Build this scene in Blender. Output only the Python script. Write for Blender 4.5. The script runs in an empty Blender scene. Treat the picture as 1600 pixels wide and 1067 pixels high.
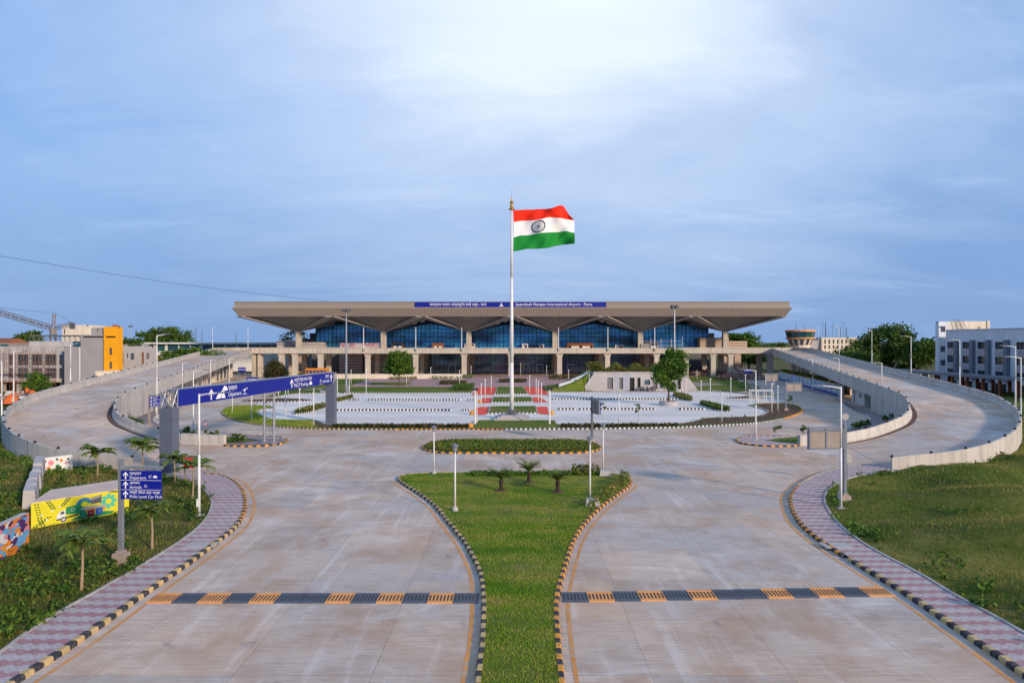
import bpy, bmesh, math, random
import numpy as np
from mathutils import Vector, Matrix
random.seed(7); RNG = np.random.default_rng(11)
S = bpy.context.scene
COL = S.collection
PI = math.pi
R = math.radians

# ------------------------------------------------------------------ survey: pixel of the 1600x1067 photo -> point on the ground (camera 11 m up, level, 24 mm)
CAMH, F, CX, CY = 11.0, 1067.0, 800.0, 533.5
def G(x, y, h=0.0):
    s = (CAMH - h) / (y - CY)
    return ((x - CX) * s, F * s)
def GX(l, h=0.0): return [G(x, y, h) for x, y in l]
def PX(x, Y): return (x - CX) * Y / F
def PZ(y, Y): return CAMH - (y - CY) * Y / F

# ------------------------------------------------------------------ materials
MATS = {}
class NT:
    def __init__(s, name):
        m = bpy.data.materials.new(name); m.use_nodes = True
        s.m = m; s.t = m.node_tree; s.n = s.t.nodes; s.l = s.t.links
        s.b = s.n['Principled BSDF']; s._pos = None
    def pos(s):
        if s._pos is None: s._pos = s.n.new('ShaderNodeNewGeometry').outputs['Position']
        return s._pos
    def map(s, scale=(1, 1, 1), rot=(0, 0, 0), src=None):
        mp = s.n.new('ShaderNodeMapping'); mp.inputs['Scale'].default_value = scale; mp.inputs['Rotation'].default_value = rot
        s.l.new(src or s.pos(), mp.inputs['Vector']); return mp.outputs[0]
    def noise(s, scale=1, detail=4, rough=.55, vec=None, dist=0):
        n = s.n.new('ShaderNodeTexNoise'); n.inputs['Scale'].default_value = scale; n.inputs['Detail'].default_value = detail
        n.inputs['Roughness'].default_value = rough; n.inputs['Distortion'].default_value = dist
        s.l.new(vec or s.pos(), n.inputs['Vector']); return n.outputs['Fac']
    def ramp(s, fac, stops, interp='LINEAR'):
        r = s.n.new('ShaderNodeValToRGB'); e = r.color_ramp.elements; r.color_ramp.interpolation = interp
        while len(e) < len(stops): e.new(.5)
        for q, (p, c) in zip(e, stops):
            q.position = p; q.color = (*c, 1) if len(c) == 3 else c
        s.l.new(fac, r.inputs[0]); return r.outputs[0]
    def mix(s, fac, a, b, mode='MIX'):
        n = s.n.new('ShaderNodeMix'); n.data_type = 'RGBA'; n.blend_type = mode
        for sock, v in ((n.inputs[0], fac), (n.inputs[6], a), (n.inputs[7], b)):
            if isinstance(v, (int, float)): sock.default_value = v
            elif isinstance(v, tuple): sock.default_value = (*v, 1) if len(v) == 3 else v
            else: s.l.new(v, sock)
        return n.outputs[2]
    def math(s, op, a, b=0.0, c=None):
        n = s.n.new('ShaderNodeMath'); n.operation = op
        for i, v in enumerate((a, b, c)):
            if v is None: continue
            if isinstance(v, (int, float)): n.inputs[i].default_value = v
            else: s.l.new(v, n.inputs[i])
        return n.outputs[0]
    def xyz(s, vec=None):
        n = s.n.new('ShaderNodeSeparateXYZ'); s.l.new(vec or s.pos(), n.inputs[0]); return n.outputs
    def bump(s, h, strength=.3, dist=.02):
        b = s.n.new('ShaderNodeBump'); b.inputs['Strength'].default_value = strength; b.inputs['Distance'].default_value = dist
        s.l.new(h, b.inputs['Height']); s.l.new(b.outputs[0], s.b.inputs['Normal'])
    def col(s, c):
        if isinstance(c, tuple): s.b.inputs['Base Color'].default_value = (*c, 1)
        else: s.l.new(c, s.b.inputs['Base Color'])
    def set(s, rough=.7, metal=0, spec=.4):
        s.b.inputs['Roughness'].default_value = rough; s.b.inputs['Metallic'].default_value = metal
        s.b.inputs['Specular IOR Level'].default_value = spec; return s.m

def plain(name, c, rough=.7, metal=0, var=.12, scale=1.5, spec=.3, streak=False):
    if name in MATS: return MATS[name]
    k = NT(name)
    v = k.map((1, 1, .15)) if streak else None
    f = k.noise(scale, 5, .6, v)
    lo = tuple(max(0, x * (1 - var)) for x in c); hi = tuple(min(1, x * (1 + var)) for x in c)
    k.col(k.ramp(f, [(.3, lo), (.7, hi)])); k.bump(k.noise(scale * 12, 3), .15, .01)
    MATS[name] = k.set(rough, metal, spec); return MATS[name]

def m_road(name='road_concrete', tint=(1, 1, 1), joints=True):
    k = NT(name)
    big = k.noise(.05, 6, .62); med = k.noise(.3, 7, .68, k.map((.8, 1, 1), (0, 0, .2)))
    c = k.ramp(big, [(.38, (.53, .48, .44)), (.52, (.60, .49, .395)), (.62, (.60, .43, .30))])
    c = k.mix(k.math('MULTIPLY', k.ramp(med, [(.46, (0, 0, 0)), (.66, (1, 1, 1))]), .7), c, (.38, .26, .175))
    broom = k.noise(5, 6, .7, k.map((.06, 1, 1))); fine = k.noise(9, 4, .6, k.map((.08, 1, 1)))
    c = k.mix(k.math('MULTIPLY', k.ramp(broom, [(.42, (0, 0, 0)), (.66, (1, 1, 1))]), .28), c, (.68, .60, .51))
    c = k.mix(k.math('MULTIPLY', k.ramp(fine, [(.45, (0, 0, 0)), (.7, (1, 1, 1))]), .5), c, (.34, .28, .235))
    st = k.noise(.11, 5, .6, k.map((1, .6, 1)), .8)
    c = k.mix(k.math('MULTIPLY', k.ramp(st, [(.58, (0, 0, 0)), (.61, (1, 1, 1))]), .3), c, (.38, .37, .38))
    st2 = k.noise(.2, 6, .62, k.map((.55, 1, 1), (0, 0, .5)), 1.2)
    c = k.mix(k.math('MULTIPLY', k.ramp(st2, [(.55, (0, 0, 0)), (.66, (1, 1, 1))]), .6), c, (.74, .68, .62))
    lon = k.noise(1.5, 6, .65, k.map((1, .07, 1), (0, 0, .08)))
    c = k.mix(k.math('MULTIPLY', k.ramp(lon, [(.55, (0, 0, 0)), (.68, (1, 1, 1))]), .42), c, (.76, .71, .66))
    blot = k.noise(.16, 8, .7, k.map((1, .8, 1), (0, 0, .9)), .3)
    c = k.mix(k.math('MULTIPLY', k.ramp(blot, [(.50, (0, 0, 0)), (.60, (1, 1, 1))]), .6), c, (.45, .30, .195))
    spot = k.noise(.7, 3, .5); c = k.mix(k.math('MULTIPLY', k.ramp(spot, [(.66, (0, 0, 0)), (.72, (1, 1, 1))]), .5), c, (.24, .20, .175))
    br = k.n.new('ShaderNodeTexBrick'); br.offset = .0; br.inputs['Scale'].default_value = 1; br.inputs['Brick Width'].default_value = 4.6
    br.inputs['Row Height'].default_value = 4.5; br.inputs['Mortar Size'].default_value = .02; br.inputs['Mortar Smooth'].default_value = .3
    br.inputs['Color1'].default_value = (.86, .88, .92, 1); br.inputs['Color2'].default_value = (1.06, .99, .93, 1); br.inputs['Mortar'].default_value = (.74, .7, .67, 1)
    wob = k.n.new('ShaderNodeVectorMath'); wob.operation = 'ADD'; wc = k.n.new('ShaderNodeCombineXYZ'); k.l.new(k.math('MULTIPLY', k.math('SUBTRACT', k.noise(.9, 3), .5), .12), wc.inputs[0]); k.l.new(k.math('MULTIPLY', k.math('SUBTRACT', k.noise(1.1, 3), .5), .12), wc.inputs[1])
    k.l.new(k.pos(), wob.inputs[0]); k.l.new(wc.outputs[0], wob.inputs[1]); k.l.new(wob.outputs[0], br.inputs['Vector'])
    if joints: c = k.mix(1.0, c, br.outputs[0], 'MULTIPLY')
    k.col(k.mix(1.0, c, tint, 'MULTIPLY')); k.bump(fine, .25, .01)
    return k.set(.82, 0, .3)
def m_lot():
    k = NT('lot_concrete')
    c = k.ramp(k.noise(.12, 5, .6, k.map((.3, 1, 1))), [(.35, (.66, .61, .55)), (.65, (.83, .77, .70))])
    st = k.noise(.25, 4, .6, k.map((.18, 1, 1)))
    c = k.mix(k.math('MULTIPLY', k.ramp(st, [(.52, (0, 0, 0)), (.68, (1, 1, 1))]), .55), c, (.52, .49, .47))
    br = k.n.new('ShaderNodeTexBrick'); br.offset = 0; br.inputs['Scale'].default_value = 1; br.inputs['Brick Width'].default_value = 5
    br.inputs['Row Height'].default_value = 4; br.inputs['Mortar Size'].default_value = .03
    br.inputs['Color1'].default_value = (.96, .96, .97, 1); br.inputs['Color2'].default_value = (1, .99, .98, 1); br.inputs['Mortar'].default_value = (.75, .75, .75, 1)
    k.l.new(k.pos(), br.inputs['Vector']); c = k.mix(1.0, c, br.outputs[0], 'MULTIPLY')
    k.col(c); return k.set(.8, 0, .3)
def m_paver(name, period, pink, grey, share=.42):
    k = NT(name); o = k.xyz()
    zig = k.math('PINGPONG', k.math('MULTIPLY', o[0], 1.9), .5)
    y = k.math('ADD', o[1], k.math('MULTIPLY', k.math('SNAP', zig, .25), .42))
    f = k.math('FRACT', k.math('DIVIDE', y, period))
    band = k.math('LESS_THAN', f, share)
    wear = k.noise(.5, 5, .6)
    c = k.mix(band, k.ramp(wear, [(.3, tuple(x * .86 for x in grey)), (.7, grey)]), k.ramp(wear, [(.3, pink), (.75, tuple(.5 * p + .5 * g for p, g in zip(pink, grey)))]))
    br = k.n.new('ShaderNodeTexBrick'); br.inputs['Scale'].default_value = 1; br.inputs['Brick Width'].default_value = .26
    br.inputs['Row Height'].default_value = .14; br.inputs['Mortar Size'].default_value = .012
    br.inputs['Color1'].default_value = (.9, .9, .92, 1); br.inputs['Color2'].default_value = (1.05, 1, .98, 1); br.inputs['Mortar'].default_value = (.55, .52, .52, 1)
    k.l.new(k.pos(), br.inputs['Vector']); c = k.mix(1.0, c, br.outputs[0], 'MULTIPLY')
    k.col(c); return k.set(.85, 0, .2)
def m_ground(name, stops, scale=.35, stops2=None):
    k = NT(name)
    c = k.ramp(k.noise(scale, 6, .62), stops)
    if stops2:
        c = k.mix(k.ramp(k.noise(scale * .22, 4, .6, k.map((.45, 1.2, 1))), [(.42, (0, 0, 0)), (.62, (1, 1, 1))]), c, k.ramp(k.noise(scale * 2.3, 5), stops2))
    k.col(c); k.bump(k.noise(14, 4, .7), .8, .05); return k.set(.95, 0, .1)
def m_leaf(name, stops, trans=.25, nscale=.5, vs=(1, 1, 1), rnd=.55):
    k = NT(name)
    g = k.n.new('ShaderNodeNewGeometry')
    f = k.math('ADD', k.math('MULTIPLY', g.outputs['Random Per Island'], rnd), k.math('MULTIPLY', k.noise(nscale, 4, .6, k.map(vs)), 1.1 - rnd))
    c = k.ramp(f, stops); k.col(c); k.set(.6, 0, .25)
    tr = k.n.new('ShaderNodeBsdfTranslucent'); k.l.new(c, tr.inputs[0])
    mx = k.n.new('ShaderNodeMixShader'); mx.inputs[0].default_value = trans
    out = k.n['Material Output']; k.l.new(k.b.outputs[0], mx.inputs[1]); k.l.new(tr.outputs[0], mx.inputs[2]); k.l.new(mx.outputs[0], out.inputs[0])
    return k.m
def m_stripe(name, axis, period, a, b, share=.5, rough=.7, var=.1, metal=0):
    "joints or bands that repeat along one world axis"
    k = NT(name); o = k.xyz()
    f = k.math('LESS_THAN', k.math('FRACT', k.math('DIVIDE', o[axis], period)), share)
    w = k.noise(.4, 5, .6, k.map((1, 1, .2)))
    ca = k.ramp(w, [(.3, tuple(x * (1 - var) for x in a)), (.7, tuple(min(1, x * (1 + var)) for x in a))])
    k.col(k.mix(f, ca, b)); return k.set(rough, metal, .3)

def worn(name, c, under=(.26, .23, .20), amount=.6, scale=5, rough=.75):
    k = NT(name); f = k.noise(scale, 6, .7); g = k.noise(scale * .18, 4, .6)
    cc = k.ramp(g, [(.3, tuple(x * .78 for x in c)), (.7, tuple(min(1, x * 1.12) for x in c))])
    k.col(k.mix(k.math('MULTIPLY', k.ramp(f, [(.48, (0, 0, 0)), (.64, (1, 1, 1))]), amount), cc, under)); return k.set(rough, 0, .3)
def m_parapet(name, c):
    k = NT(name); o = k.xyz()
    st = k.noise(1.6, 6, .65, k.map((1, 1, .08))); bl = k.noise(.35, 5, .6)
    cc = k.ramp(bl, [(.3, tuple(x * .84 for x in c)), (.7, tuple(min(1, x * 1.08) for x in c))])
    cc = k.mix(k.math('MULTIPLY', k.ramp(st, [(.48, (0, 0, 0)), (.68, (1, 1, 1))]), .55), cc, tuple(x * .55 for x in c))
    j = k.math('ADD', k.math('MULTIPLY', o[0], .7), k.math('MULTIPLY', o[1], .7)); jn = k.math('LESS_THAN', k.math('FRACT', k.math('DIVIDE', j, 3.2)), .018)
    cc = k.mix(k.math('MULTIPLY', jn, .45), cc, (.12, .11, .10)); k.col(cc); k.bump(st, .1, .01); return k.set(.8, 0, .25)
YEL = (.72, .31, .03); BLK = (.035, .035, .042)
M = dict(
    road=m_road(), lot=m_lot(),
    paver=m_paver('footpath_pavers', .82, (.42, .20, .20), (.56, .51, .49), .45),
    plaza=m_paver('plaza_pavers', 1.4, (.47, .25, .23), (.50, .36, .34), .55),
    verge=m_paver('verge_pavers', .9, (.27, .2, .19), (.33, .29, .28)),
    earth=m_ground('earth', [(.3, (.05, .065, .022)), (.5, (.10, .10, .035)), (.7, (.2, .155, .09))], .12),
    soil=m_ground('soil', [(.3, (.09, .055, .035)), (.6, (.14, .095, .06)), (.75, (.09, .10, .03))], .8),
    lawn=m_ground('lawn', [(.3, (.04, .10, .006)), (.55, (.085, .155, .010)), (.72, (.20, .18, .045))], .55, [(.3, (.26, .21, .075)), (.7, (.09, .13, .015))]),
    rough_grass=m_ground('rough_grass', [(.35, (.03, .06, .008)), (.5, (.08, .12, .013)), (.65, (.17, .17, .03))], .14, [(.35, (.26, .21, .07)), (.65, (.06, .095, .012))]),
    wild=m_ground('wild_ground', [(.3, (.03, .055, .010)), (.55, (.08, .09, .02)), (.72, (.22, .16, .07))], .4),
    conc=m_parapet('pale_concrete', (.54, .47, .38)),
    conc2=plain('grey_concrete', (.42, .40, .38), .8, var=.18, scale=.5, streak=True),
    rampc=m_parapet('parapet_paint', (.53, .49, .44)),
    white=plain('white_paint', (.70, .69, .66), .5, var=.08), offwhite=plain('off_white_wall', (.66, .63, .58), .7, streak=True, scale=.6),
    cream=plain('cream_wall', (.70, .60, .47), .75, streak=True), galv=plain('galvanised_steel', (.42, .43, .45), .4, .7, .1),
    grey=plain('grey_metal_panel', (.13, .15, .20), .45, .2, .06), dgrey=plain('dark_grey', (.10, .105, .115), .5), black=plain('black', (.02, .02, .022), .5),
    yel=worn('yellow_kerb', YEL, amount=.45), blk=worn('black_kerb', BLK, (.22, .19, .16), .4), wht=worn('white_kerb', (.72, .70, .66), amount=.4),
    cremk=worn('worn_yellow_kerb', (.62, .42, .17), amount=.6), orange=worn('orange_line', (.68, .29, .07), (.45, .36, .28), .85, 2.2),
    orangeg=plain('orange_grating', (.80, .34, .09), .6, var=.15, scale=4), blueg=plain('slate_grating', (.075, .09, .12), .55, var=.2, scale=4),
    red=plain('red_path', (.78, .085, .045), .8, var=.15, scale=.8), redbox=plain('red_box', (.5, .03, .02), .5),
    blue=plain('sign_blue', (.004, .012, .25), .4, var=.04, spec=.4), letter=plain('white_lettering', (.85, .85, .86), .5, var=.02),
    tan=plain('tan_panel', (.31, .25, .215), .6), brass=plain('brass', (.5, .28, .05), .35, .8), wood=plain('bark', (.12, .08, .05), .9, scale=6, var=.35),
    paleb=plain('pale_bark', (.33, .24, .15), .9, scale=6, var=.3), dirt=plain('gutter_dirt', (.11, .065, .05), .9, var=.3, scale=1),
    shutter=plain('shutter', (.16, .16, .165), .6), stone=plain('grey_stone', (.43, .40, .39), .8, scale=.7, var=.1),
    bluewall=plain('blue_grey_wall', (.64, .67, .71), .7, streak=True, scale=.5), fin=plain('slate_fin', (.16, .18, .22), .5),
    yellowtower=plain('yellow_paint', (.85, .36, .008), .7, var=.06), lilac=plain('grey_render', (.33, .31, .31), .85, var=.07, scale=.4),
    fadedblue=plain('faded_blue', (.36, .38, .44), .8, var=.08), darkbark=plain('dark_bark', (.045, .03, .022), .9, scale=6, var=.3), pinkslab=plain('pink_slab', (.60, .46, .37), .85, streak=True, scale=.8), rust=plain('rust', (.26, .09, .04), .85, var=.3), rubble=plain('rubble', (.24, .14, .10), .95, var=.45, scale=2), tarp=plain('orange_tarp', (.6, .13, .03), .7),
    busor=plain('orange_bus', (.70, .23, .02), .4), yelpaint=plain('mural_yellow', (.66, .58, .02), .7, var=.06), ltblue=plain('light_blue', (.14, .36, .6), .7),
    green2=plain('mural_green', (.02, .24, .09), .7), dgreen=plain('mural_dark_green', (.015, .07, .03), .7), teal=plain('mural_teal', (.10, .48, .30), .7), mred=plain('mural_red', (.35, .02, .03), .7),
    mblue=plain('mural_blue', (.03, .13, .42), .7), morange=plain('mural_orange', (.72, .22, .02), .7), mpink=plain('mural_pink', (.72, .25, .28), .7), mviolet=plain('mural_violet', (.08, .03, .12), .7),
    saffron=plain('saffron_cloth', (.86, .022, .002), .75, var=.03), flagw=plain('white_cloth', (.80, .80, .80), .75, var=.03), flagg=plain('green_cloth', (.006, .24, .03), .75, var=.03), navy=plain('navy', (.006, .014, .05), .7),
    fascia=m_stripe('fascia_cladding', 0, 1.05, (.42, .345, .29), (.27, .22, .185), .93, .5, .08), soffit=plain('soffit_cladding', (.31, .27, .24), .4, var=.12, scale=.25), rib=plain('soffit_rib', (.42, .36, .32), .45),
    stripe=m_stripe('banded_stone', 2, .78, (.78, .58, .42), (.24, .18, .15), .62), stripeg=m_stripe('banded_grey_stone', 2, .95, (.60, .53, .49), (.27, .25, .25), .6),
)
def m_glass(name, c, rough=.12, metal=.55, lo=.55):
    k = NT(name); o = k.xyz()
    v = k.n.new('ShaderNodeTexVoronoi'); v.inputs['Scale'].default_value = .35; k.l.new(k.map((1, 1, 1.8)), v.inputs['Vector'])
    w = k.noise(.09, 4, .6, k.map((1, 1, 2.2)))
    cc = k.mix(k.ramp(w, [(.35, (0, 0, 0)), (.68, (1, 1, 1))]), tuple(x * lo for x in c), c)
    k.col(k.mix(.25, cc, v.outputs['Color'], 'SOFT_LIGHT')); k.b.inputs['Coat Weight'].default_value = .3
    return k.set(rough, metal, .6)
M['glass'] = m_glass('blue_curtain_glass', (.09, .50, .95), .2, .4, .12)
M['dglass'] = m_glass('dark_glass', (.16, .22, .30), .08, .55)
M['wglass'] = m_glass('window_glass', (.02, .045, .08), .15, .1)
M['tglass'] = m_glass('teal_glass', (.03, .16, .22), .1, .4)
M['leaf'] = m_leaf('leaf_green', [(.2, (.018, .06, .007)), (.5, (.06, .145, .014)), (.8, (.15, .23, .025))])
M['leafd'] = m_leaf('leaf_dark', [(.2, (.015, .045, .007)), (.5, (.05, .115, .014)), (.82, (.14, .20, .03))])
M['leafr'] = m_leaf('leaf_rusty', [(.25, (.02, .035, .010)), (.55, (.055, .06, .015)), (.85, (.16, .09, .03))])
M['leafy'] = m_leaf('leaf_yellowish', [(.2, (.05, .09, .012)), (.55, (.13, .15, .022)), (.85, (.28, .22, .05))])
M['frond'] = m_leaf('frond_green', [(.2, (.03, .065, .010)), (.55, (.085, .15, .022)), (.85, (.20, .23, .045))], .2)
M['blade'] = m_leaf('grass_blade', [(.33, (.06, .17, .004)), (.48, (.15, .34, .008)), (.57, (.29, .40, .02)), (.66, (.50, .42, .10))], .35, .5, (.35, 1.1, 1), .25)
M['blade2'] = m_leaf('rough_blade', [(.3, (.03, .06, .006)), (.43, (.09, .145, .013)), (.53, (.21, .22, .03)), (.64, (.42, .32, .09))], .35, .14, (.5, 1.2, 1), .28)

# ------------------------------------------------------------------ mesh building
class MB:
    def __init__(s): s.v = []; s.f = []; s.m = []
    def add(s, vs, fs, mi=0):
        o = len(s.v); s.v += [tuple(p) for p in vs]; s.f += [tuple(i + o for i in f) for f in fs]; s.m += [mi] * len(fs); return s
    def box(s, x0, x1, y0, y1, z0, z1, mi=0):
        return s.add([(x0, y0, z0), (x1, y0, z0), (x1, y1, z0), (x0, y1, z0), (x0, y0, z1), (x1, y0, z1), (x1, y1, z1), (x0, y1, z1)],
                     [(0, 3, 2, 1), (4, 5, 6, 7), (0, 1, 5, 4), (1, 2, 6, 5), (2, 3, 7, 6), (3, 0, 4, 7)], mi)
    def cbox(s, c, d, mi=0): return s.box(c[0] - d[0] / 2, c[0] + d[0] / 2, c[1] - d[1] / 2, c[1] + d[1] / 2, c[2] - d[2] / 2, c[2] + d[2] / 2, mi)
    def hexa(s, a, b, mi=0):
        "a: four bottom points, b: four top points"
        return s.add(list(a) + list(b), [(0, 3, 2, 1), (4, 5, 6, 7), (0, 1, 5, 4), (1, 2, 6, 5), (2, 3, 7, 6), (3, 0, 4, 7)], mi)
    def prism(s, poly, z0, z1, mi=0):
        n = len(poly)
        return s.add([(x, y, z0) for x, y in poly] + [(x, y, z1) for x, y in poly],
                     [tuple(range(n - 1, -1, -1)), tuple(range(n, 2 * n))] + [(i, (i + 1) % n, n + (i + 1) % n, n + i) for i in range(n)], mi)
    def cyl(s, p0, p1, r0, r1=None, n=8, mi=0, cap=True):
        r1 = r0 if r1 is None else r1
        p0 = Vector(p0); p1 = Vector(p1); d = (p1 - p0).normalized()
        a = d.orthogonal().normalized(); b = d.cross(a); vs = []
        for p, r in ((p0, r0), (p1, r1)):
            for i in range(n):
                t = 2 * PI * i / n; vs.append(p + a * math.cos(t) * r + b * math.sin(t) * r)
        fs = [(i, (i + 1) % n, n + (i + 1) % n, n + i) for i in range(n)]
        if cap: fs += [tuple(range(n - 1, -1, -1)), tuple(range(n, 2 * n))]
        return s.add(vs, fs, mi)
    def tube(s, pts, rs, n=7, mi=0):
        if isinstance(rs, (int, float)): rs = [rs] * len(pts)
        for i in range(len(pts) - 1): s.cyl(pts[i], pts[i + 1], rs[i], rs[i + 1], n, mi)
        return s
    def lathe(s, prof, c=(0, 0, 0), n=12, mi=0):
        vs = [(c[0] + r * math.cos(2 * PI * i / n), c[1] + r * math.sin(2 * PI * i / n), c[2] + z) for r, z in prof for i in range(n)]
        fs = [(k * n + i, k * n + (i + 1) % n, (k + 1) * n + (i + 1) % n, (k + 1) * n + i) for k in range(len(prof) - 1) for i in range(n)]
        fs += [tuple(range(n - 1, -1, -1)), tuple((len(prof) - 1) * n + i for i in range(n))]
        return s.add(vs, fs, mi)
    def ball(s, c, r, n=10, k=6, mi=0, sz=1.0):
        return s.lathe([(r * math.sin(PI * i / k) + .001, -r * sz * math.cos(PI * i / k)) for i in range(k + 1)], c, n, mi)
    def build(s, name, mats, parent=None, smooth=False, loc=None):
        me = bpy.data.meshes.new(name); me.from_pydata(s.v, [], s.f)
        mats = mats if isinstance(mats, (list, tuple)) else [mats]
        for m in mats: me.materials.append(m if not isinstance(m, str) else M[m])
        me.polygons.foreach_set('material_index', s.m)
        if smooth: me.polygons.foreach_set('use_smooth', [True] * len(s.f))
        me.update(); o = bpy.data.objects.new(name, me); COL.objects.link(o)
        if parent: o.parent = parent
        if loc: o.location = loc
        return o
def tag(o, label, cat, group=None, kind=None):
    o['label'] = label; o['category'] = cat
    if group: o['group'] = group
    if kind: o['kind'] = kind
    return o
def struct(o): o['kind'] = 'structure'; return o
def thing(name, label, cat, loc=(0, 0, 0), rz=0, group=None):
    o = bpy.data.objects.new(name, None); COL.objects.link(o); o.location = loc; o.rotation_euler = (0, 0, rz)
    o.empty_display_size = .3; return tag(o, label, cat, group)
def dup(root, label, loc, rz=0, group=None, sc=(1, 1, 1)):
    def cp(o, par):
        c = o.copy(); COL.objects.link(c)
        if par: c.parent = par
        for ch in KIDS.get(o.name, ()): cp(ch, c)
        return c
    r = cp(root, None); r.location = loc; r.rotation_euler = (0, 0, rz); r.scale = sc; r['label'] = label
    if group: r['group'] = group
    return r
KIDS = {}
def reg(root):
    "remember a prototype's children (Object.children is slow to search)"
    for o in COL.objects:
        if o.parent: KIDS.setdefault(o.parent.name, [])
    for o in COL.objects:
        if o.parent and o not in KIDS[o.parent.name]: KIDS[o.parent.name].append(o)
    return root
def fast_mesh(name, verts, nper, mat, parent=None):
    "verts (N*nper,3): N separate faces of nper corners"
    verts = np.asarray(verts, dtype=np.float32).reshape(-1, 3); N = len(verts) // nper
    me = bpy.data.meshes.new(name); me.vertices.add(len(verts)); me.vertices.foreach_set('co', verts.ravel())
    me.loops.add(len(verts)); me.loops.foreach_set('vertex_index', np.arange(len(verts), dtype=np.int32))
    me.polygons.add(N); me.polygons.foreach_set('loop_start', np.arange(0, len(verts), nper, dtype=np.int32))
    me.polygons.foreach_set('loop_total', np.full(N, nper, dtype=np.int32)); me.update(calc_edges=True)
    me.materials.append(M[mat] if isinstance(mat, str) else mat)
    o = bpy.data.objects.new(name, me); COL.objects.link(o)
    if parent: o.parent = parent
    return o
def leaves(P, size, aspect=.6, flat=.0, rng=RNG):
    "leaf quads (diamond shaped) at points P"
    P = np.asarray(P); n = len(P)
    a = rng.normal(size=(n, 3)); a[:, 2] *= (1 - flat); a /= np.linalg.norm(a, axis=1)[:, None] + 1e-9
    b = np.cross(a, rng.normal(size=(n, 3))); b /= np.linalg.norm(b, axis=1)[:, None] + 1e-9
    s = (size * rng.uniform(.6, 1.35, n))[:, None]
    return np.stack([P - a * s, P + b * s * aspect, P + a * s, P - b * s * aspect], 1).reshape(-1, 3)
def inpoly(px, py, poly):
    poly = np.asarray(poly); x1, y1 = poly[:, 0], poly[:, 1]; x2, y2 = np.roll(x1, -1), np.roll(y1, -1)
    r = np.zeros(len(px), bool)
    for a, b, c, d in zip(x1, y1, x2, y2):
        if b == d: continue
        t = ((b > py) != (d > py)) & (px < (c - a) * (py - b) / (d - b) + a); r ^= t
    return r
def scatter(poly, n, power=0.0, rng=RNG):
    p = np.asarray(poly); lo, hi = p.min(0), p.max(0)
    x = rng.uniform(lo[0], hi[0], n); y = rng.uniform(lo[1], hi[1], n); k = inpoly(x, y, poly)
    if power: k &= rng.uniform(size=n) < np.clip((26.0 / np.maximum(y, 1)) ** power, 0, 1)
    return x[k], y[k]
def blades(x, y, z, h, w, lean=.5, rng=RNG):
    n = len(x); t = rng.uniform(0, 2 * PI, n); t2 = rng.uniform(0, 2 * PI, n); hh = h * rng.uniform(.5, 1.3, n); ww = w * rng.uniform(.7, 1.3, n); l = hh * rng.uniform(0, lean, n)
    z = np.broadcast_to(z, (n,))
    A = np.stack([x - np.cos(t) * ww, y - np.sin(t) * ww, z], 1); B = np.stack([x + np.cos(t) * ww, y + np.sin(t) * ww, z], 1)
    C = np.stack([x + np.cos(t2) * l, y + np.sin(t2) * l, z + hh], 1)
    return np.stack([A, B, C], 1).reshape(-1, 3)
def smooth(pts, closed=False, step=.5):
    "Catmull-Rom through pts, resampled about every step metres"
    P = [Vector((*p, 0)) if len(p) == 2 else Vector(p) for p in pts]; n = len(P); out = []
    for i in range(n if closed else n - 1):
        p1, p2 = P[i], P[(i + 1) % n]
        p0 = P[i - 1] if (closed or i) else p1 * 2 - p2
        p3 = P[(i + 2) % n] if (closed or i + 2 < n) else p2 * 2 - p1
        d = (p2 - p1).length; k = max(1, int(d / step))
        t01 = max(1e-4, (p1 - p0).length ** .5); t12 = max(1e-4, d ** .5); t23 = max(1e-4, (p3 - p2).length ** .5)
        m1 = (p2 - p1 + t12 * ((p1 - p0) / t01 - (p2 - p0) / (t01 + t12))); m2 = (p2 - p1 + t12 * ((p3 - p2) / t23 - (p3 - p1) / (t12 + t23)))
        for j in range(k):
            t = j / k; t2 = t * t; t3 = t2 * t
            out.append(p1 * (2 * t3 - 3 * t2 + 1) + m1 * (t3 - 2 * t2 + t) + p2 * (-2 * t3 + 3 * t2) + m2 * (t3 - t2))
    if not closed: out.append(P[-1])
    return [(p.x, p.y) if len(pts[0]) == 2 else (p.x, p.y, p.z) for p in out]
def area(p): return .5 * sum(p[i - 1][0] * p[i][1] - p[i][0] * p[i - 1][1] for i in range(len(p)))
def offset(p, d, closed):
    "offset a 2D polyline to its left by d"
    n = len(p); out = []
    for i in range(n):
        a = p[i - 1] if (closed or i) else p[i]; b = p[(i + 1) % n] if (closed or i < n - 1) else p[i]
        dx, dy = b[0] - a[0], b[1] - a[1]; l = math.hypot(dx, dy) or 1
        out.append((p[i][0] - dy / l * d, p[i][1] + dx / l * d))
    return out
def sheet(name, poly, z, mat, kind='structure'):
    b = MB(); b.add([(x, y, z) for x, y in poly], [tuple(range(len(poly)))])
    o = b.build(name, mat)
    if o.data.polygons[0].normal.z < 0: o.data.flip_normals()
    if kind: o['kind'] = kind
    return o
def strip(name, pts, d0, d1, z, mat, closed=False, parent=None):
    a = offset(pts, d0, closed); c = offset(pts, d1, closed); n = len(a); b = MB()
    b.add([(x, y, z) for x, y in a] + [(x, y, z) for x, y in c], [(i, (i + 1) % n, n + (i + 1) % n, n + i) for i in range(n if closed else n - 1)])
    o = b.build(name, mat, parent); struct(o) if not parent else None
    return o
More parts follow.
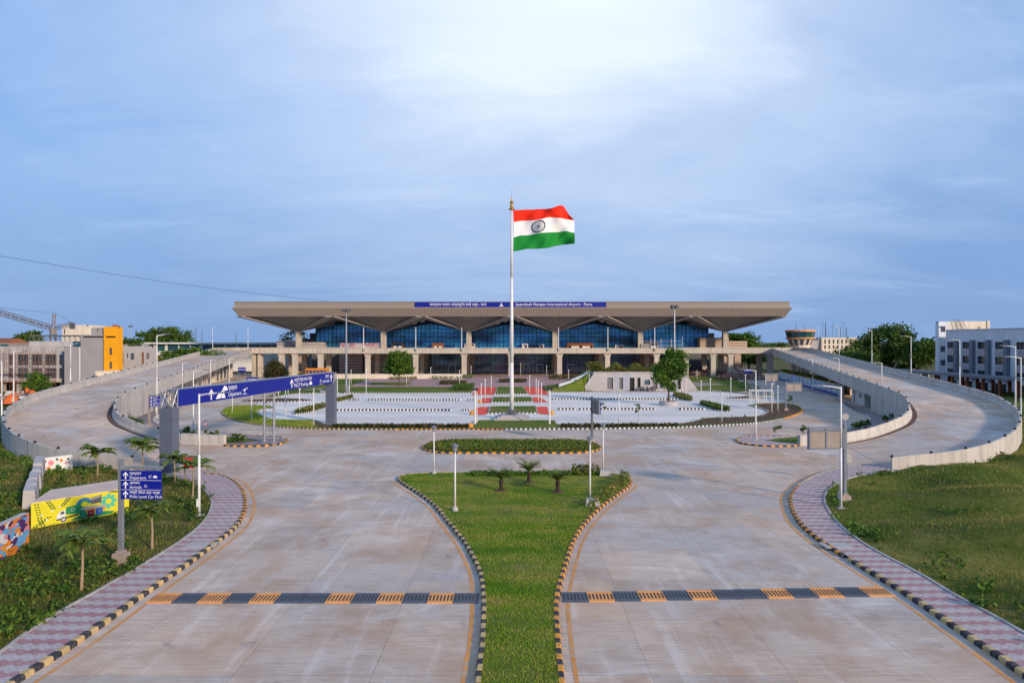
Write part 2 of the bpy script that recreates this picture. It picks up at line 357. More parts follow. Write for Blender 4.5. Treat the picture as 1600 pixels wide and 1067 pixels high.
def kerb(name, pts, mats, closed=False, w=.2, h=.17, L=.42, z=0.0):
    "striped kerb of separate blocks running along pts (road edge), body to the left of it"
    if closed: pts = pts + [pts[0]]
    P = np.array(pts); seg = np.hypot(*np.diff(P, axis=0).T); s = np.concatenate([[0], np.cumsum(seg)])
    n = max(2, int(round(s[-1] / L))); n += n % 2; t = np.linspace(0, s[-1], n + 1)
    def at(tt): return np.stack([np.interp(tt, s, P[:, 0]), np.interp(tt, s, P[:, 1])], 1)
    e = at(t); d = at(np.minimum(t + .15, s[-1])) - at(np.maximum(t - .15, 0)); d /= np.linalg.norm(d, axis=1)[:, None] + 1e-9
    nn = np.stack([-d[:, 1], d[:, 0]], 1); b = MB(); g = .012; rg = random.Random(3)
    for i in range(n):
        v = []; hh = h * rg.uniform(.88, 1.06); jo = rg.uniform(-.014, .014)
        for k, sg in ((i, g), (i + 1, -g)):
            o = e[k] + d[k] * sg
            for off, zz in ((0, z - .05), (.0, z + hh * .7), (w * .22, z + hh), (w, z + hh), (w, z - .05)):
                v.append((*(o + nn[k] * (off + jo)), zz))
        b.add(v, [(0, 5, 6, 1), (1, 6, 7, 2), (2, 7, 8, 3), (3, 8, 9, 4), (0, 1, 2, 3, 4), (9, 8, 7, 6, 5)], i % 2)
    return struct(b.build(name, mats))
def island(name, px, top, mats, z=.13, closed_pts=None, line=None, L=.42, step=.4, w=.2, raw=False, topname=None):
    p = closed_pts or GX(px)
    p = p if raw else smooth(p, True, step)
    if area(p) < 0: p = p[::-1]
    kerb('kerb', p, mats, True, w=w, L=L)
    t = offset(p, w * .8, True); o = sheet(topname or name, t, z, top)
    if line: strip('edge_line', p, -line[0], -line[1], .006, 'orange', True)
    return p
TXT = {}
def text_mesh(body, size, align='LEFT'):
    "flat lettering as mesh data in the XY plane"
    key = (body, size, align)
    if key in TXT: return TXT[key]
    c = bpy.data.curves.new('lettering', 'FONT'); c.body = body; c.size = size; c.align_x = align; c.resolution_u = 2
    o = bpy.data.objects.new('lettering', c); COL.objects.link(o)
    dg = bpy.context.evaluated_depsgraph_get(); me = bpy.data.meshes.new_from_object(o.evaluated_get(dg))
    vs = [tuple(v.co) for v in me.vertices]; fs = [tuple(p.vertices) for p in me.polygons]
    bpy.data.objects.remove(o); bpy.data.curves.remove(c); bpy.data.meshes.remove(me)
    TXT[key] = (vs, fs); return TXT[key]
class Letters(MB):
    "lettering and icons laid on a panel: local x along the panel, z up, in front by d (towards -y)"
    def text(s, body, x, z, size, d=-.012, align='LEFT', sx=1.0):
        vs, fs = text_mesh(body, size, align); s.add([(x + vx * sx, d, z + vy) for vx, vy, _ in vs], fs); return s
    def fit(s, body, x0, x1, z, size, d=-.012):
        vs, fs = text_mesh(body, size); lo = min(v[0] for v in vs); hi = max(v[0] for v in vs); k = (x1 - x0) / (hi - lo)
        s.add([(x0 + (vx - lo) * k, d, z + vy) for vx, vy, _ in vs], fs); return s
    def poly(s, pts, d=-.012, mi=0): s.add([(x, d, z) for x, z in pts], [tuple(range(len(pts)))], mi); return s
    def arrow(s, x, z, h, d=-.012):
        w = h * .09
        s.poly([(x - w, z), (x + w, z), (x + w, z + h * .75), (x - w, z + h * .75)], d)
        for k in (-1, 1):
            s.poly([(x, z + h), (x + k * h * .38, z + h * .58), (x + k * h * .38, z + h * .40), (x, z + h * .78)], d)
        return s
    def plane(s, x, z, k, d=-.012, flip=1):
        s.poly([(x - .5 * k, z - .05 * k), (x + .45 * k, z + .14 * k * flip), (x + .5 * k, z + .22 * k * flip), (x - .4 * k, z + .06 * k)], d)
        s.poly([(x - .1 * k, z + .02 * k), (x + .1 * k, z + .1 * k), (x - .12 * k, z - .26 * k * flip), (x - .22 * k, z - .26 * k * flip)], d)
        s.poly([(x - .5 * k, z - .36 * k), (x + .3 * k, z - .36 * k), (x + .3 * k, z - .42 * k), (x - .5 * k, z - .42 * k)], d); return s
    def car(s, x, z, k, d=-.012):
        s.poly([(x - .5 * k, z), (x + .5 * k, z), (x + .5 * k, z + .25 * k), (x + .34 * k, z + .3 * k), (x + .22 * k, z + .52 * k), (x - .22 * k, z + .52 * k), (x - .36 * k, z + .3 * k), (x - .5 * k, z + .25 * k)], d)
        return s
SKYMUL = (.88, .97, 1.02); SKYBLUE = (1.75, 3.65, 7.6); HORIZ = (1.85, 3.05, 5.45); CLOUD1 = (4.6, 6.1, 8.5); CLOUD2 = (7.6, 8.3, 9.2); CLOUDG = (1.9, 3.2, 6.0)
SUNE = 3.3; EXPO = 0.32
# ================================================================== THE SETTING: ground, roads, kerbs, lawns
b = MB(); n = 48
b.add([(0, 0, -.08)] + [(6000 * math.cos(2 * PI * i / n), 6000 * math.sin(2 * PI * i / n), -.08) for i in range(n)], [(0, 1 + i, 1 + (i + 1) % n) for i in range(n)])
struct(b.build('ground', 'earth'))
sheet('road', [(-72, 3), (72, 3), (72, 100), (84, 150), (98, 214), (98, 236), (-98, 236), (-98, 214), (-84, 150), (-72, 100)], 0, 'road')
LOTP = [(520, 664), (1060, 664), (1101, 655), (1181, 652), (1198, 645), (1192, 640), (1169, 633.5), (1184, 630), (1235, 627.5), (1169, 616.5), (1145, 614), (1127, 611.5), (1060, 612), (860, 613.6), (736, 614.5), (545, 615), (495, 615), (466, 616), (445, 618), (431, 621), (404, 628), (400, 633), (427, 635.5), (404, 642), (403, 646), (413, 651.5), (430, 656), (489, 657)]
sheet('parking_surface', GX(LOTP), .006, 'lot')

# --- foreground funnel island
ISL = [(-1.2, 4), (-1.2, 14)] + GX([(742, 1067), (750, 1000), (752, 940), (748, 900), (735, 870), (720, 845), (700, 820), (675, 790), (650, 771), (628, 757), (621, 750), (624, 745.5), (645, 742), (690, 740), (800, 739.5), (940, 740), (972, 744), (987, 751), (986, 759), (966, 775), (940, 795), (916, 820), (900, 845), (888, 880), (877, 920), (873, 950), (876, 1000), (883, 1067)]) + [(1.75, 14), (1.75, 4)]
P = smooth(ISL, True, .4)
if area(P) < 0: P = P[::-1]
ISLAND = offset(P, .18, True)
sheet('lawn', ISLAND, .13, 'lawn')
Pa = np.array(P)
def seg(P, cond):
    "longest cyclic run of polyline points that meet cond"
    n = len(P); ok = [cond(*p) for p in P]; best = (0, 0); i = 0
    for s in range(n):
        if ok[s] and not ok[s - 1]:
            k = 0
            while k < n and ok[(s + k) % n]: k += 1
            if k > best[1]: best = (s, k)
    return [P[(best[0] + j) % n] for j in range(best[1])]
lk = seg(P, lambda x, y: x < .3 and y < 56.2); rk = seg(P, lambda x, y: x > .3 and y < 55.5); bk = seg(P, lambda x, y: y >= 54.5)
kerb('kerb', lk, ['blk', 'cremk']); kerb('kerb', rk, ['yel', 'blk']); kerb('kerb', bk, ['cremk', 'conc2'], w=.17)
strip('edge_line', [p for p in lk if p[1] < 54], -.3, -.46, .006, 'orange')
strip('edge_line', [p for p in rk if p[1] < 53], -.3, -.46, .006, 'orange')
# --- oval island behind it
st = []
for i in range(41):
    a = -PI / 2 + PI * i / 40; st.append((5.6 + 3.7 * math.cos(a), 71 + 4.1 * math.sin(a)))
for i in range(41):
    a = PI / 2 + PI * i / 40; st.append((-5.7 + 3.7 * math.cos(a), 71 + 4.1 * math.sin(a)))
OVAL = st
kerb('kerb', st, ['yel', 'blk'], True); sheet('lawn', offset(st, .18, True), .13, 'lawn')
# --- footpaths left and right
KL = [(-15.95, 3), (-15.95, 14)] + GX([(30, 1067), (100, 1022), (160, 980), (215, 940), (265, 905), (300, 880), (340, 850), (370, 825), (383, 803), (385, 782), (378, 763), (362, 750), (342, 743), (318, 741)])
OL = [(-18.2, 3), (-18.1, 14)] + GX([(0, 1027), (37, 999), (95, 961), (150, 930), (225, 886), (268, 859.6), (298, 838.5), (320, 818), (331, 798), (331.5, 784.5), (325, 774), (313, 764), (298, 755), (281, 750), (262, 746.5)])
KR = [(16.1, 3), (16.1, 14)] + GX([(1600, 1061), (1563, 1034), (1526, 1009), (1490, 984), (1454, 959), (1417.6, 934), (1381, 911), (1345, 889), (1309, 867), (1272.5, 842), (1247, 819), (1235, 796), (1232.6, 778), (1243.5, 761.6), (1263, 749), (1296, 736), (1330, 729), (1388, 727.5)])
OR = [(19.4, 3), (19.3, 14)] + GX([(1600, 995.6), (1563, 974), (1490, 934), (1436, 901), (1381, 872), (1345, 850.5), (1310, 822), (1293, 800), (1287, 782), (1294, 767), (1310, 756), (1336, 747), (1374, 740.5), (1405, 737)])
KL, OL, KR, OR = (smooth(p, False, .4) for p in (KL, OL, KR, OR))
kerb('kerb', [p for p in KL if p[1] < 41.5], ['cremk', 'blk'], w=.24, h=.18); kerb('kerb', [p for p in KL if p[1] >= 41.3], ['yel', 'blk'], w=.22)
kr = KR[::-1]; kerb('kerb', [p for p in kr if p[1] < 34.5], ['cremk', 'blk'], w=.24, h=.18); kerb('kerb', [p for p in kr if 34.3 <= p[1] < 52], ['yel', 'blk'], w=.22); kerb('kerb', [p for p in kr if p[1] >= 51.8], ['conc2', 'cremk'], w=.2)
sheet('footpath', offset(KL, .2, False) + OL[::-1], .14, 'paver'); sheet('footpath', offset(kr, .2, False)[::-1] + OR[::-1], .14, 'paver')
for p, sg in ((OL, 1), (OR, -1)):
    e = p if sg > 0 else p[::-1]; q = offset(e, .12, False); b = MB(); n = len(e)
    b.add([(x, y, .0) for x, y in e] + [(x, y, .19) for x, y in e] + [(x, y, .19) for x, y in q] + [(x, y, 0) for x, y in q],
          [(k * n + i, k * n + i + 1, (k + 1) * n + i + 1, (k + 1) * n + i) for k in range(3) for i in range(n - 1)])
    struct(b.build('edging', 'conc2'))
strip('edge_line', [p for p in KL if p[1] < 55], -.4, -.56, .006, 'orange'); strip('edge_line', [p for p in KR if p[1] < 57][::-1], -.4, -.56, .006, 'orange')
# --- the ramps' plan (mirror images): inner edge, outer edge, height of the road
PAIR = [(35.5, 73.2, 32.5, 58.6, .02), (39.5, 75, 40.2, 60.8, .4), (42.9, 77, 46.8, 65.2, .9), (46.2, 79.8, 53.1, 71.9, 1.4), (49, 83.6, 58.4, 79.2, 1.95), (51.2, 88, 61.8, 86, 2.5), (53.1, 93.2, 64.3, 92.4, 2.95), (57.3, 110, 68.0, 107.6, 3.62), (61.9, 130, 72.7, 127.6, 4.42), (66.7, 150, 77.4, 147.6, 5.22), (71.4, 170, 82.1, 167.6, 6.02), (76.1, 190, 86.9, 187.6, 6.85), (80.9, 210, 91.6, 207.6, 7.65), (81.9, 214.5, 93, 213.4, 7.97)]
V = [Vector((*p[:2], p[4])) for p in PAIR]; W = [Vector((*p[2:4], p[4])) for p in PAIR]
def cr(P, i, t):
    n = len(P); p1, p2 = P[i], P[i + 1]; p0 = P[i - 1] if i else p1 * 2 - p2; p3 = P[i + 2] if i + 2 < n else p2 * 2 - p1
    return .5 * ((2 * p1) + (p2 - p0) * t + (2 * p0 - 5 * p1 + 4 * p2 - p3) * t * t + (3 * p1 - p0 - 3 * p2 + p3) * t ** 3)
SEC = []
for i in range(len(V) - 1):
    k = 6 if i < 7 else 5
    for j in range(k): SEC.append((cr(V, i, j / k), cr(W, i, j / k)))
SEC.append((V[-1], W[-1]))
RIN = [(a.x, a.y) for a, c in SEC]; ROUT = [(c.x, c.y) for a, c in SEC]
# --- wild plot on the left, lawn on the right
PLOTL = OL + [(-32.4, 57.6)] + [(-x - .45, y - .2) for x, y in ROUT[2:50]] + [(-130, 150), (-130, 3)]
PLOTR = OR + [(x + .45, y - .2) for x, y in ROUT[2:50]] + [(130, 150), (130, 3)]
def hgt(x, y, edge, amp):
    e = np.asarray(edge)[::4]; d = np.min(np.hypot(x[:, None] - e[None, :, 0], y[:, None] - e[None, :, 1]), 1)
    k = np.clip(d / 6, 0, 1); k = k * k * (3 - 2 * k)
    return .10 + k * amp * (.5 + .28 * np.sin(x * .43 + 1.3 * np.sin(y * .21)) + .22 * np.sin(y * .61 + x * .17))
def terrain(name, poly, edge, amp, mat):
    bm = bmesh.new(); vs = [bm.verts.new((x, y, 0)) for x, y in poly]; bm.faces.new(vs)
    lo = np.min(poly, 0); hi = np.max(poly, 0)
    for ax in (0, 1):
        t = math.floor(lo[ax])
        while t < hi[ax]:
            t += 1.3 if (abs(t) < 75) else 9
            no = (1, 0, 0) if ax == 0 else (0, 1, 0)
            bmesh.ops.bisect_plane(bm, geom=bm.verts[:] + bm.edges[:] + bm.faces[:], plane_co=Vector(no) * t, plane_no=no)
    bmesh.ops.triangulate(bm, faces=bm.faces[:]); bm.verts.ensure_lookup_table()
    z = hgt(np.array([v.co.x for v in bm.verts]), np.array([v.co.y for v in bm.verts]), edge, amp)
    for v, q in zip(bm.verts, z): v.co.z = q
    bmesh.ops.recalc_face_normals(bm, faces=bm.faces[:])
    if sum(f.normal.z for f in bm.faces) < 0: bmesh.ops.reverse_faces(bm, faces=bm.faces[:])
    for f in bm.faces: f.smooth = True
    me = bpy.data.meshes.new(name); bm.to_mesh(me); bm.free(); me.materials.append(M[mat]); o = bpy.data.objects.new(name, me); COL.objects.link(o); return struct(o)
EDL = np.array(OL + [(-x, y) for x, y in ROUT] + [(-28.6 + .8 * i, 39.4 + 1.05 * i) for i in np.repeat(np.arange(0, 5.5, .25), 4)] + [(-25.8 + .15 * i, 36.6 - i) for i in np.repeat(np.arange(0, 11, .4), 4)]); EDR = np.array(OR + ROUT)
AL, AR = .35, 1.25
terrain('lawn', PLOTL, EDL, AL, 'wild'); terrain('lawn', PLOTR, EDR, AR, 'rough_grass')
# --- verge between the inner road and each ramp
for sg in (1, -1):
    road = [(66, 155), (60.9, 127), (56.2, 114.5), (53.4, 106), (52.5, 101), (50.5, 96), (46.5, 90), (41, 84.5), (35.5, 80.2), (30.5, 77.6), (25, 76.5)]
    q = smooth(road, False, .8); p = [(sg * x, y) for x, y in q]
    inner = [(x, y) for x, y in RIN if y < 155]
    poly = p + [(sg * 24.5, 74)] + [(sg * 30, 72.3)] + [(sg * (x - .42), y + .1) for x, y in inner]
    sheet('footpath', poly, .12, 'verge'); kerb('kerb', p if sg < 0 else p[::-1], ['wht', 'conc2'], w=.2, h=.15)
# --- nose islands where the ramps begin
NOSE = [(1149.6, 688.6), (1153, 691.5), (1160, 694.3), (1192, 698), (1222, 698.3), (1250, 697), (1252, 683), (1230, 681.8), (1201, 682), (1166, 683.6), (1153, 686)]
for sg in (1, -1):
    g = [(sg * x, y) for x, y in GX(NOSE)]; p = smooth(g, True, .3)
    if area(p) < 0: p = p[::-1]
    kerb('kerb', p, ['yel', 'blk'], True); sheet('footpath', offset(p, .16, True), .13, 'verge' if sg < 0 else 'paver')
    sheet('lawn', [(sg * x, y) for x, y in GX([(1195, 690), (1215, 687), (1250, 683.5), (1250, 694.5), (1222, 692.5)])], .15, 'lawn')
# --- long island round the front of the parking area
OUTL = [(427, 636), (410, 634.3), (382, 634.5), (365, 635), (354, 637), (347.5, 641), (345.8, 645.7), (351, 651), (365, 657), (382, 661), (410, 665.3), (438, 668), (466.5, 669.6), (495, 670.8)]
OUTF = [(560, 671.5), (620, 671.8), (700, 671.8), (790, 671.5), (880, 671), (960, 670.3), (1060, 668.3), (1115, 666), (1170, 662.8)]
OUTR = [(1197.5, 660), (1225, 655), (1243, 649.5), (1253, 645), (1255, 641), (1250, 636.5), (1240, 633), (1225, 631.3), (1205, 631), (1184, 631.5)]
INN = [(1169, 633.8), (1180, 636.5), (1192, 640), (1199, 643), (1196, 647), (1181, 651), (1140, 652.6), (1101, 654), (1085, 659), (1060, 662.5), (1000, 663.8), (875, 664.3), (870, 662), (865, 657.8), (800, 657.6), (743, 657.8), (739, 662), (735, 664.8), (640, 665), (520, 664.8), (503, 661), (489, 657.3), (430, 656.5), (413, 651.8), (403, 646), (406, 641.5), (427, 638)]
LONG = smooth(GX(OUTL + OUTF + OUTR), False, .6) + smooth(GX(INN), False, .6)
if area(LONG) < 0: LONG = LONG[::-1]
def along(px, mats, **k):
    p = smooth(GX(px), False, .3)
    kerb('kerb', p, mats, **k)
KW = dict(w=.22, h=.17, L=.3)
along(OUTL + OUTF[:2], ['blk', 'cremk'], **KW); along(OUTF[1:4], ['yel', 'blk'], **KW); along(OUTF[3:] + OUTR[:2], ['wht', 'blk'], **KW); along(OUTR[1:], ['yel', 'yel'], **KW); along(INN, ['conc', 'conc2'], **KW)
sheet('lawn', LONG, .13, 'lawn')
SOILR = GX([(1060, 664), (1101, 655.5), (1181, 652), (1198, 647), (1201, 643), (1194, 640), (1185, 637), (1186, 632.6), (1206, 632), (1225, 632.3), (1240, 634), (1250, 638), (1251, 643), (1241, 648.5), (1223, 653.5), (1196, 658.5), (1170, 661), (1115, 664.3), (1070, 666)])
sheet('soil', SOILR, .137, 'soil')
sheet('soil', GX([(489, 659), (503, 663), (540, 666), (730, 666), (730, 670.3), (560, 670), (500, 669)]), .137, 'soil')
sheet('soil', GX([(875, 665), (1000, 664.8), (1060, 664), (1060, 667), (960, 669), (875, 669.6)]), .137, 'soil')
# --- parking rows: low striped kerbs and planted wedges
for (y, xa, xb, holes) in ((626, 546, 742, [(563, 575), (720, 730)]), (642.2, 520, 735, [(706, 722)]), (624.7, 862, 1060, []), (640.5, 872, 1102, [(900, 905), (1025, 1062)])):
    cuts = [xa] + [v for h in holes for v in h] + [xb]
    for i in range(0, len(cuts), 2):
        a, c = G(cuts[i], y), G(cuts[i + 1], y)
        kerb('kerb', [a, c], ['blk', 'wht'], w=.5, h=.32, L=.29)
WED = [[(521, 627.5), (534, 624.5), (551, 620.6), (553, 622), (540, 626), (528, 628.6)], [(457, 646.5), (478, 640.5), (504, 634.6), (512, 634.8), (508, 638), (485, 644.5), (462, 648)],
       [(1052, 617.5), (1066, 618), (1084, 625.5), (1080, 627.3), (1066, 625.5), (1054, 621)], [(1091.6, 631.5), (1100, 630.5), (1112, 633), (1143, 642), (1138, 643.5), (1120, 642), (1104, 637)],
       [(377, 626.5), (400, 624.8), (431, 623), (485, 625), (487, 626.6), (450, 628.3), (410, 628.8), (385, 628.3)], [(1136, 622.5), (1160, 620), (1178, 619), (1200, 620.4), (1196, 622.4), (1160, 623.4)]]
for i, w in enumerate(WED):
    island('soil', w, 'soil' if i != 4 else 'soil', ['wht', 'blk'], L=.29, w=.2)
# --- central strip: green plots, red paths
def quad(name, px, z, mat): return sheet(name, GX(px), z, mat)
for px in ([(762, 646.5), (765, 635.7), (837.6, 635.2), (840.6, 646)], [(767, 629.5), (770, 621.2), (830, 621), (834, 628.4)], [(772.4, 616.7), (777, 604.9), (817.5, 604.9), (826, 616.2)]):
    g = GX(px); g = g if area(g) > 0 else g[::-1]; kerb('kerb', [g[2], g[3], g[0], g[1]] if False else g, ['wht', 'blk'], True, L=.3); sheet('lawn', offset(g, .16, True), .14, 'lawn')
for px in ([(736, 648), (742.5, 637), (752, 635.6), (764.4, 635.8), (761, 647.2), (755, 648.3)], [(749, 630), (754, 621.5), (769.5, 621.3), (766, 629.8)], [(736, 617.3), (749, 604.9), (776.4, 604.9), (771.5, 617)],
           [(841.3, 646.8), (838.2, 635.4), (855, 635), (858, 648)], [(834.6, 628.8), (830.7, 621), (846, 621), (856, 628.6)], [(826.8, 616.6), (818, 604.9), (848, 604.9), (858, 616.9)]):
    quad('red_path', px, .012, 'red')
# --- plaza, upper lawns
quad('plaza', [(545, 604.6), (1000, 604.6), (1000, 587.4), (596, 587.4), (584, 591.5)], .012, 'plaza')
for px, mat in (([(520, 613.8), (500, 608), (520, 604.8), (736, 604.8), (740, 609), (735, 613.6)], 'lawn'), ([(440, 612), (500, 607), (545, 604), (580, 591.8), (505, 591.8), (440, 600)], 'lawn'), ([(850, 604.8), (925, 604.8), (925, 612.6), (860, 613)], 'lawn'),
                ([(576, 601.5), (582, 597.5), (646, 596.8), (636, 601.8)], 'lawn'), ([(1082, 611), (1070, 588), (1140, 587.5), (1163, 600), (1170, 610), (1150, 613)], 'lawn'), ([(430, 620), (444, 617.2), (466, 615), (500, 613.8), (500, 608.5), (440, 612), (415, 620)], 'lawn')):
    sheet('lawn', GX(px), .03, mat)
kerb('kerb', GX([(431, 620.8), (445, 618), (466, 615.7), (495, 614.9), (545, 614.6), (736, 614.3)]), ['wht', 'blk'], L=.3, w=.25)
kerb('kerb', GX([(859, 613.4), (985, 612.6)]), ['wht', 'blk'], L=.3, w=.25); kerb('kerb', GX([(1062, 611.8), (1127, 611), (1145, 613.6), (1169, 616)]), ['wht', 'blk'], L=.3, w=.25)
quad('footpath', [(1085, 604.5), (1070, 596), (1120, 599.5), (1135, 601), (1110, 602)], .045, 'tan')

# ================================================================== THE TWO RAMPS
def ramp(sg, label):
    T = thing('ramp', label, 'ramp', (0, 0, 0), 0, 'curved ramps up to the elevated road')
    S3 = [(Vector((sg * a.x, a.y, a.z)), Vector((sg * c.x, c.y, c.z))) for a, c in SEC]; n = len(S3)
    N = [((c - a) * Vector((1, 1, 0))).normalized() for a, c in S3]
    def loft(name, prof, mat, i0=0, i1=n, closed=True, par=T):
        "prof(i) -> list of 3D points"
        b = MB(); rows = [prof(i) for i in range(i0, i1)]; k = len(rows[0])
        for r in rows: b.v += [tuple(p) for p in r]
        for i in range(len(rows) - 1):
            for j in range(k if closed else k - 1):
                f = (i * k + j, i * k + (j + 1) % k, (i + 1) * k + (j + 1) % k, (i + 1) * k + j); b.f.append(f if sg > 0 else f[::-1]); b.m.append(0)
        if closed:
            b.f += [tuple(range(k)), tuple((len(rows) - 1) * k + j for j in range(k))[::-1]]; b.m += [0, 0]
        bm = bmesh.new(); o = b.build(name, mat, par); bm.from_mesh(o.data); bmesh.ops.recalc_face_normals(bm, faces=bm.faces[:]); bm.to_mesh(o.data); bm.free(); return o
    Z = lambda p, z: Vector((p.x, p.y, z))
    def low(z, d): return max(z - d, -.06)
    loft('carriageway', lambda i: [Z(S3[i][0], S3[i][0].z + .008), Z(S3[i][1], S3[i][1].z + .008), Z(S3[i][1], low(S3[i][1].z, .45)), Z(S3[i][0], low(S3[i][0].z, .45))], 'road')
    ih = next(i for i in range(n) if S3[i][0].z > 3.45)
    loft('girder', lambda i: [S3[i][0] + N[i] * 2.2 + Vector((0, 0, -.47)), S3[i][1] - N[i] * 2.2 + Vector((0, 0, -.47)), S3[i][1] - N[i] * 2.9 + Vector((0, 0, -1.7)), S3[i][0] + N[i] * 2.9 + Vector((0, 0, -1.7))], 'conc2', ih)
    def wall(k, s):
        def f(i):
            p = S3[i][k]; d = N[i] * s; z = p.z; zb = low(z, 1.0)
            return [Z(p, zb), Z(p, z + .18), Z(p + d * .12, z + .45), Z(p + d * .18, z + 1.1), Z(p + d * .40, z + 1.1), Z(p + d * .42, zb)]
        return f
    for k, s in ((0, -1), (1, 1)):
        q = loft('parapet', wall(k, s), 'rampc')
        loft('retaining_wall', lambda i: [Z(S3[i][k] + N[i] * s * .36, S3[i][k].z - .4), Z(S3[i][k] + N[i] * s * .36, -.08), Z(S3[i][k] - N[i] * s * .1, -.08), Z(S3[i][k] - N[i] * s * .1, S3[i][k].z - .4)], 'rampc', 4, ih + 1)
        # dark road studs on the parapet's top
        d = 0; last = None
        for i in range(n):
            p = S3[i][k] + N[i] * s * .29
            if last is None or (p - last).length > 3.4:
                mb = MB(); mb.lathe([(.13, 0), (.13, .1), (.07, .2)], (p.x, p.y, p.z + 1.1), 8); mb.build('stud', 'black', q); last = p
    # inner wall's extension down to the nose island
    mb = MB(); mb.hexa([(sg * 30.4, 72.0, -.05), (sg * 35.5, 73.2, -.05), (sg * 35.4, 73.6, -.05), (sg * 30.3, 72.4, -.05)], [(sg * 30.4, 72.0, 1.1), (sg * 35.5, 73.2, 1.12), (sg * 35.4, 73.6, 1.12), (sg * 30.3, 72.4, 1.1)]); mb.build('wall_end', 'rampc', T)
    loft('gutter', lambda i: [S3[i][0] + N[i] * .02 + Vector((0, 0, .014)), S3[i][0] + N[i] * .55 + Vector((0, 0, .014))], 'dirt', 0, 46, False)
    # piers
    for t in range(ih + 1, n - 2, 5):
        a, c = S3[t]; m = (a + c) / 2; nn = N[t]
        mb = MB(); mb.cyl((m.x, m.y, -.1), (m.x, m.y, a.z - 2.6), .8, .8, 16)
        p = MB(); z0, z1 = a.z - 2.6, a.z - 1.72; t3 = Vector((-nn.y, nn.x, 0)) * .8
        p.hexa([Z(m - nn * 1.2 - t3, z0), Z(m + nn * 1.2 - t3, z0), Z(m + nn * 1.2 + t3, z0), Z(m - nn * 1.2 + t3, z0)], [Z(m - nn * 4.6 - t3, z1), Z(m + nn * 4.6 - t3, z1), Z(m + nn * 4.6 + t3, z1), Z(m - nn * 4.6 + t3, z1)])
        pr = mb.build('pier', 'conc', T); p.build('crosshead', 'conc', pr)
    return T
ramp(1, 'long curved concrete ramp climbing on the right, beside the blue grey office block')
ramp(-1, 'long curved concrete ramp climbing on the left, behind the blue gantry sign')

# ================================================================== ELEVATED ROAD IN FRONT OF THE TERMINAL
D = thing('elevated_road', 'pale concrete elevated road on columns running along the terminal front', 'elevated road', (0, 213, 0))
def P2(mb, name, mat, par): return mb.build(name, mat, par, loc=(-par.location.x, -par.location.y, -par.location.z))
mb = MB(); mb.box(-57, 57, 213.5, 240, 7.2, 8.0); mb.box(-94, -57, 213.5, 226, 7.2, 8.0); mb.box(57, 94, 213.5, 226, 7.2, 8.0); P2(mb, 'deck_slab', 'conc2', D)
mb = MB(); mb.box(-81.7, 81.7, 213, 213.45, 7.25, 9.0); mb.box(-81.7, 81.7, 212.9, 213, 8.86, 9.0); P2(mb, 'parapet', 'conc', D)
for s in (-1, 1):
    mb = MB(); mb.box(s * 93.6 - .3, s * 93.6 + .3, 213.8, 226.4, 7.2, 9.0); mb.box(min(s * 57.2, s * 93.2), max(s * 57.2, s * 93.2), 226.02, 226.4, 7.2, 9.0); P2(mb, 'parapet', 'conc', D)
for cx in (-72.2, -68, -60, -45.2, -30.2, -15, -.35, 14.9, 29.9, 45.3, 54.5, 63, 68.5, 81):
    w = .75
    mb = MB(); mb.box(cx - w, cx + w, 213.5, 215, -.1, 6.2)
    mb.hexa([(cx - w, 213.5, 6.2), (cx + w, 213.5, 6.2), (cx + w, 215, 6.2), (cx - w, 215, 6.2)], [(cx - w - .45, 213.5, 7.2), (cx + w + .45, 213.5, 7.2), (cx + w + .45, 222, 7.2), (cx - w - .45, 222, 7.2)])
    mb.box(cx - w, cx + w, *((229, 230.5) if abs(cx) < 56 else (223, 224.5)), -.1, 7.2); P2(mb, 'column', 'conc', D)
mb = MB()
for cx in (-81, -79.2): mb.box(cx - .55, cx + .55, 214, 216, -.1, 7.2)
P2(mb, 'column', 'conc', D)

# ================================================================== TERMINAL
TB = thing('terminal_building', 'wide airport terminal under a folded tan roof with blue glass bays', 'terminal', (0, 240, 0))
def TP(mb, name, mat, par=None): 
    o = mb.build(name, mat, par or TB)
    if par is None: o.location = (0, -240, 0)
    return o
mb = MB(); mb.box(-88.8, 88.8, 218.4, 262, 21.87, 23.6); mb.box(-89.0, 89.0, 218.2, 262.2, 23.6, 23.75)
b2 = MB(); r1 = [(-89.5, 217.8), (89.5, 217.8), (89.5, 263), (-89.5, 263)]; r0 = [(-87.8, 219.2), (87.8, 219.2), (87.8, 261.6), (-87.8, 261.6)]
mb.hexa([(x, y, 19.07) for x, y in r0], [(x, y, 21.7) for x, y in r1]); rf = TP(mb, 'roof', 'fascia')
b2.box(-89.6, 89.6, 217.7, 263.1, 21.7, 21.87); b2.build('lip', 'rib', rf)
CC = (-72.4, -43.6, -14.6, 14.6, 43.6, 72.4)
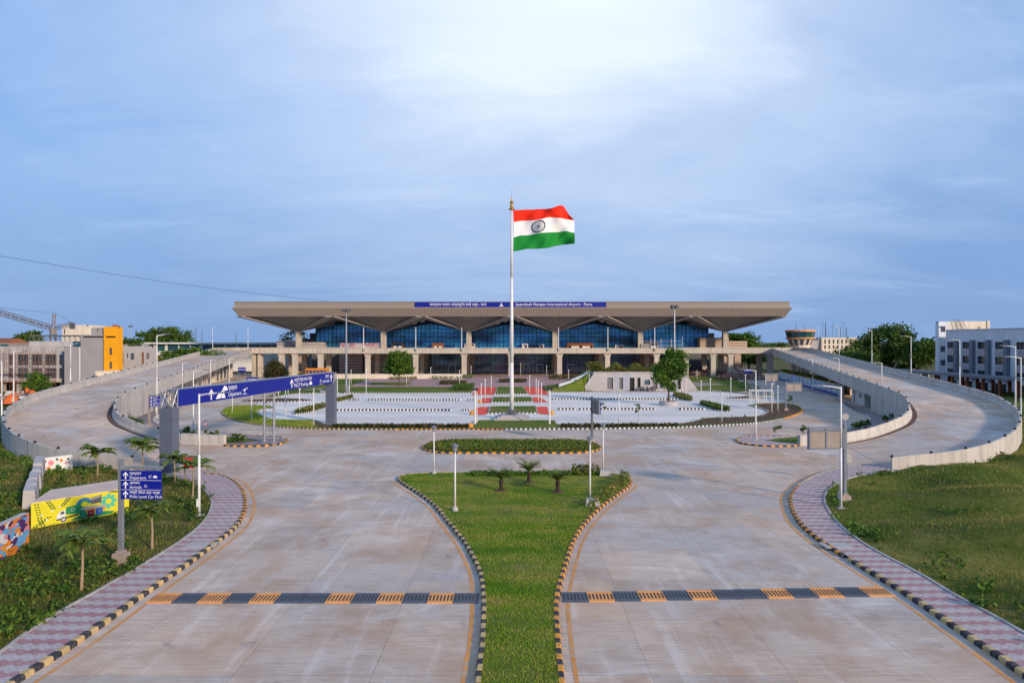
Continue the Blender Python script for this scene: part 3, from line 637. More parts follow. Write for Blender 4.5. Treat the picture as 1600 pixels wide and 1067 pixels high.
for i, c in enumerate(CC):
    xl = -87.6 if i == 0 else c - 14.5 + .01; xr = 87.6 if i == 5 else c + 14.5 - .01; y0, y1, zt, za, h = 219.3, 246, 19.06, 14.6, .8
    if i in (2,): xr = 0 - .01
    if i in (3,): xl = 0 + .01
    B = [(xl, y0, zt), (xr, y0, zt), (xr, y1, zt), (xl, y1, zt)]; A = [(c - h, 232 - h, za), (c + h, 232 - h, za), (c + h, 232 + h, za), (c - h, 232 + h, za)]
    mb = MB()
    mid = (c * .7 + .3 * (xl + xr) / 2, y0 + 8.2, 17.7)   # the front face is creased inwards
    mb.add(A + B + [mid], [(0, 1, 2, 3), (4, 8, 0), (4, 5, 8), (5, 1, 8), (1, 0, 8), (1, 5, 6, 2), (2, 6, 7, 3), (3, 7, 4, 0)])
    o = TP(mb, 'soffit', 'soffit'); rb = MB()
    for q in range(4):
        a = Vector(A[q]); bb = Vector(B[q]); d = (bb - a).normalized(); s = d.cross(Vector((0, 0, 1))).normalized(); up = Vector((0, 0, .18))
        bw = 2.3
        rb.hexa([a - s * .35 - up, a + s * .35 - up, bb + s * bw - up, bb - s * bw - up], [a - s * .35 + up, a + s * .35 + up, bb + s * bw + up * .2, bb - s * bw + up * .2])
    rb.build('rib', 'rib', o)
    mb = MB(); mb.box(c - .85, c + .85, 231.15, 232.85, 8, 14.62); TP(mb, 'column', 'conc')
# glazed bays and their mullions
YG = 240.0
for i, (xa, xb) in enumerate(((-69, -43.6), (-43.6, -14.6), (-14.6, 14.6), (14.6, 43.6), (43.6, 69))):
    m_ = (-58 if i == 0 else 58 if i == 4 else (xa + xb) / 2); zc = lambda x: 19.0 if abs(x) > 68.9 else 17.3
    mb = MB(); mb.add([(xa, YG, 8), (xb, YG, 8), (xb, YG, zc(xb)), (m_, YG, 19.05), (xa, YG, zc(xa))], [(0, 1, 2, 3, 4)]); g = TP(mb, 'glass_bay', 'glass')
    mb = MB(); x = xa + .1
    k = 0
    while x < xb:
        w = .2 if k % 4 == 0 else .09; mb.box(x - w / 2, x + w / 2, YG - .18, YG - .01, 8, 17.2 + 1.8 * (1 - min(1, abs(x - m_) / 14))); x += 1.45; k += 1
    for z in (9.5, 11, 12.5, 14, 15.5, 17): mb.box(xa, xb, YG - .12, YG - .02, z - .06, z + .06)
    mb.build('mullions', 'black', g)
    mb = MB()   # raking white roof trusses in front of the glass
    for s, xe in ((-1, xa), (1, xb)):
        if abs(xe) > 68: continue
        for j in range(5):
            u0, u1 = .08 + j * .18, .08 + j * .18 + .1
            f = lambda u: (xe + (m_ - xe) * u, YG - 1.2, 14.9 + 3.6 * u)
            mb.cyl(f(u0), f(u1), .2, .2, 4)
        mb.cyl((xe + (m_ - xe) * .03, YG - 1.2, 15.0), (xe + (m_ - xe) * .97, YG - 1.2, 18.8), .12, .12, 4)
    mb.build('truss', 'letter', g)
    mb = MB()
    for xe, ze in ((xa, zc(xa)), (xb, zc(xb))):
        mb.hexa([(xe, YG - .3, ze - 2.9), (m_, YG - .3, 19.05 - 1.7), (m_, YG - .2, 19.05 - 1.7), (xe, YG - .2, ze - 2.9)], [(xe, YG - .3, ze), (m_, YG - .3, 19.04), (m_, YG - .2, 19.04), (xe, YG - .2, ze)])
    mb.build('roof_edge', 'navy', g)
for s in (-1, 1):
    mb = MB(); mb.box(s * 69 - .15, s * 69 + .15, 240.2, 262, 8, 19); TP(mb, 'side_glazing', 'glass')
    mb = MB(); mb.box(min(s * 65, s * 75), max(s * 65, s * 75), 236, 239.6, 8, 10.9) if s < 0 else mb.box(65, 75, 236, 239.6, 8, 12.3); TP(mb, 'banded_wall', 'stripeg' if s < 0 else 'stripe')
    mb = MB(); mb.box(min(s * 75.1, s * 82), max(s * 75.1, s * 82), 238, 239.8, 8, 11.2); TP(mb, 'banded_wall', 'stripeg' if s < 0 else 'stripe')
    mb = MB(); mb.box(s * 70.5 - 2.4, s * 70.5 + 2.4, 246, 250, 8, 14); TP(mb, 'stair_tower', 'dgrey' if s < 0 else 'tan')
mb = MB(); mb.box(-69, 69, 241.5, 262, 7.2, 19.0); TP(mb, 'hall_volume', 'dglass')
# entrance portals on the upper level
for x0, x1, mat, hh in ((-27.9, -23.9, 'rust', 2.5), (19.2, 28.3, 'rust', 2.5), (-42, -38, 'wood', 2.6), (-16.6, -12.9, 'white', 2.3), (3.5, 5.6, 'white', 2.2), (9.4, 11.2, 'white', 2.0), (45, 51, 'tan', 2.6), (36, 39, 'white', 1.8)):
    Y0 = 238
    mb = MB(); mb.box(x0, x0 + .35, Y0, 239.7, 8, 8 + hh); mb.box(x1 - .35, x1, Y0, 239.7, 8, 8 + hh); mb.box(x0 + .35, x1 - .35, Y0, 239.7, 8 + hh - (1.0 if mat == 'rust' else .35), 8 + hh); pt = TP(mb, 'portal', mat)
    mb = MB(); q = (x1 - x0)
    for j in range(2 if q > 3.5 else 1):
        xx = x0 + q * (.16 + .42 * j); mb.box(xx, xx + q * .3, 237.9, 238, 8, 9.4)
    mb.build('door', 'offwhite', pt)
# lower level behind the elevated road
for xa, xb, t in ((455, 480, 'stripe'), (488, 520, 'g'), (530, 566, 'stripeg'), (581, 640, 'stripeg'), (640, 659, 'g'), (659, 668, 'stripe'), (668, 720, 'g'), (728, 741, 'stripe'), (741, 795, 'g'), (803, 862, 'g'), (862, 872, 'stripe'), (879, 930, 'g'), (930, 940, 'stripe'), (940, 1000, 'g'), (1000, 1020, 'stripe'), (1032, 1070, 'g'), (1076, 1098, 'g'), (1098, 1112, 'stripe'), (1126, 1140, 'stripe'), (1148, 1158, 'stripe')):
    Y0 = 234 if 522 < xa < 1070 else 238.5
    mb = MB(); mb.box(PX(xa, Y0), PX(xb, Y0), Y0, Y0 + (.8 if t == 'g' else 1.4), -.1, 7.18)
    o = TP(mb, 'ground_floor_glazing' if t == 'g' else 'banded_wall', 'dglass' if t == 'g' else t)
    if t == 'g':
        mb = MB(); x = PX(xa, Y0) + .9
        while x < PX(xb, Y0): mb.box(x - .05, x + .05, Y0 - .1, Y0 - .005, 0, 7.1); x += 1.6
        for z in (2.6, 4.9): mb.box(PX(xa, Y0), PX(xb, Y0), Y0 - .07, Y0 - .008, z - .05, z + .05)
        mb.build('mullions', 'black', o)
for px in (817, 838, 887, 700):
    x = PX(px, 232); mb = MB(); mb.box(x, x + .2, 233.6, 233.85, 0, 3); mb.box(x + 2.2, x + 2.4, 233.6, 233.85, 0, 3); mb.box(x, x + 2.4, 233.6, 233.85, 3, 3.3); TP(mb, 'entrance_frame', 'galv')
mb = MB(); mb.box(-69, 69, 235.5, 262, -.1, 7.15); TP(mb, 'service_core', 'dgrey')
# the name board on the roof edge
SG = thing('airport_name_sign', 'long blue name board with white lettering in two scripts on the terminal roof edge', 'sign', (0, 218.2, 21.95))
mb = MB(); mb.box(-30.9, 30.1, -.25, .0, 0, 1.62); mb.build('board', 'blue', SG)
L = Letters(); L.fit('जयप्रकाश नारायण अंतर्राष्ट्रीय हवाई अड्डा - पटना', -26.3, -8.2, .45, 1.15, -.27); L.fit('Jayprakash Narayan International Airport - Patna', 1.1, 25.6, .48, 1.25, -.27)
L.poly([(-4.2, .3), (-2.6, .3), (-3.4, .75)], -.27); L.poly([(-3.7, .7), (-3.1, .7), (-3.4, 1.4)], -.27); L.build('lettering', 'letter', SG)
# ================================================================== FLAG AND FLAGPOLE
FX, FY = G(799.5, 655)
fp = thing('flagpole', 'tall white tapering flagpole on a stepped stone plinth in the middle', 'flagpole', (FX, FY, 0))
mb = MB()
for w, z0, z1 in ((2.45, .1, .32), (1.95, .32, .52), (1.45, .52, .7)): mb.box(-w, w, -w, w, z0, z1)
mb.build('plinth', 'stone', fp); mb = MB(); mb.box(-.62, .62, -.62, .62, .7, 1.35); mb.build('pedestal', 'dgrey', fp)
mb = MB(); mb.tube([(0, 0, 1.35), (0, 0, 8), (0, 0, 20), (0, 0, 29.6)], [.30, .26, .2, .11], 16); mb.box(.18, .3, -.22, .02, 2.4, 4); mb.build('pole', 'white', fp, True)
mb = MB(); mb.lathe([(.1, 0), (.42, .02), (.44, .14), (.2, .3), (.16, .5), (.24, .62), (.15, .75), (.15, .95), (.3, 1.0), (.3, 1.1), (.12, 1.2), (.1, 1.4), (.13, 1.5), (.02, 1.7), (.012, 2.9)], (0, 0, 29.6), 14)
for k in range(4): a = PI / 4 + k * PI / 2; mb.cyl((.3 * math.cos(a), .3 * math.sin(a), 29.8), (.27 * math.cos(a), .27 * math.sin(a), 30.65), .025, n=5)
mb.build('finial', 'brass', fp, True)
# flag: outline and band edges follow the cloth, folds give it depth
def crv(pts):
    xs = np.array([(p[0] - 325) / 785 for p in pts]); zs = np.array([PZ(290 + p[1] / 8.206, FY) for p in pts]); return lambda u: np.interp(u, xs, zs)
c0 = crv([(325, 315), (490, 306), (650, 301), (830, 304), (900, 268), (940, 252), (985, 252), (1025, 350), (1070, 385), (1110, 425)])
c1 = crv([(325, 470), (390, 455), (450, 445), (520, 447), (600, 450), (700, 430), (790, 407), (900, 420), (1110, 425)])
c2 = crv([(325, 665), (430, 635), (480, 638), (550, 630), (700, 612), (850, 595), (940, 582), (1000, 576), (1060, 592), (1110, 598)])
c3 = crv([(325, 845), (400, 832), (500, 815), (640, 814), (760, 805), (850, 775), (980, 745), (1050, 752), (1110, 755)])
def sm(f):
    def g(u): return sum(f(np.clip(u + d, 0, 1)) for d in (-.035, -.02, 0, .02, .035)) / 5
    return g
c0, c1, c2, c3 = map(sm, (c0, c1, c2, c3))
def flagpt(u, v, d=0):
    t = v * 3; k = min(2, int(t)); f = t - k; a = (c0, c1, c2, c3)
    z = a[k](u) * (1 - f) + a[k + 1](u) * f
    x = (785 / 8.206) * FY / F * (u + .01 * math.sin(3 * v))
    y = .15 + u ** .7 * (.75 * math.sin(7.5 * u + 2.2 * v) + .3 * math.sin(15 * u - 5 * v + 1) + .16 * math.sin(26 * u + 11 * v)) 
    return (FX + .2 + x, FY - .1 + y + d, z)
nu, nv = 90, 54; mb = MB()
mb.v = [flagpt(i / nu, j / nv) for j in range(nv + 1) for i in range(nu + 1)]
for j in range(nv):
    for i in range(nu): mb.f.append((j * (nu + 1) + i, (j + 1) * (nu + 1) + i, (j + 1) * (nu + 1) + i + 1, j * (nu + 1) + i + 1)); mb.m.append(j * 3 // nv)
fl = tag(mb.build('flag', ['saffron', 'flagw', 'flagg'], None, True), 'large orange, white and green flag with a spoked navy wheel, flying', 'flag')
mb = MB()
def wheel(r, a): return (.402 + r * math.cos(a) * .115, .5 + r * math.sin(a) * .15)
for d in (-.03, .03):
    for i in range(48):
        a0, a1 = 2 * PI * i / 48, 2 * PI * (i + 1) / 48
        mb.add([flagpt(*wheel(r, a), d) for r, a in ((1, a0), (1, a1), (.85, a1), (.85, a0))], [(0, 1, 2, 3)])
        if i % 2 == 0:
            for q in range(4):
                r0, r1 = .12 + q * .19, .12 + (q + 1) * .19; w = .035
                mb.add([flagpt(*wheel(r, a0 + s), d) for r, s in ((r0, -w), (r1, -w * .6), (r1, w * .6), (r0, w))], [(0, 1, 2, 3)])
        mb.add([flagpt(*wheel(r, a), d) for r, a in ((.16, a0), (.16, a1), (.0, a1))], [(0, 1, 2)])
mb.build('emblem', 'navy', fl)

# ================================================================== LAMPS
def lamp_kind():
    T = thing('street_lamp', 'x', 'street lamp', (0, 0, 0), 0, 'tall white street lamps')
    mb = MB(); mb.tube([(0, 0, 0), (0, 0, 4), (0, 0, 8)], [.09, .075, .055], 10); mb.build('pole', 'white', T, True)
    mb = MB(); mb.tube([(0, 0, 7.9), (.5, 0, 8.0), (1.3, 0, 8.08)], [.05, .04, .035], 6); mb.build('arm', 'white', T)
    mb = MB(); mb.hexa([(1.2, -.14, 8.03), (2.0, -.1, 8.08), (2.0, .1, 8.08), (1.2, .14, 8.03)], [(1.2, -.1, 8.13), (2.0, -.06, 8.14), (2.0, .06, 8.14), (1.2, .1, 8.13)]); mb.build('lamp_head', 'grey', T)
    mb = MB(); mb.box(-.24, .24, -.24, .24, -.02, .05); mb.build('base', 'conc2', T); mb = MB(); mb.box(-.1, .1, -.17, -.11, .6, 1.1); mb.build('hatch', 'white', T)
    return T
lp = lamp_kind(); reg(lp)
def gl(x, y, top, z0=.12):
    X, Y = G(x, y); return (X, Y, z0), (PZ(top, Y) - z0)
LAMPS = [(*gl(311, 808, 613), 0, 'white street lamp beside the left footpath, in front of the blue gantry'), (*gl(1314, 797, 602), PI, 'white street lamp on the right lawn beside the footpath, before the grey sign back'),
 (*gl(1181, 689, 577), PI, 'white street lamp on the kerbed nose island at the start of the right ramp'), (*gl(302, 677, 578), 0, 'white street lamp just behind the tall grey gantry post, on the left verge'),
 (*gl(245, 655, 522), 0, 'tallest street lamp behind the blue three row board under the left ramp'), (*gl(285, 636, 567), 0, 'white street lamp on the left verge, second behind the gantry post'),
 (*gl(329, 626, 562), 0, 'white street lamp on the left verge, third behind the gantry post'), (*gl(358, 621, 560), 0, 'white street lamp on the left verge farthest from the gantry, near the blue signs'),
 ((-83, 214.6, 8), 7.3, 0, 'street lamp on the elevated road where the left ramp arrives'), ((-93.7, 213.6, 8), 7.6, 0, 'street lamp on the outer edge at the very top of the left ramp'),
 ((93.4, 208, 7.6), 7.9, PI, 'street lamp on the outer parapet at the top of the right ramp'), ((84.6, 176.5, 6.2), 8.5, PI, 'street lamp on the right ramp parapet before the white block behind'),
 ((77.7, 147.4, 5.0), 8.5, PI, 'street lamp on the right ramp parapet before the big leafy tree'), ((71.9, 123, 4.0), 8, PI, 'street lamp on the right ramp parapet at the right edge of the leafy trees'),
 ((66.9, 102, 3.2), 8.1, PI, 'street lamp on the right ramp parapet before the office block windows'), ((62.4, 84.6, 2.2), 8.3, PI, 'street lamp at the right ramp bend, farther of the pair there'),
 ((57.7, 77.4, .1), 9.2, PI, 'street lamp outside the right ramp bend, nearer of the pair there'), ((-57.7, 77.2, .1), 8.7, PI, 'street lamp outside the left ramp bend, nearer of the pair there'),
 ((-65.4, 89.6, 2.6), 7.2, 0, 'street lamp at the left ramp bend, farther of the pair there'), ((-67.9, 105, 3.2), 7.5, 0, 'street lamp on the left ramp parapet before the blank grey building'),
 (*gl(1378, 649, 566), PI, 'street lamp on the right verge by the pale booth under the ramp'), (*gl(1270, 613, 560.6), PI, 'street lamp before the far end of the painted hoarding'), (*gl(1311, 624, 559), PI, 'street lamp before the near end of the painted hoarding')]
for i, (loc, h, rz, lab) in enumerate(LAMPS):
    o = lp if i == 0 else dup(lp, lab, loc, rz); o.location = loc; o.rotation_euler.z = rz; o.scale = (1, 1, h / 8.1); o['label'] = lab
# lantern posts of the garden: near ones
def park_kind():
    T = thing('park_lamp', 'x', 'park lamp', (0, 0, 0), 0, 'white park lamps')
    mb = MB(); mb.tube([(0, 0, 0), (0, 0, 3.9)], [.062, .05], 9); mb.build('post', 'white', T, True)
    mb = MB(); mb.lathe([(.05, 3.9), (.12, 3.95), (.15, 4.25), (.13, 4.27)], (0, 0, 0), 10); mb.build('lantern', 'galv', T)
    mb = MB(); mb.lathe([(.27, 4.28), (.27, 4.33), (.12, 4.42), (.03, 4.5)], (0, 0, 0), 12); mb.build('cap', 'fin', T)
    mb = MB(); mb.lathe([(.2, 0), (.2, .12), (.09, .3)], (0, 0, 0), 10); mb.build('base', 'conc2', T); return T
pk = park_kind(); reg(pk)
NEAR = [(711, 801, 692, 'white lantern post on the front lawn, left of the three cycads'), (678, 742, 664, 'white lantern post at the far left corner of the front lawn'), (922, 787, 680, 'white lantern post on the front lawn on a concrete block, right of the cycads'), (942.5, 741, 660, 'white lantern post at the far right corner of the front lawn')]
for i, (x, y, t, lab) in enumerate(NEAR):
    loc, h = gl(x, y, t, .13); o = pk if i == 0 else dup(pk, lab, loc); o.location = loc; o.scale = (1, 1, h / 4.5); o['label'] = lab
for x, y, lab in ((922, 789, 'rough concrete block at the foot of the right lantern post'), (942.5, 743.5, 'rough concrete block at the foot of the far right lantern post')):
    X, Y = G(x, y); mb = MB(); mb.hexa([(-.5, -.3, 0), (.5, -.35, 0), (.45, .3, 0), (-.45, .28, 0)], [(-.42, -.24, .42), (.4, -.28, .36), (.4, .22, .4), (-.4, .2, .45)]); tag(mb.build('footing_block', 'conc2', None, False, (X + .1, Y - .55 if x < 930 else Y - .5, .12)), lab, 'footing')
# small white posts of the car park and plaza
def post_kind():
    T = thing('park_lamp', 'x', 'park lamp', (0, 0, 0), 0, 'white lamp posts of the car park and plaza')
    mb = MB(); mb.tube([(0, 0, 0), (0, 0, 3.75)], [.075, .06], 7); mb.build('post', 'white', T, True)
    mb = MB(); mb.ball((0, 0, 3.88), .17, 9, 6); mb.build('lamp_globe', 'offwhite', T, True); return T
pp = post_kind(); reg(pp)
POSTS = [(363, 645, 605, 'beside the left end lawn of the car park'), (393, 658.4, 618, 'on the left end lawn, in front of the hooked lot edge'), (435, 621, 607, 'at the left rear corner of the car park'), (450, 617.6, 600, 'on the lawn behind the left rear corner of the lot'), (468, 646.5, 606, 'at the tip of the left planted wedge'), (490, 666, 604, 'just left of the far grey gantry post'),
 (527, 624, 589, 'by the second planted wedge on the left'), (545.6, 616, 590, 'at the rear kerb just right of the floodlight mast'), (548.5, 601.5, 578, 'on the plaza edge behind the floodlight mast'), (572, 615.5, 576, 'at the rear kerb, left of the round tree'), (635, 603, 579, 'just right of the round tree trunk'), (673, 594.5, 573.5, 'before the dark glass, left of the hedge bed'), (718, 602, 578, 'beside the brown hedge bed on the plaza'),
 (736, 588.6, 571.6, 'far left of the plaza near a banded pillar'), (751.7, 632, 599, 'on the left red path, nearest of the line'), (758, 627.6, 592, 'on the left red path, second of the line'), (767.5, 613.6, 587, 'on the left red path, farthest of the line'), (827.6, 616, 586, 'on the right red path, farthest of the line'), (837.6, 621.5, 592, 'on the right red path, third from the front'), (841, 628, 595, 'on the right red path, second from the front'), (846, 633.7, 598, 'on the right red path, nearest of the line'),
 (813.6, 587, 567, 'before the terminal doors right of the flagpole'), (854, 588, 571, 'at the back of the plaza on the right'), (888.5, 600.6, 577.5, 'before the green bank of the bunker'), (920.6, 611, 584, 'before the sloping left end of the bunker'), (967, 664, 616, 'on the front strip right of the angled sign'), (1072, 622.5, 592, 'at the right planted wedge behind the big tree'), (1095.5, 624, 594, 'right of the bunker, first along the rear kerb'), (1110, 631.5, 591, 'right of the bunker, by the planted wedge'), (1142, 622, 590, 'before the right rear lawn'), (1128, 662, 613, 'at the left tip of the right end bed'), (1089, 594, 579, 'at the top of the right rear lawn'), (1165, 613.6, 585, 'at the right corner of the rear lawn'), (1206, 646.6, 598, 'first of three on the brown soil bed'), (1209.5, 616, 594, 'behind the white barrier frames'), (1215.5, 645, 602, 'second of three on the brown soil bed'), (446, 655.6, 606, 'dark stained, on the front left lawn edge')]
for i, (x, y, t, lab) in enumerate(POSTS):
    loc, h = gl(x, y, t, .05); lab = 'thin white lamp post ' + lab; o = pp if i == 0 else dup(pp, lab, loc); o.location = loc; o.scale = (1, 1, h / 4.05); o['label'] = lab
# pairs of camera posts at the lot's middle
def campost():
    T = thing('floodlight_post', 'x', 'floodlight post', (0, 0, 0), 0, 'posts with dark floodlights at the lot entrances')
    mb = MB(); mb.tube([(0, 0, 0), (0, 0, 4.5)], [.13, .11], 8); mb.build('post', 'white', T)
    mb = MB()
    for k in (-1, 1): mb.cbox((k * .22, -.1, 4.62), (.34, .3, .3))
    mb.box(-.3, .3, .02, .08, 4.44, 4.5); mb.build('floodlight', 'black', T); return T
cp = campost(); reg(cp)
for i, (x, y, lab) in enumerate(((742.3, 663.8, 'white post with dark floodlights at the left corner of the flag plot'), (858.7, 663.6, 'white post with dark floodlights at the right corner of the flag plot'))):
    loc, h = gl(x, y, 611, .13); o = cp if i == 0 else dup(cp, lab, loc); o.location = loc; o['label'] = lab
X, Y = G(745.3, 661); mb = MB(); mb.cyl((0, 0, 0), (0, 0, 4.1), .06, .05, 7); mb.box(-.09, .09, -.09, .09, 0, .25); tag(mb.build('post', 'white', None, False, (X, Y, .12)), 'bare white post standing close behind the left floodlight post', 'post')
# thin poles on the elevated road's parapet
def dpole():
    T = thing('parapet_pole', 'x', 'lamp pole', (0, 0, 0), 0, 'white poles along the elevated road parapet')
    mb = MB(); mb.tube([(0, 0, 0), (0, 0, 7)], [.15, .11], 7); mb.build('pole', 'white', T)
    mb = MB(); mb.box(-.2, .2, -.1, .25, -.3, .3); mb.build('bracket', 'dgrey', T)
    mb = MB(); mb.box(-.1, .1, -.5, .3, 6.9, 7.05); mb.build('lamp_head', 'galv', T); return T
dp = dpole(); reg(dp)
for i, x in enumerate((568, 649.5, 721.3, 797, 872.6, 949.7, 1023)):
    lab = 'white pole fixed to the elevated road parapet, ' + ('first', 'second', 'third', 'fourth', 'fifth', 'sixth', 'seventh')[i] + ' from the left'
    loc = (PX(x, 212.7), 212.7, 8.4); o = dp if i == 0 else dup(dp, lab, loc); o.location = loc; o['label'] = lab
# floodlight masts
def mast():
    T = thing('floodlight_mast', 'x', 'floodlight mast', (0, 0, 0), 0, 'tall floodlight masts')
    mb = MB(); mb.tube([(0, 0, 0), (0, 0, 9), (0, 0, 17.6)], [.26, .2, .13], 10); mb.build('mast', 'galv', T)
    mb = MB(); mb.lathe([(.5, 17.5), (.6, 17.55), (.6, 17.65), (.5, 17.7)], (0, 0, 0), 12); mb.cyl((0, 0, 17.6), (0, 0, 18.4), .04, n=5); r = mb.build('ring', 'dgrey', T)
    for k in range(6):
        a = k * PI / 3; mb = MB(); x, y = .78 * math.cos(a), .78 * math.sin(a); mb.hexa([(x - .22, y - .22, 17.35), (x + .22, y - .22, 17.35), (x + .22, y + .22, 17.35), (x - .22, y + .22, 17.35)], [(x - .16, y - .16, 17.95), (x + .16, y - .16, 17.95), (x + .16, y + .16, 17.95), (x - .16, y + .16, 17.95)]); mb.build('floodlight', 'dgrey', r)
    mb = MB(); mb.box(.2, .7, -.3, .2, .0, 1.3); mb.build('control_box', 'galv', T); return T
ms = mast(); reg(ms)
for i, (loc, sz, lab) in enumerate((((PX(541, 147.5), 147.5, .05), 1, 'tall steel floodlight mast at the rear left of the car park'), ((PX(1054, 151.4), 151.4, 0), 1.06, 'tall steel floodlight mast behind the big leafy tree'), ((PX(204, 300), 300, 0), 1.0, 'far floodlight mast beyond the yellow tower'))):
    o = ms if i == 0 else dup(ms, lab, loc); o.location = loc; o.scale = (1, 1, sz); o['label'] = lab

# ================================================================== SIGNS
ROWS = (('प्रस्थान', 'Departure'), ('आगमन', 'Arrivals'), ('मल्टी लेवल कार पार्क', 'Multi Level Car Park'))
def dirsign(loc, rz, label, front=True, side=1, w=2.05, z0=3.28, z1=4.67, H=5.15, words=True, pedestal=True, pmat='galv'):
    "post with a board cantilevered to local +x (side=1); the blue face looks to local -y when front"
    T = thing('direction_sign', label, 'direction sign', loc, rz, 'cantilevered blue direction signs')
    mb = MB(); mb.box(-.1, .1, -.1, .1, .0, H); mb.build('post', pmat, T)
    if pedestal: mb = MB(); mb.hexa([(-.36, -.3, -.3), (.36, -.3, -.3), (.36, .3, -.3), (-.36, .3, -.3)], [(-.3, -.25, .3), (.3, -.25, .3), (.3, .25, .3), (-.3, .25, .3)]); mb.box(-.18, .18, -.16, .16, .3, .42); mb.build('footing', 'tan', T)
    a, c = (.1, .1 + w) if side > 0 else (-.1 - w, -.1); mb = MB(); f = -1 if front else 1
    mb.box(a, c, -.16 if front else .09, -.09 if front else .16, z0, z1); bd = mb.build('board', 'blue', T)
    mb = MB(); mb.box(min(a, -.1), max(c, .1), -.05, .05, z1 + .08, z1 + .2)
    for x in ((a + .2, c - .2) if front else (a + .04, (a + c) / 2, c - .04)): mb.box(x - .06, x + .06, -.08, .08, z0, z1 + .08)
    for z in (z0 + .05, z1 - .05):
        if not front: mb.box(a, c, -.085, .085, z - .05, z + .05)
    mb.build('frame', 'fin' if not front else 'galv', T)
    if not front:
        m_ = (a + c) / 2
        for q0, q1 in ((a + .1, m_ - .06), (m_ + .06, c - .1)): mb = MB(); mb.box(q0, q1, -.04, .06, z0 + .1, z1 - .1); mb.build('back_panel', 'tan', T)
    elif words:
        L = Letters(); rh = (z1 - z0) / 3
        for i, (hi, en) in enumerate(ROWS):
            z = z1 - rh * (i + 1); L.arrow(a + .24, z + rh * .12, rh * .76, -.166)
            L.text(hi, a + .44, z + rh * .58, .19, -.166); L.text(en, a + .44, z + rh * .14, .2, -.166)
            if i < 2: L.poly([(a, z - .008), (c, z - .008), (c, z + .008), (a, z + .008)], -.166)
            if i == 0: L.plane(a + 1.5, z + rh * .45, .2, -.166); L.car(a + 1.75, z + rh * .28, .22, -.166)
            if i == 1: L.plane(a + 1.28, z + rh * .45, .2, -.166, -1)
        L.build('lettering', 'letter', bd)
    return T
X, Y = G(189, 882); dirsign((X, Y, .3), R(-4), 'nearest blue direction sign with three arrow rows beside the left footpath', z0=2.98, z1=4.37, H=4.9)
X, Y = G(1320, 786); dirsign((X, Y, .25), R(6), 'large direction sign on the right lawn edge, its two tan back panels showing', False, -1, 2.5, 3.45, 4.75, 5.1, pedestal=True, pmat='fin')
X, Y = G(925, 691); dirsign((X, Y, .13), R(-77), 'direction sign turned edge on, standing on the oval bed', False, 1, 2.2, 3.1, 4.55, 4.9, pmat='dgrey')
X, Y = G(233, 667); dirsign((X, Y, .1), 0, 'blue three row direction sign on the verge, half hidden behind the gantry post', True, 1, 2.3, 2.5, 3.85, 4.2, pmat='tan')
X, Y = G(1228, 642.5); dirsign((X, Y, .13), R(4), 'direction sign seen from behind on the brown soil bed, grey back panels', False, 1, 2.5, 3.0, 4.25, 4.6, pmat='fin')
X, Y = G(1196.5, 614); dirsign((X, Y, .0), 0, 'small sign seen from behind near the far end of the painted hoarding', False, 1, 2.5, 2.5, 4.0, 4.1, pmat='galv')
def board(x0, x1, y0, y1, Y, label):
    T = thing('sign_board', label, 'sign', (PX((x0 + x1) / 2, Y), Y, 0), 0, 'small blue boards on two posts'); w = (x1 - x0) * Y / F / 2; z0, z1 = PZ(y1, Y), PZ(y0, Y)
    mb = MB(); mb.box(-w, w, -.06, 0, z0, z1); mb.build('board', 'blue', T)
    mb = MB(); mb.box(-w * .85, w * .85, -.075, -.062, (z0 + z1) / 2 - .06, (z0 + z1) / 2 + .06); mb.build('white_line', 'letter', T)
    for k in (-.8, .8): mb = MB(); mb.box(k * w - .05, k * w + .05, .005, .1, 0, z1); mb.build('post', 'galv', T)
board(372, 384, 574, 581, 165, 'small blue board on posts between the left ramp piers'); board(385, 403, 589.5, 596, 150, 'wide low blue board behind the gantry beam, left of the rusty tree'); board(437, 448, 575, 580, 180, 'blue board behind the rusty leaved tree'); board(1162, 1175, 576.5, 583, 185, 'board by the rubble heap near the right ramp foot')
# --- gantry
A = Vector((-28.9, 58.2, 0)); B_ = Vector((-24.2, 91.2, 0)); ab = B_ - A; LG = ab.length; th = math.atan2(ab.y, ab.x)
GT = thing('sign_gantry', 'long blue overhead road sign spanning from a tall grey clad post to another', 'gantry sign', A, th)
mb = MB(); mb.box(.0, LG + .35, -.34, -.22, 5.45, 6.85); bm_ = mb.build('beam_panel', 'blue', GT)
mb = MB(); mb.box(-.2, LG + .3, -.2, .5, 6.86, 6.94)
for z in (5.5, 6.75):
    for y in (-.18, .42): mb.cyl((-.7, y, z), (LG + .2, y, z), .06, n=6)
k = 0; t = 0.
while t < LG: mb.cyl((t, -.18, 5.5 if k % 2 else 6.75), (min(t + 1.5, LG), -.18, 6.75 if k % 2 else 5.5), .03, n=5); mb.cyl((t, .42, 5.5 if k % 2 else 6.75), (min(t + 1.5, LG), .42, 6.75 if k % 2 else 5.5), .03, n=5); t += 1.5; k += 1
mb.build('truss', 'galv', GT)
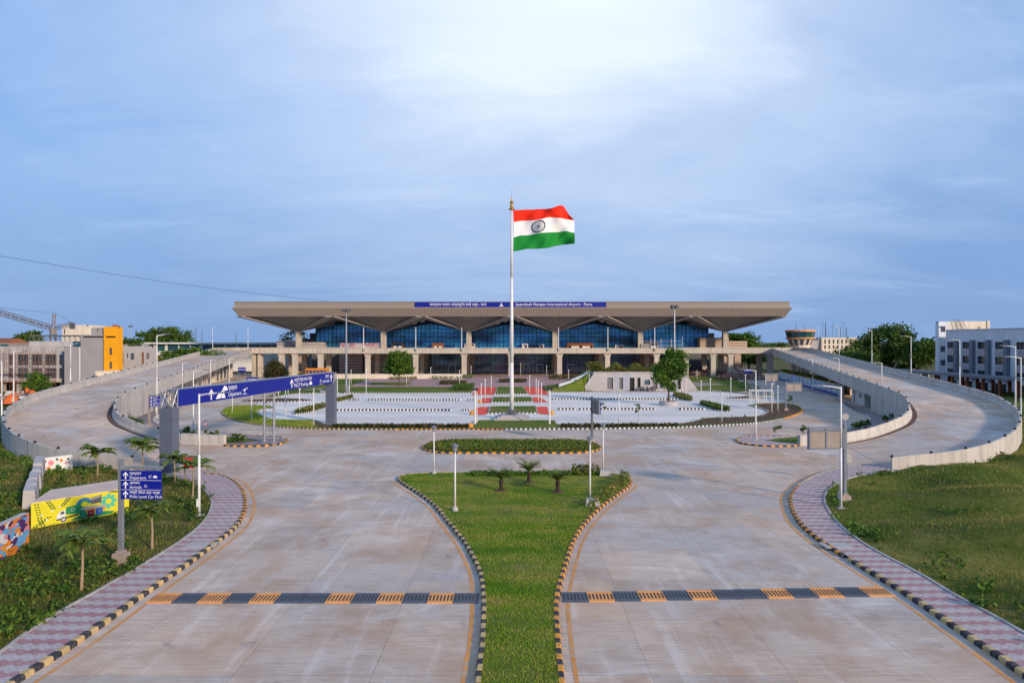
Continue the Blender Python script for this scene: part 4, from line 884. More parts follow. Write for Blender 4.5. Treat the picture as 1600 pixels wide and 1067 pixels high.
for x0, h in ((-.7, 5.4), (LG - .1, 5.4)):
    mb = MB(); mb.box(x0 - .25, x0 + .65, -.6, .6, -.05, h); p_ = mb.build('post', 'grey', GT)
    mb = MB()
    for z in (1.1, 2.2, 3.3, 4.4): mb.box(x0 - .256, x0 + .656, -.606, .606, z - .012, z + .012)
    mb.box(x0 - .257, x0 - .24, -.012, .012, 0, h); mb.build('panel_joint', 'dgrey', p_)
    mb = MB()
    for dx in (-.18, .58):
        for dy in (-.5, .5): mb.cyl((x0 + dx, dy, h), (x0 + dx, dy, 6.9), .06, n=6)
    for dy in (-.5, .5): mb.cyl((x0 - .18, dy, h), (x0 + .58, dy, 6.9), .035, n=5); mb.cyl((x0 + .58, dy, h), (x0 - .18, dy, 6.9), .035, n=5)
    for dx in (-.18, .58): mb.cyl((x0 + dx, -.5, h), (x0 + dx, .5, 6.9), .035, n=5); mb.cyl((x0 + dx, .5, h), (x0 + dx, -.5, 6.9), .035, n=5)
    mb.build('post_truss', 'galv', p_)
L = Letters(); d = -.352
tt = lambda px: (40023 / (957.9 - px) - 58.2) / math.sin(th)
L.arrow(tt(325), 5.62, 1.0, d); t0_ = tt(341); L.poly([(t0_ - .9, 5.62), (t0_ - .15, 5.62), (t0_ + .1, 6.0), (t0_ + .45, 6.3), (t0_ + .3, 6.38), (t0_ - .25, 6.2), (t0_ - .65, 5.95)], d); L.poly([(t0_ - .05, 5.62), (t0_ + .75, 5.62), (t0_ + .5, 6.0), (t0_ + .55, 6.28), (t0_ + .2, 6.0)], d); L.car(tt(347), 6.3, .85, d)
L.fit('प्रस्थान', tt(352), tt(366), 6.28, .6, d); L.fit('Departure', tt(352.5), tt(372.5), 5.68, .6, d); L.plane(tt(379), 6.1, 1.0, d)
L.arrow(tt(453), 5.62, 1.05, d); L.fit('मल्टी लेवल कार पार्क', tt(457), tt(485), 6.25, .6, d); L.fit('MLCP Parking', tt(457), tt(479), 5.65, .62, d); L.car(tt(483), 5.68, .8, d)
L.fit('आगमन', tt(506), tt(512), 6.25, .6, d); L.plane(tt(499.5), 5.95, .9, d, -1); L.fit('Arrivals', tt(502.5), tt(512.5), 5.68, .58, d); L.arrow(tt(515.6), 5.7, 1.0, d)
L.build('lettering', 'letter', bm_)
mb = MB()
for px, py in ((413, 694.5), (428, 695.5)):
    X, Y = G(px, py); p = Vector((X, Y, 0)) - A; c, s = math.cos(-th), math.sin(-th); q = (p.x * c - p.y * s, p.x * s + p.y * c)
    mb.cyl((q[0], q[1], .1), (q[0], q[1], 5.5), .13, n=10); mb.box(q[0] - .28, q[0] + .28, q[1] - .28, q[1] + .28, .1, .35)
    if px == 413: q0 = q
for z in (.8, 1.5, 3.9): mb.cyl((q0[0], q0[1], z), (q[0], q[1], z), .04, n=5)
for z0, z1 in ((.35, 1.4), (2.2, 1.5), (2.3, 3.3), (4.6, 3.9)): mb.cyl((q0[0], q0[1], z0), (q[0], q[1], z1), .035, n=5)
mb.build('mid_support', 'galv', GT)
# --- round traffic signs
def disc(x, y, top, label, front, dia=.62):
    X, Y = G(x, y); T = thing('round_sign', label, 'round sign', (X, Y, .13)); h = PZ(top, Y) - .13
    mb = MB(); mb.cyl((0, 0, 0), (0, 0, h), .035, n=7); mb.build('post', 'galv', T)
    mb = MB(); mb.cyl((0, -.05, h), (0, -.03, h), dia / 2, n=24); dd = mb.build('disc', 'redbox' if front else 'stone', T)
    if front: mb = MB(); mb.cyl((0, -.058, h), (0, -.051, h), dia * .36, n=20); mb.build('centre', 'letter', dd); mb = MB(); mb.box(-.05, .05, -.066, -.06, h - .1, h + .12); mb.build('mark', 'black', dd)
    else: mb = MB(); mb.box(-dia / 2, dia / 2, -.07, -.051, h - .02, h + .02); mb.build('brace', 'galv', dd)
disc(1325, 754, 715.5, 'grey back of a round sign on a thin post beside the right footpath', False, .75); disc(1321, 677, 651, 'grey back of a round sign on the verge, left of the right ramp wall', False, .8); disc(321, 683, 661, 'small round red and white road sign behind the left ramp wall', True, .62)

# ================================================================== DRAIN GRATINGS ACROSS THE ROADS
def grate_kind(mat):
    T = thing('drain_grating', 'x', 'drain grating', (0, 0, 0), 0, 'slotted drain gratings across the road'); W2, D2 = .57, .55
    mb = MB(); mb.box(-W2, W2, -D2, -.34, 0, .035); mb.box(-W2, W2, .34, D2, 0, .035)
    ns = 7; sw = .088
    xs = [-W2 + (2 * W2) * (i + .5) / ns for i in range(ns)]; e = [-W2] + [v for x in xs for v in (x - sw / 2, x + sw / 2)] + [W2]
    for i in range(0, len(e), 2): mb.box(e[i], e[i + 1], -.34, .34, 0, .035)
    mb.build('grate', mat, T); mb = MB(); mb.box(-W2, W2, -.335, .335, -.002, .024); mb.build('slot_bed', 'black', T); return T
go = grate_kind('orangeg'); gb = grate_kind('blueg'); reg(go); first = {0: True, 1: True}
ORD = ('first', 'second', 'third', 'fourth', 'fifth', 'sixth', 'seventh', 'eighth', 'ninth', 'tenth', 'eleventh', 'twelfth', 'thirteenth', 'fourteenth')
def grates(xa, xb, Y, cols, side, wy):
    n = len(cols); w = (xb - xa) / n; cnt = [0, 0]
    for i in range(n):
        c = cols[i]; cnt[c] += 1
        lab = f"{('orange', 'slate blue')[c]} slotted drain grating, {ORD[cnt[c] - 1]} {('orange', 'blue')[c]} one from {side}"
        src = (go, gb)[c]; loc = (xa + w * (i + .5), Y + wy * i, .004)
        o = src if first[c] else dup(src, lab, loc); first[c] = False; o.location = loc; o.scale = (w / 1.155, 1, 1); o['label'] = lab
aL = G(237, 935)[0]; bL = G(748, 935)[0]; grates(aL, bL, 29.25, [0, 1] * 3 + [1, 0, 1, 0, 1, 0, 1], 'the left footpath, on the left road', 0)
aR = G(878, 932)[0]; bR = G(1384, 922)[0]; grates(aR, bR, 29.35, [1, 0, 1, 0, 1, 0, 1, 1, 0, 1, 0, 1, 0], 'the front lawn, on the right road', .055)
def manhole(x, y, lab):
    X, Y = G(x, y); mb = MB(); mb.box(-.75, .75, -.5, .5, .13, .155); mb.box(-.62, .62, -.38, .38, .155, .165, 1); tag(mb.build('inspection_cover', ['conc2', 'stone'], None, False, (X, Y, 0)), lab, 'inspection cover', 'inspection covers in the footpaths')
manhole(315, 855, 'square inspection cover in the left footpath'); manhole(1307, 856, 'square inspection cover in the right footpath')
# ================================================================== TREES AND PLANTS
def clumps(blobs, n, clump_r, size, per=26, rng=RNG, inner=.45):
    "leaf positions in small clumps through ellipsoids (cx,cy,cz,rx,ry,rz)"
    out = []; vol = np.array([b[3] * b[4] * b[5] for b in blobs]) ** .75; vol /= vol.sum()
    for b, v in zip(blobs, vol):
        k = max(3, int(n * v / per)); d = rng.normal(size=(k, 3)); d /= np.linalg.norm(d, axis=1)[:, None]
        r = rng.uniform(inner, 1.0, k)[:, None] ** .6 * rng.uniform(.86, 1.1, k)[:, None]
        c = d * r * np.array(b[3:]) + np.array(b[:3])
        q = c[:, None, :] + rng.normal(size=(k, per, 3)) * clump_r * .5 * np.array([1, 1, .6])
        out.append(q.reshape(-1, 3))
    return np.concatenate(out)
def tree(name, label, loc, trunk, blobs, n, clump_r, size, mat='leaf', bark='wood', group=None, cat='tree', limbs=True, inner=.45, aspect=.6):
    T = thing(name, label, cat, loc, 0, group)
    mb = MB(); h, r = trunk; mb.tube([(0, 0, -.1), (r * .4, 0, h * .4), (-r * .3, r * .3, h)], [r * 1.25, r, r * .75], 8)
    rg = random.Random(hash(label) % 1000 if False else len(label))
    if limbs:
        for b in blobs[:9]:
            e = Vector((b[0], b[1], b[2] + b[5] * .3)); m = Vector((e.x * .45, e.y * .45, h + (e.z - h) * .55)); mb.tube([(0, 0, h * .92), m, e], [r * .6, r * .38, r * .12], 6)
    mb.build('trunk', bark, T); P = clumps(blobs, n, clump_r, size, inner=inner)
    fast_mesh('crown', leaves(P, size, aspect), 4, mat, T); return T
def lumpy(R_, H, z, k, rng, fl=.6):
    out = [(0, 0, z, R_ * .72, R_ * .72, H * .8)]
    for i in range(k):
        a = 2 * PI * i / k + rng.uniform(-.3, .3); q = rng.uniform(.45, .7); out.append((R_ * q * math.cos(a), R_ * q * math.sin(a), z + H * rng.uniform(-.45, .5), R_ * rng.uniform(.34, .5), R_ * rng.uniform(.34, .5), H * rng.uniform(.36, .5)))
    return out
rg = random.Random(5)
X, Y = G(623.5, 603)
tree('round_tree', 'clipped round green tree on a thin trunk in the lawn left of the flagpole', (X, Y, 0), (3.0, .16), [(0, 0, 5.6, 3.2, 3.2, 2.9), (1.6, 0, 4.4, 2.0, 2.0, 1.6), (-1.7, .2, 4.5, 2.0, 2.0, 1.7), (1.2, -.5, 7.0, 1.8, 1.8, 1.5), (-1.2, 0, 7.1, 1.7, 1.7, 1.4), (0, -1.8, 5.2, 2.0, 1.6, 1.9), (0, 1.6, 5.5, 2, 1.7, 2)], 10000, .75, .2)
X, Y = G(1044.5, 633)
bl = [(-1.2, 0, 4.6, 2.0, 1.8, 1.6), (1.2, .2, 5.2, 1.8, 1.6, 1.5), (.2, -.3, 6.6, 1.9, 1.6, 1.3), (1.7, .2, 7.8, 1.7, 1.5, 1.3), (2.4, 0, 6.4, 1.2, 1.1, 1.0), (.6, 0, 8.6, 1.3, 1.2, 1.0), (-.2, 0, 3.2, 1.3, 1.2, .9), (.9, .4, 2.6, .7, .7, .6), (-1.1, .2, 6, 1.2, 1, .9)]
tree('leafy_tree', 'tall uneven leafy tree growing from a round stone planter in the car park', (X, Y, .5), (3.4, .17), bl, 6500, .7, .19, inner=.2)
pl = thing('tree_planter', 'low round grey stone planter holding the leafy tree', 'planter', (X, Y - .2, 0)); mb = MB(); n = 28
mb.lathe([(1.62, 0), (1.62, .75), (1.36, .78), (1.34, .55)], (0, 0, 0), n); mb.build('rim', 'stone', pl); mb = MB(); mb.lathe([(1.34, .56), (.9, .68), (.3, .75)], (0, 0, 0), 16); mb.build('soil', 'soil', pl)
tree('rusty_tree', 'small bushy tree with rusty brown leaves behind the middle of the gantry beam', (PX(431, 152), 152, 0), (2.0, .2), [(0, 0, 3.4, 2.3, 2.2, 1.9), (-.6, 0, 5, 1.6, 1.6, 1.5), (1.2, 0, 2.6, 1.6, 1.5, 1.3), (-1.3, 0, 2.4, 1.4, 1.4, 1.2), (.2, 0, 6.3, 1.0, 1.0, .9), (1.0, 0, 4.6, 1.2, 1.2, 1)], 3800, .8, .24, 'leafr')
# cycads
def cycad(x, y, top, label, seed):
    X, Y = G(x, y); r = random.Random(seed); T = thing('cycad', label, 'cycad', (X, Y, .13), 0, 'cycads on the front lawn')
    mb = MB(); mb.lathe([(.34, 0), (.3, .05), (.15, .1), (.14, .55), (.19, .74), (.1, .85)], (0, 0, 0), 9); mb.build('trunk', 'darkbark', T)
    mb = MB(); mb.lathe([(.5, -.02), (.42, .05), (.2, .08)], (0, 0, 0), 12); mb.build('soil_mound', 'soil', T)
    V = []
    for i in range(34):
        a = r.uniform(0, 2 * PI); up = r.uniform(.6, 1.42); Lf = r.uniform(.85, 1.2); d = Vector((math.cos(a), math.sin(a), 0)); s = Vector((-d.y, d.x, 0))
        pts = [Vector((0, 0, .78)) + d * (Lf * t * (1 - .18 * up * (1 - t))) * math.cos(up * (1 - t * .75)) + Vector((0, 0, Lf * (math.sin(up) * t * 1.25 - .42 * t * t))) for t in np.linspace(0, 1, 13)]
        for j in range(1, 12):
            p = pts[j]; tg = (pts[j + 1] - pts[j]).normalized(); w = .2 * math.sin(PI * min(1, j / 12 + .12))
            for k in (-1, 1):
                tip = p + s * k * w + tg * .12 + Vector((0, 0, .05)); V += [p - tg * .04, p + tg * .045, tip + tg * .015, tip - tg * .02]
    fast_mesh('fronds', np.array([tuple(v) for v in V]), 4, 'frond', T)
cycad(783, 769.5, 740, 'left cycad of the three dark palms on the front lawn', 1); cycad(826.5, 756, 728, 'middle cycad of the three, standing farthest back on the front lawn', 2); cycad(871.5, 772, 738, 'right cycad of the three dark palms on the front lawn', 3)
# young palms
def palm(X, Y, z, H, Fl, label, seed, nf=17, group='young palms on the left plot'):
    r = random.Random(seed); T = thing('young_palm', label, 'palm', (X, Y, z), 0, group); b = Vector((r.uniform(-.12, .12), r.uniform(-.1, .1), H))
    mb = MB(); mb.tube([(0, 0, -.1), b * .5 + Vector((.03, 0, 0)), b], [.07, .055, .04], 7); mb.build('trunk', 'paleb', T); V = []
    for i in range(nf):
        a = 2 * PI * i / nf + r.uniform(-.35, .35); up = r.uniform(.35, 1.45); Lf = Fl * r.uniform(.8, 1.2); d = Vector((math.cos(a), math.sin(a), 0)); s = Vector((-d.y, d.x, 0))
        pts = [b + d * (Lf * t) * math.cos(up * (1 - .5 * t)) + Vector((0, 0, Lf * (math.sin(up) * t * 1.1 - .55 * t * t))) for t in np.linspace(0, 1, 10)]
        for j in range(2, 9):
            p = pts[j]; tg = (pts[j + 1] - pts[j]).normalized()
            for k in (-1, 1):
                w = Fl * .34 * r.uniform(.6, 1.1); tip = p + s * k * w * .8 + tg * w * .6 + Vector((0, 0, -w * r.uniform(.15, .6))); sd = tg * .075 * Fl
                V += [p - sd, p + sd, tip + sd, tip - sd * .3]
        for j in range(0, 9): sd = s * .012; V += [pts[j] - sd, pts[j] + sd, pts[j + 1] + sd, pts[j + 1] - sd]
    fast_mesh('fronds', np.array([tuple(v) for v in V]), 4, 'frond', T)
def palm_px(x, y, top, label, seed, fl=None, z=.2):
    X, Y = G(x, y, z); H = (y - top) * Y / F * .74; palm(X, Y, z, H, fl or H * .52, label, seed)
palm_px(152, 744, 695, 'young palm behind the yellow mural wall, left of the blue board', 11, 1.3); palm_px(222, 733, 686, 'young palm behind the blue three row board, tallest crown of the group', 12, 1.35)
palm_px(273, 752, 708, 'young palm just left of the tall gantry post foot', 13, 1.1); palm_px(289, 748, 712, 'young palm before the gantry post foot, by the red box', 14, 1.0); palm_px(300.5, 781, 713, 'young palm in front of the red box beside the street lamp', 15, 1.2)
palm_px(237.5, 855, 782, 'thin reddish young palm in the weeds below the blue board', 16, 1.05); palm_px(127, 918, 828, 'thin young palm alone in the dry patch, nearest to the camera', 17, 1.15)
# row of small plants on the verges
def shrub(X, Y, z, r_, label, seed, mat='leafd', group='small shrubs on the verges'):
    q = np.random.default_rng(seed); T = thing('shrub', label, 'shrub', (X, Y, z), 0, group); mb = MB()
    for i in range(4): a = i * 1.7; mb.cyl((0, 0, 0), (r_ * .45 * math.cos(a), r_ * .45 * math.sin(a), r_ * 1.2), .025, .012, 5)
    mb.build('stem', 'wood', T); P = clumps([(0, 0, r_ * 1.25, r_ * .8, r_ * .8, r_ * .7), (r_ * .5, 0, r_ * .9, r_ * .5, r_ * .5, r_ * .4), (-r_ * .4, r_ * .2, r_ * .8, r_ * .5, r_ * .5, r_ * .5)], 170, r_ * .35, .1, 10, q); fast_mesh('foliage', leaves(P, .13, .6, rng=q), 4, mat, T)
SH = [(291, 681, 'shrub behind the left ramp wall, nearest the gantry post'), (302, 687, 'second shrub behind the left ramp wall, right of the gantry post'), (326, 686, 'shrub behind the left ramp wall by the round road sign'), (338, 688, 'last shrub at the end of the left ramp wall'), (365, 692, 'shrub on the left nose island, left one'), (376, 692, 'shrub on the left nose island, right one'), (205, 662, 'bigger shrub under the left ramp bend'), (217, 668, 'smaller shrub under the left ramp bend'),
      (1395, 655, 'bushy shrub at the foot of the booth under the right ramp'), (1385, 659, 'shrub on the right verge before the booth'), (1337, 671, 'shrub by the right ramp wall, nearest the round sign'), (1343, 670, 'second shrub by the right ramp wall'), (1350, 668, 'third shrub by the right ramp wall'), (1356, 667, 'fourth shrub by the right ramp wall')]
for i, (x, y, lab) in enumerate(SH):
    X, Y = G(x, y, .1); shrub(X, Y, .1, .55 if i < 8 else .5, lab, 30 + i)
def sapling(x, y, top, label, seed, z=.12):
    X, Y = G(x, y); q = np.random.default_rng(seed); H = PZ(top, Y) - z; T = thing('sapling', label, 'sapling', (X, Y, z), 0, 'thin saplings'); mb = MB(); mb.tube([(0, 0, 0), (.05, 0, H * .5), (-.03, .02, H)], [.03, .022, .012], 6)
    for k in (.55, .7, .85): mb.cyl((0, 0, H * k), (.3 * math.cos(k * 20), .3 * math.sin(k * 20), H * k + .25), .012, .008, 5)
    mb.build('stem', 'paleb', T); P = clumps([(.05, 0, H * .93, .35, .35, .22), (.3, .1, H * .75, .22, .22, .16), (-.25, 0, H * .62, .22, .22, .16)], 90, .18, .1, 9, q); fast_mesh('leaves', leaves(P, .13, .6, rng=q), 4, 'leafd', T)
sapling(941, 657, 630, 'thin yellowish sapling on the front strip beside the angled sign', 1); sapling(997, 660, 631, 'thin sapling on the front strip left of the stone planter', 2); sapling(1214, 684, 665, 'leaning sapling on the right nose island', 3); sapling(1255, 684, 667, 'sapling at the left end of the right ramp wall', 4); sapling(1235, 636, 619, 'sapling at the back of the brown soil bed', 5)
# hedges and planted beds (one mass each)
def bed(name, poly, label, n, h, mat, size=.14, z=.13, lean=.3, cat='planted bed', stuff=True):
    x, y = scatter(poly, n); zz = z + RNG.uniform(0, 1, len(x)) ** .7 * h; P = np.stack([x, y, zz], 1); o = fast_mesh(name, leaves(P, size, .5), 4, mat); o['kind'] = 'stuff'; o['label'] = label; o['category'] = cat
bed('ground_cover', offset(OVAL, .5, True), 'dense low ground cover filling the oval bed', 9000, .3, 'leafy', .12); bed('ground_cover', offset(OVAL, 1.2, True), 'dense low ground cover filling the oval bed', 5000, .34, 'leaf', .12)
X0, Y0 = G(735, 741.5); X1, Y1 = G(938, 741.5)
bed('ground_cover', [(X0, Y0 - 1.2), (X1, Y0 - 1.2), (X1, Y0), (X0, Y0)], 'low green edging plants along the back of the front lawn', 1700, .26, 'leaf', .11)
bed('ground_cover', GX([(893, 742.5), (935, 741.5), (937, 745), (895, 746)]), 'taller yellow green plants at the back right of the front lawn', 420, .8, 'leafy', .13)
bed('ground_cover', GX([(972, 747), (985, 752), (980, 761), (940, 790), (922, 806), (920, 795), (938, 780), (958, 765)]), 'yellow green shrubs lining the right edge of the front lawn', 3600, .62, 'leafy', .13)
for w, lab in zip(WED[:4], ('left', 'far left', 'rear right', 'right')): bed('ground_cover', offset(smooth(GX(w), True, .5)[::1] if area(GX(w)) > 0 else smooth(GX(w), True, .5)[::-1], .25, True), f'low shrubs filling the {lab} planted wedge of the car park', 1300, .55, 'leafy' if lab != 'right' else 'leafd', .2)
for px, lab, mat, h in (([(520, 667.5), (735, 667.5), (735, 669.8), (520, 669.8)], 'low brown green plants on the front strip left of the flag plot', 'leafr', .45), ([(876, 666.5), (1060, 665.8), (1058, 667.6), (876, 669.2)], 'low brown green plants on the front strip right of the flag plot', 'leafr', .4),
                        ([(685, 601.5), (690, 598), (730, 598), (727, 601.8)], 'clipped brown hedge on the plaza', 'leafr', .7), ([(673, 595), (680, 588), (738, 588), (740, 592)], 'flowering hedge at the back left of the plaza', 'leafd', .9), ([(779, 598), (781, 594.8), (822, 594.8), (823, 598)], 'small hedge in the middle of the plaza', 'leafr', .6), ([(857, 594), (858, 589), (905, 589), (915, 594)], 'hedge at the back right of the plaza', 'leafr', .9),
                        ([(706, 611), (712, 604.5), (742, 604.5), (736, 611)], 'dark green hedge beside the left red path', 'leafd', 1.0), ([(607, 594), (612, 589), (650, 590), (652, 594)], 'flower bed behind the round tree', 'leafy', .7), ([(1150, 604), (1165, 600), (1190, 612), (1180, 616)], 'row of dark shrubs along the right inner road', 'leafd', 1.1)):
    bed('hedge', GX(px), lab, 1500, h, mat, .2, .05, cat='hedge')
x, y = scatter(SOILR, 900); P = np.stack([x, y, .14 + RNG.uniform(0, .35, len(x))], 1); o = fast_mesh('weeds', leaves(P, .16, .5), 4, 'leafr'); tag(o, 'sparse dry weeds on the brown soil bed at the right end of the car park', 'weeds', None, 'stuff')
# grass blades on the lawns
x, y = scatter(ISLAND, 420000, 1.1); kk = RNG.uniform(size=len(x)) < np.clip(1.15 - 1.1 * np.clip(np.sin(x * 1.1 + 2 * np.sin(y * .33)) * np.sin(y * .9 + x * .2) - .25, 0, 1), .12, 1); x, y = x[kk], y[kk]; V = blades(x, y, .125, .085, .011, .9); tag(fast_mesh('grass', V, 3, 'blade'), 'short mown grass on the front lawn', 'grass', None, 'stuff')
x, y = scatter(GX([(345.8, 645.7), (365, 657), (410, 665), (490, 670), (489, 658), (430, 657), (413, 652), (403, 646), (406, 641), (425, 638), (420, 635), (382, 635), (352, 639)]), 30000); tag(fast_mesh('grass', blades(x, y, .12, .16, .03, .8), 3, 'blade'), 'grass on the left end lawn of the car park', 'grass', None, 'stuff')
def nz(x, y, s=1.0): return .5 + .25 * np.sin(x * .31 * s + 1.7 * np.sin(y * .23 * s)) + .25 * np.sin(y * .37 * s + 1.3 * np.sin(x * .19 * s + 2))
Q = [p for p in PLOTL if p[0] > -75] ; QL = [(max(p[0], -70), min(p[1], 90)) for p in PLOTL]; QR = [(min(p[0], 70), min(p[1], 92)) for p in PLOTR]
x, y = scatter(QL, 420000, .8); k = inpoly(x, y, PLOTL) & (x > -1.0 * y - 6); x, y = x[k], y[k]
z = hgt(x, y, EDL, AL); V = blades(x, y, z - .02, .17, .018, 1.1); tag(fast_mesh('grass', V, 3, 'blade2'), 'rough grass on the left plot', 'grass', None, 'stuff')
x, y = scatter(QR, 420000, .8); k = inpoly(x, y, PLOTR) & (x < 1.0 * y + 6); x, y = x[k], y[k]
z = hgt(x, y, EDR, AR); V = blades(x, y, z - .02, .15, .018, 1.1); tag(fast_mesh('grass', V, 3, 'blade2'), 'rough grass on the right lawn', 'grass', None, 'stuff')
def weeds(poly, edge, amp, n, label, dens, per=22, r_=.34, mat='leafd', lim=.95, size=.095):
    x, y = scatter(poly, n, .7); k = (np.abs(x) < lim * y + 3) & ~inpoly(x, y, [(-28.6, 39.6), (-24.6, 44.8), (-23.8, 43.6), (-27.4, 38.6)]) & (RNG.uniform(size=len(x)) < dens(x, y)); x, y = x[k], y[k]; z = hgt(x, y, edge, amp); n = len(x); s = RNG.uniform(.5, 1.3, n)
    c = np.stack([x, y, z + .12 * s], 1)[:, None, :] + RNG.normal(size=(n, per, 3)) * (s * r_ * .5)[:, None, None] * np.array([1, 1, .55]) + np.array([0, 0, .1])
    o = fast_mesh('weeds', leaves(c.reshape(-1, 3), size, .65), 4, mat); return tag(o, label, 'weeds', None, 'stuff')
el = np.array(OL)[::3]; er = np.array(OR)[::3]
def de(x, y, e): return np.min(np.hypot(x[:, None] - e[None, :, 0], y[:, None] - e[None, :, 1]), 1)
weeds(QL, EDL, AL, 10500, 'leafy green weeds spreading over the left plot', lambda x, y: np.clip(nz(x, y, 1.6) * 1.5 - .35 - 1.1 * np.exp(-((x + 22) ** 2 + (y - 37) ** 2) / 14) + .6 * np.exp(-de(x, y, el) / 2.5), .03, 1))
weeds(QL, EDL, AL, 4000, 'bright green broad leaved weeds scattered over the left plot', lambda x, y: np.clip(nz(x + 9, y + 4, 2.1) * 1.6 - .55 - 1.2 * np.exp(-((x + 22) ** 2 + (y - 37) ** 2) / 16), 0, 1), mat='leaf', size=.11, r_=.42)
weeds(QR, EDR, AR, 6000, 'leafy green weeds along the edge of the right lawn', lambda x, y: np.clip(1.1 * np.exp(-de(x, y, er) / 1.3) + .16 * (nz(x, y, 1.2) > .72), 0, 1), mat='leaf')
# dark bush at the left picture edge, by the mural walls
tree('bush', 'dense dark green bush behind the left mural wall', (-31.2, 39.2, 0), (.7, .12), [(0, 0, .9, 1.9, 1.5, .8), (1.5, .3, .7, 1.1, 1, .6), (-1.8, .2, .9, 1.5, 1.3, .9), (.3, -1.3, .6, 1.2, 1, .6)], 5200, .4, .11, 'leafd', cat='bush')
# --- far trees
FT = [('spreading_tree', 'wide spreading tree on the skyline behind the low left concourse', PX(256, 270), 270, 0, (7, .5), [(-6, 0, 13.2, 4.5, 4, 1.7), (0, 0, 15, 5.5, 4.5, 1.8), (6, 0, 13.6, 4.6, 4, 1.6), (3, 0, 12, 5, 4, 1.5), (-3, 0, 11.5, 5, 4, 1.5), (9, 0, 11.4, 2.5, 2, 1)], 5200, 1.5, .42, 'leafd'),
      ('dark_tree', 'dark bushy tree between the yellow tower and the far mast', PX(195, 240), 240, 0, (5, .4), lumpy(5, 4, 9, 7, rg), 3000, 1.5, .4, 'leafd'),
      ('bush_row', 'long dark hedge of bushes below the low left concourse', PX(283, 195), 195, 0, (2, .25), [(-8 + 2.3 * i, rg.uniform(-1, 1), 5.7 + 1.0 * math.sin(i * .5 - .6), 2.2, 2, 2.6) for i in range(9)], 6000, 1.2, .34, 'leaf'),
      ('flowering_bush', 'bush with yellow flowers beside the small unfinished building', PX(243, 180), 180, 0, (2, .2), [(0, 0, 4, 1.3, 1.3, 1.8), (.4, 0, 6, .9, .9, 1.0)], 1500, .9, .28, 'leafy'),
      ('pale_tree', 'thin pale tree at the left end of the terminal under the roof', PX(466, 256), 256, 0, (6, .4), [(-5, 0, 12.4, 2.6, 2, 1.6), (-1, 0, 14.4, 3.2, 2, 1.8), (3.5, 0, 12.6, 3, 2, 2), (1, 0, 9.5, 4, 3, 2.6), (-3, 0, 10, 2.5, 2, 1.5)], 1700, 1.2, .33, 'leafy'),
      ('green_tree', 'rounded green tree beyond the right end of the terminal', PX(1160, 285), 285, 0, (6, .5), lumpy(7, 4.2, 11, 8, rg), 4500, 1.6, .45, 'leaf'),
      ('broad_tree', 'broad green tree behind the right ramp, larger one left of the office block', PX(1380, 195), 195, 0, (5, .6), [(0, 0, 10, 6, 5, 5), (-5.5, 0, 8.5, 4.5, 4, 4), (6, 0, 9, 4.2, 4, 4.2), (1.5, -2, 13.6, 4.5, 3.5, 2.4), (-3, -1, 12.4, 3, 3, 2), (5.2, -1, 12.3, 2.6, 3, 1.8), (-9, 0, 6.5, 3.2, 3, 3), (9.6, 0, 7.5, 3, 3, 3), (-4, -3, 5, 5, 3, 3), (4, -3, 5, 5, 3, 3)], 10500, 1.5, .4, 'leafd'),
      ('olive_tree', 'smaller olive green tree against the office block corner', PX(1436, 188), 188, 0, (4, .5), lumpy(6.5, 5, 7.4, 9, rg), 7000, 1.5, .36, 'leafd'),
      ('low_tree', 'low dark tree left of the broad tree, before the white block', PX(1338, 190), 190, 0, (3, .4), lumpy(5, 4.2, 5.4, 7, rg), 4500, 1.4, .36, 'leafd'),
      ('young_tree', 'bright green young tree before the unfinished building on the left', PX(58, 128), 128, 0, (1.6, .15), [(0, 0, 2.6, 2.2, 2, 1.6), (-.4, 0, 4.0, 1.3, 1.2, 1.0), (1.2, 0, 2.2, 1.3, 1.2, 1.1)], 3400, .8, .2, 'leaf'),
      ('rooftop_palm', 'first dark palm crown above the unfinished building roof', PX(38, 230), 230, 0, (10, .3), [(0, 0, 12.3, 2.4, 2, 1.4)], 700, 1.2, .4, 'leafd'), ('rooftop_palm', 'second, taller dark palm crown above the unfinished building roof', PX(53, 232), 232, 0, (11, .3), [(0, 0, 13.6, 1.8, 2, 1.0), (.5, 0, 11.8, 2.2, 2, 1.2)], 800, 1.2, .4, 'leafd'), ('skyline_tree', 'leftmost low tree crown on the skyline above the unfinished building', PX(25, 235), 235, 0, (8, .3), [(0, 0, 11, 1.8, 2, 1.4)], 500, 1.2, .4, 'leafd'),
      ('distant_tree', 'low distant trees between the terminal and the control tower, left one', PX(1196, 420), 420, 0, (4, .4), lumpy(8, 4, 6, 5, rg), 1200, 2.5, .8, 'leafd'), ('distant_tree', 'low distant trees between the terminal and the control tower, right one', PX(1216, 430), 430, 0, (4, .4), lumpy(8, 4, 6.5, 5, rg), 1200, 2.5, .8, 'leafd'),
      ('ramp_tree', 'dark tree seen under the elevated road at the right end', PX(1170, 262), 262, 0, (3, .4), lumpy(6, 3, 4.6, 6, rg), 2500, 1.5, .42, 'leafd')]
for nm, lab, X, Y, z, tr, bl, n, cr_, sz, mt in FT: tree(nm, lab, (X, Y, z), tr, bl, n, cr_, sz, mt)

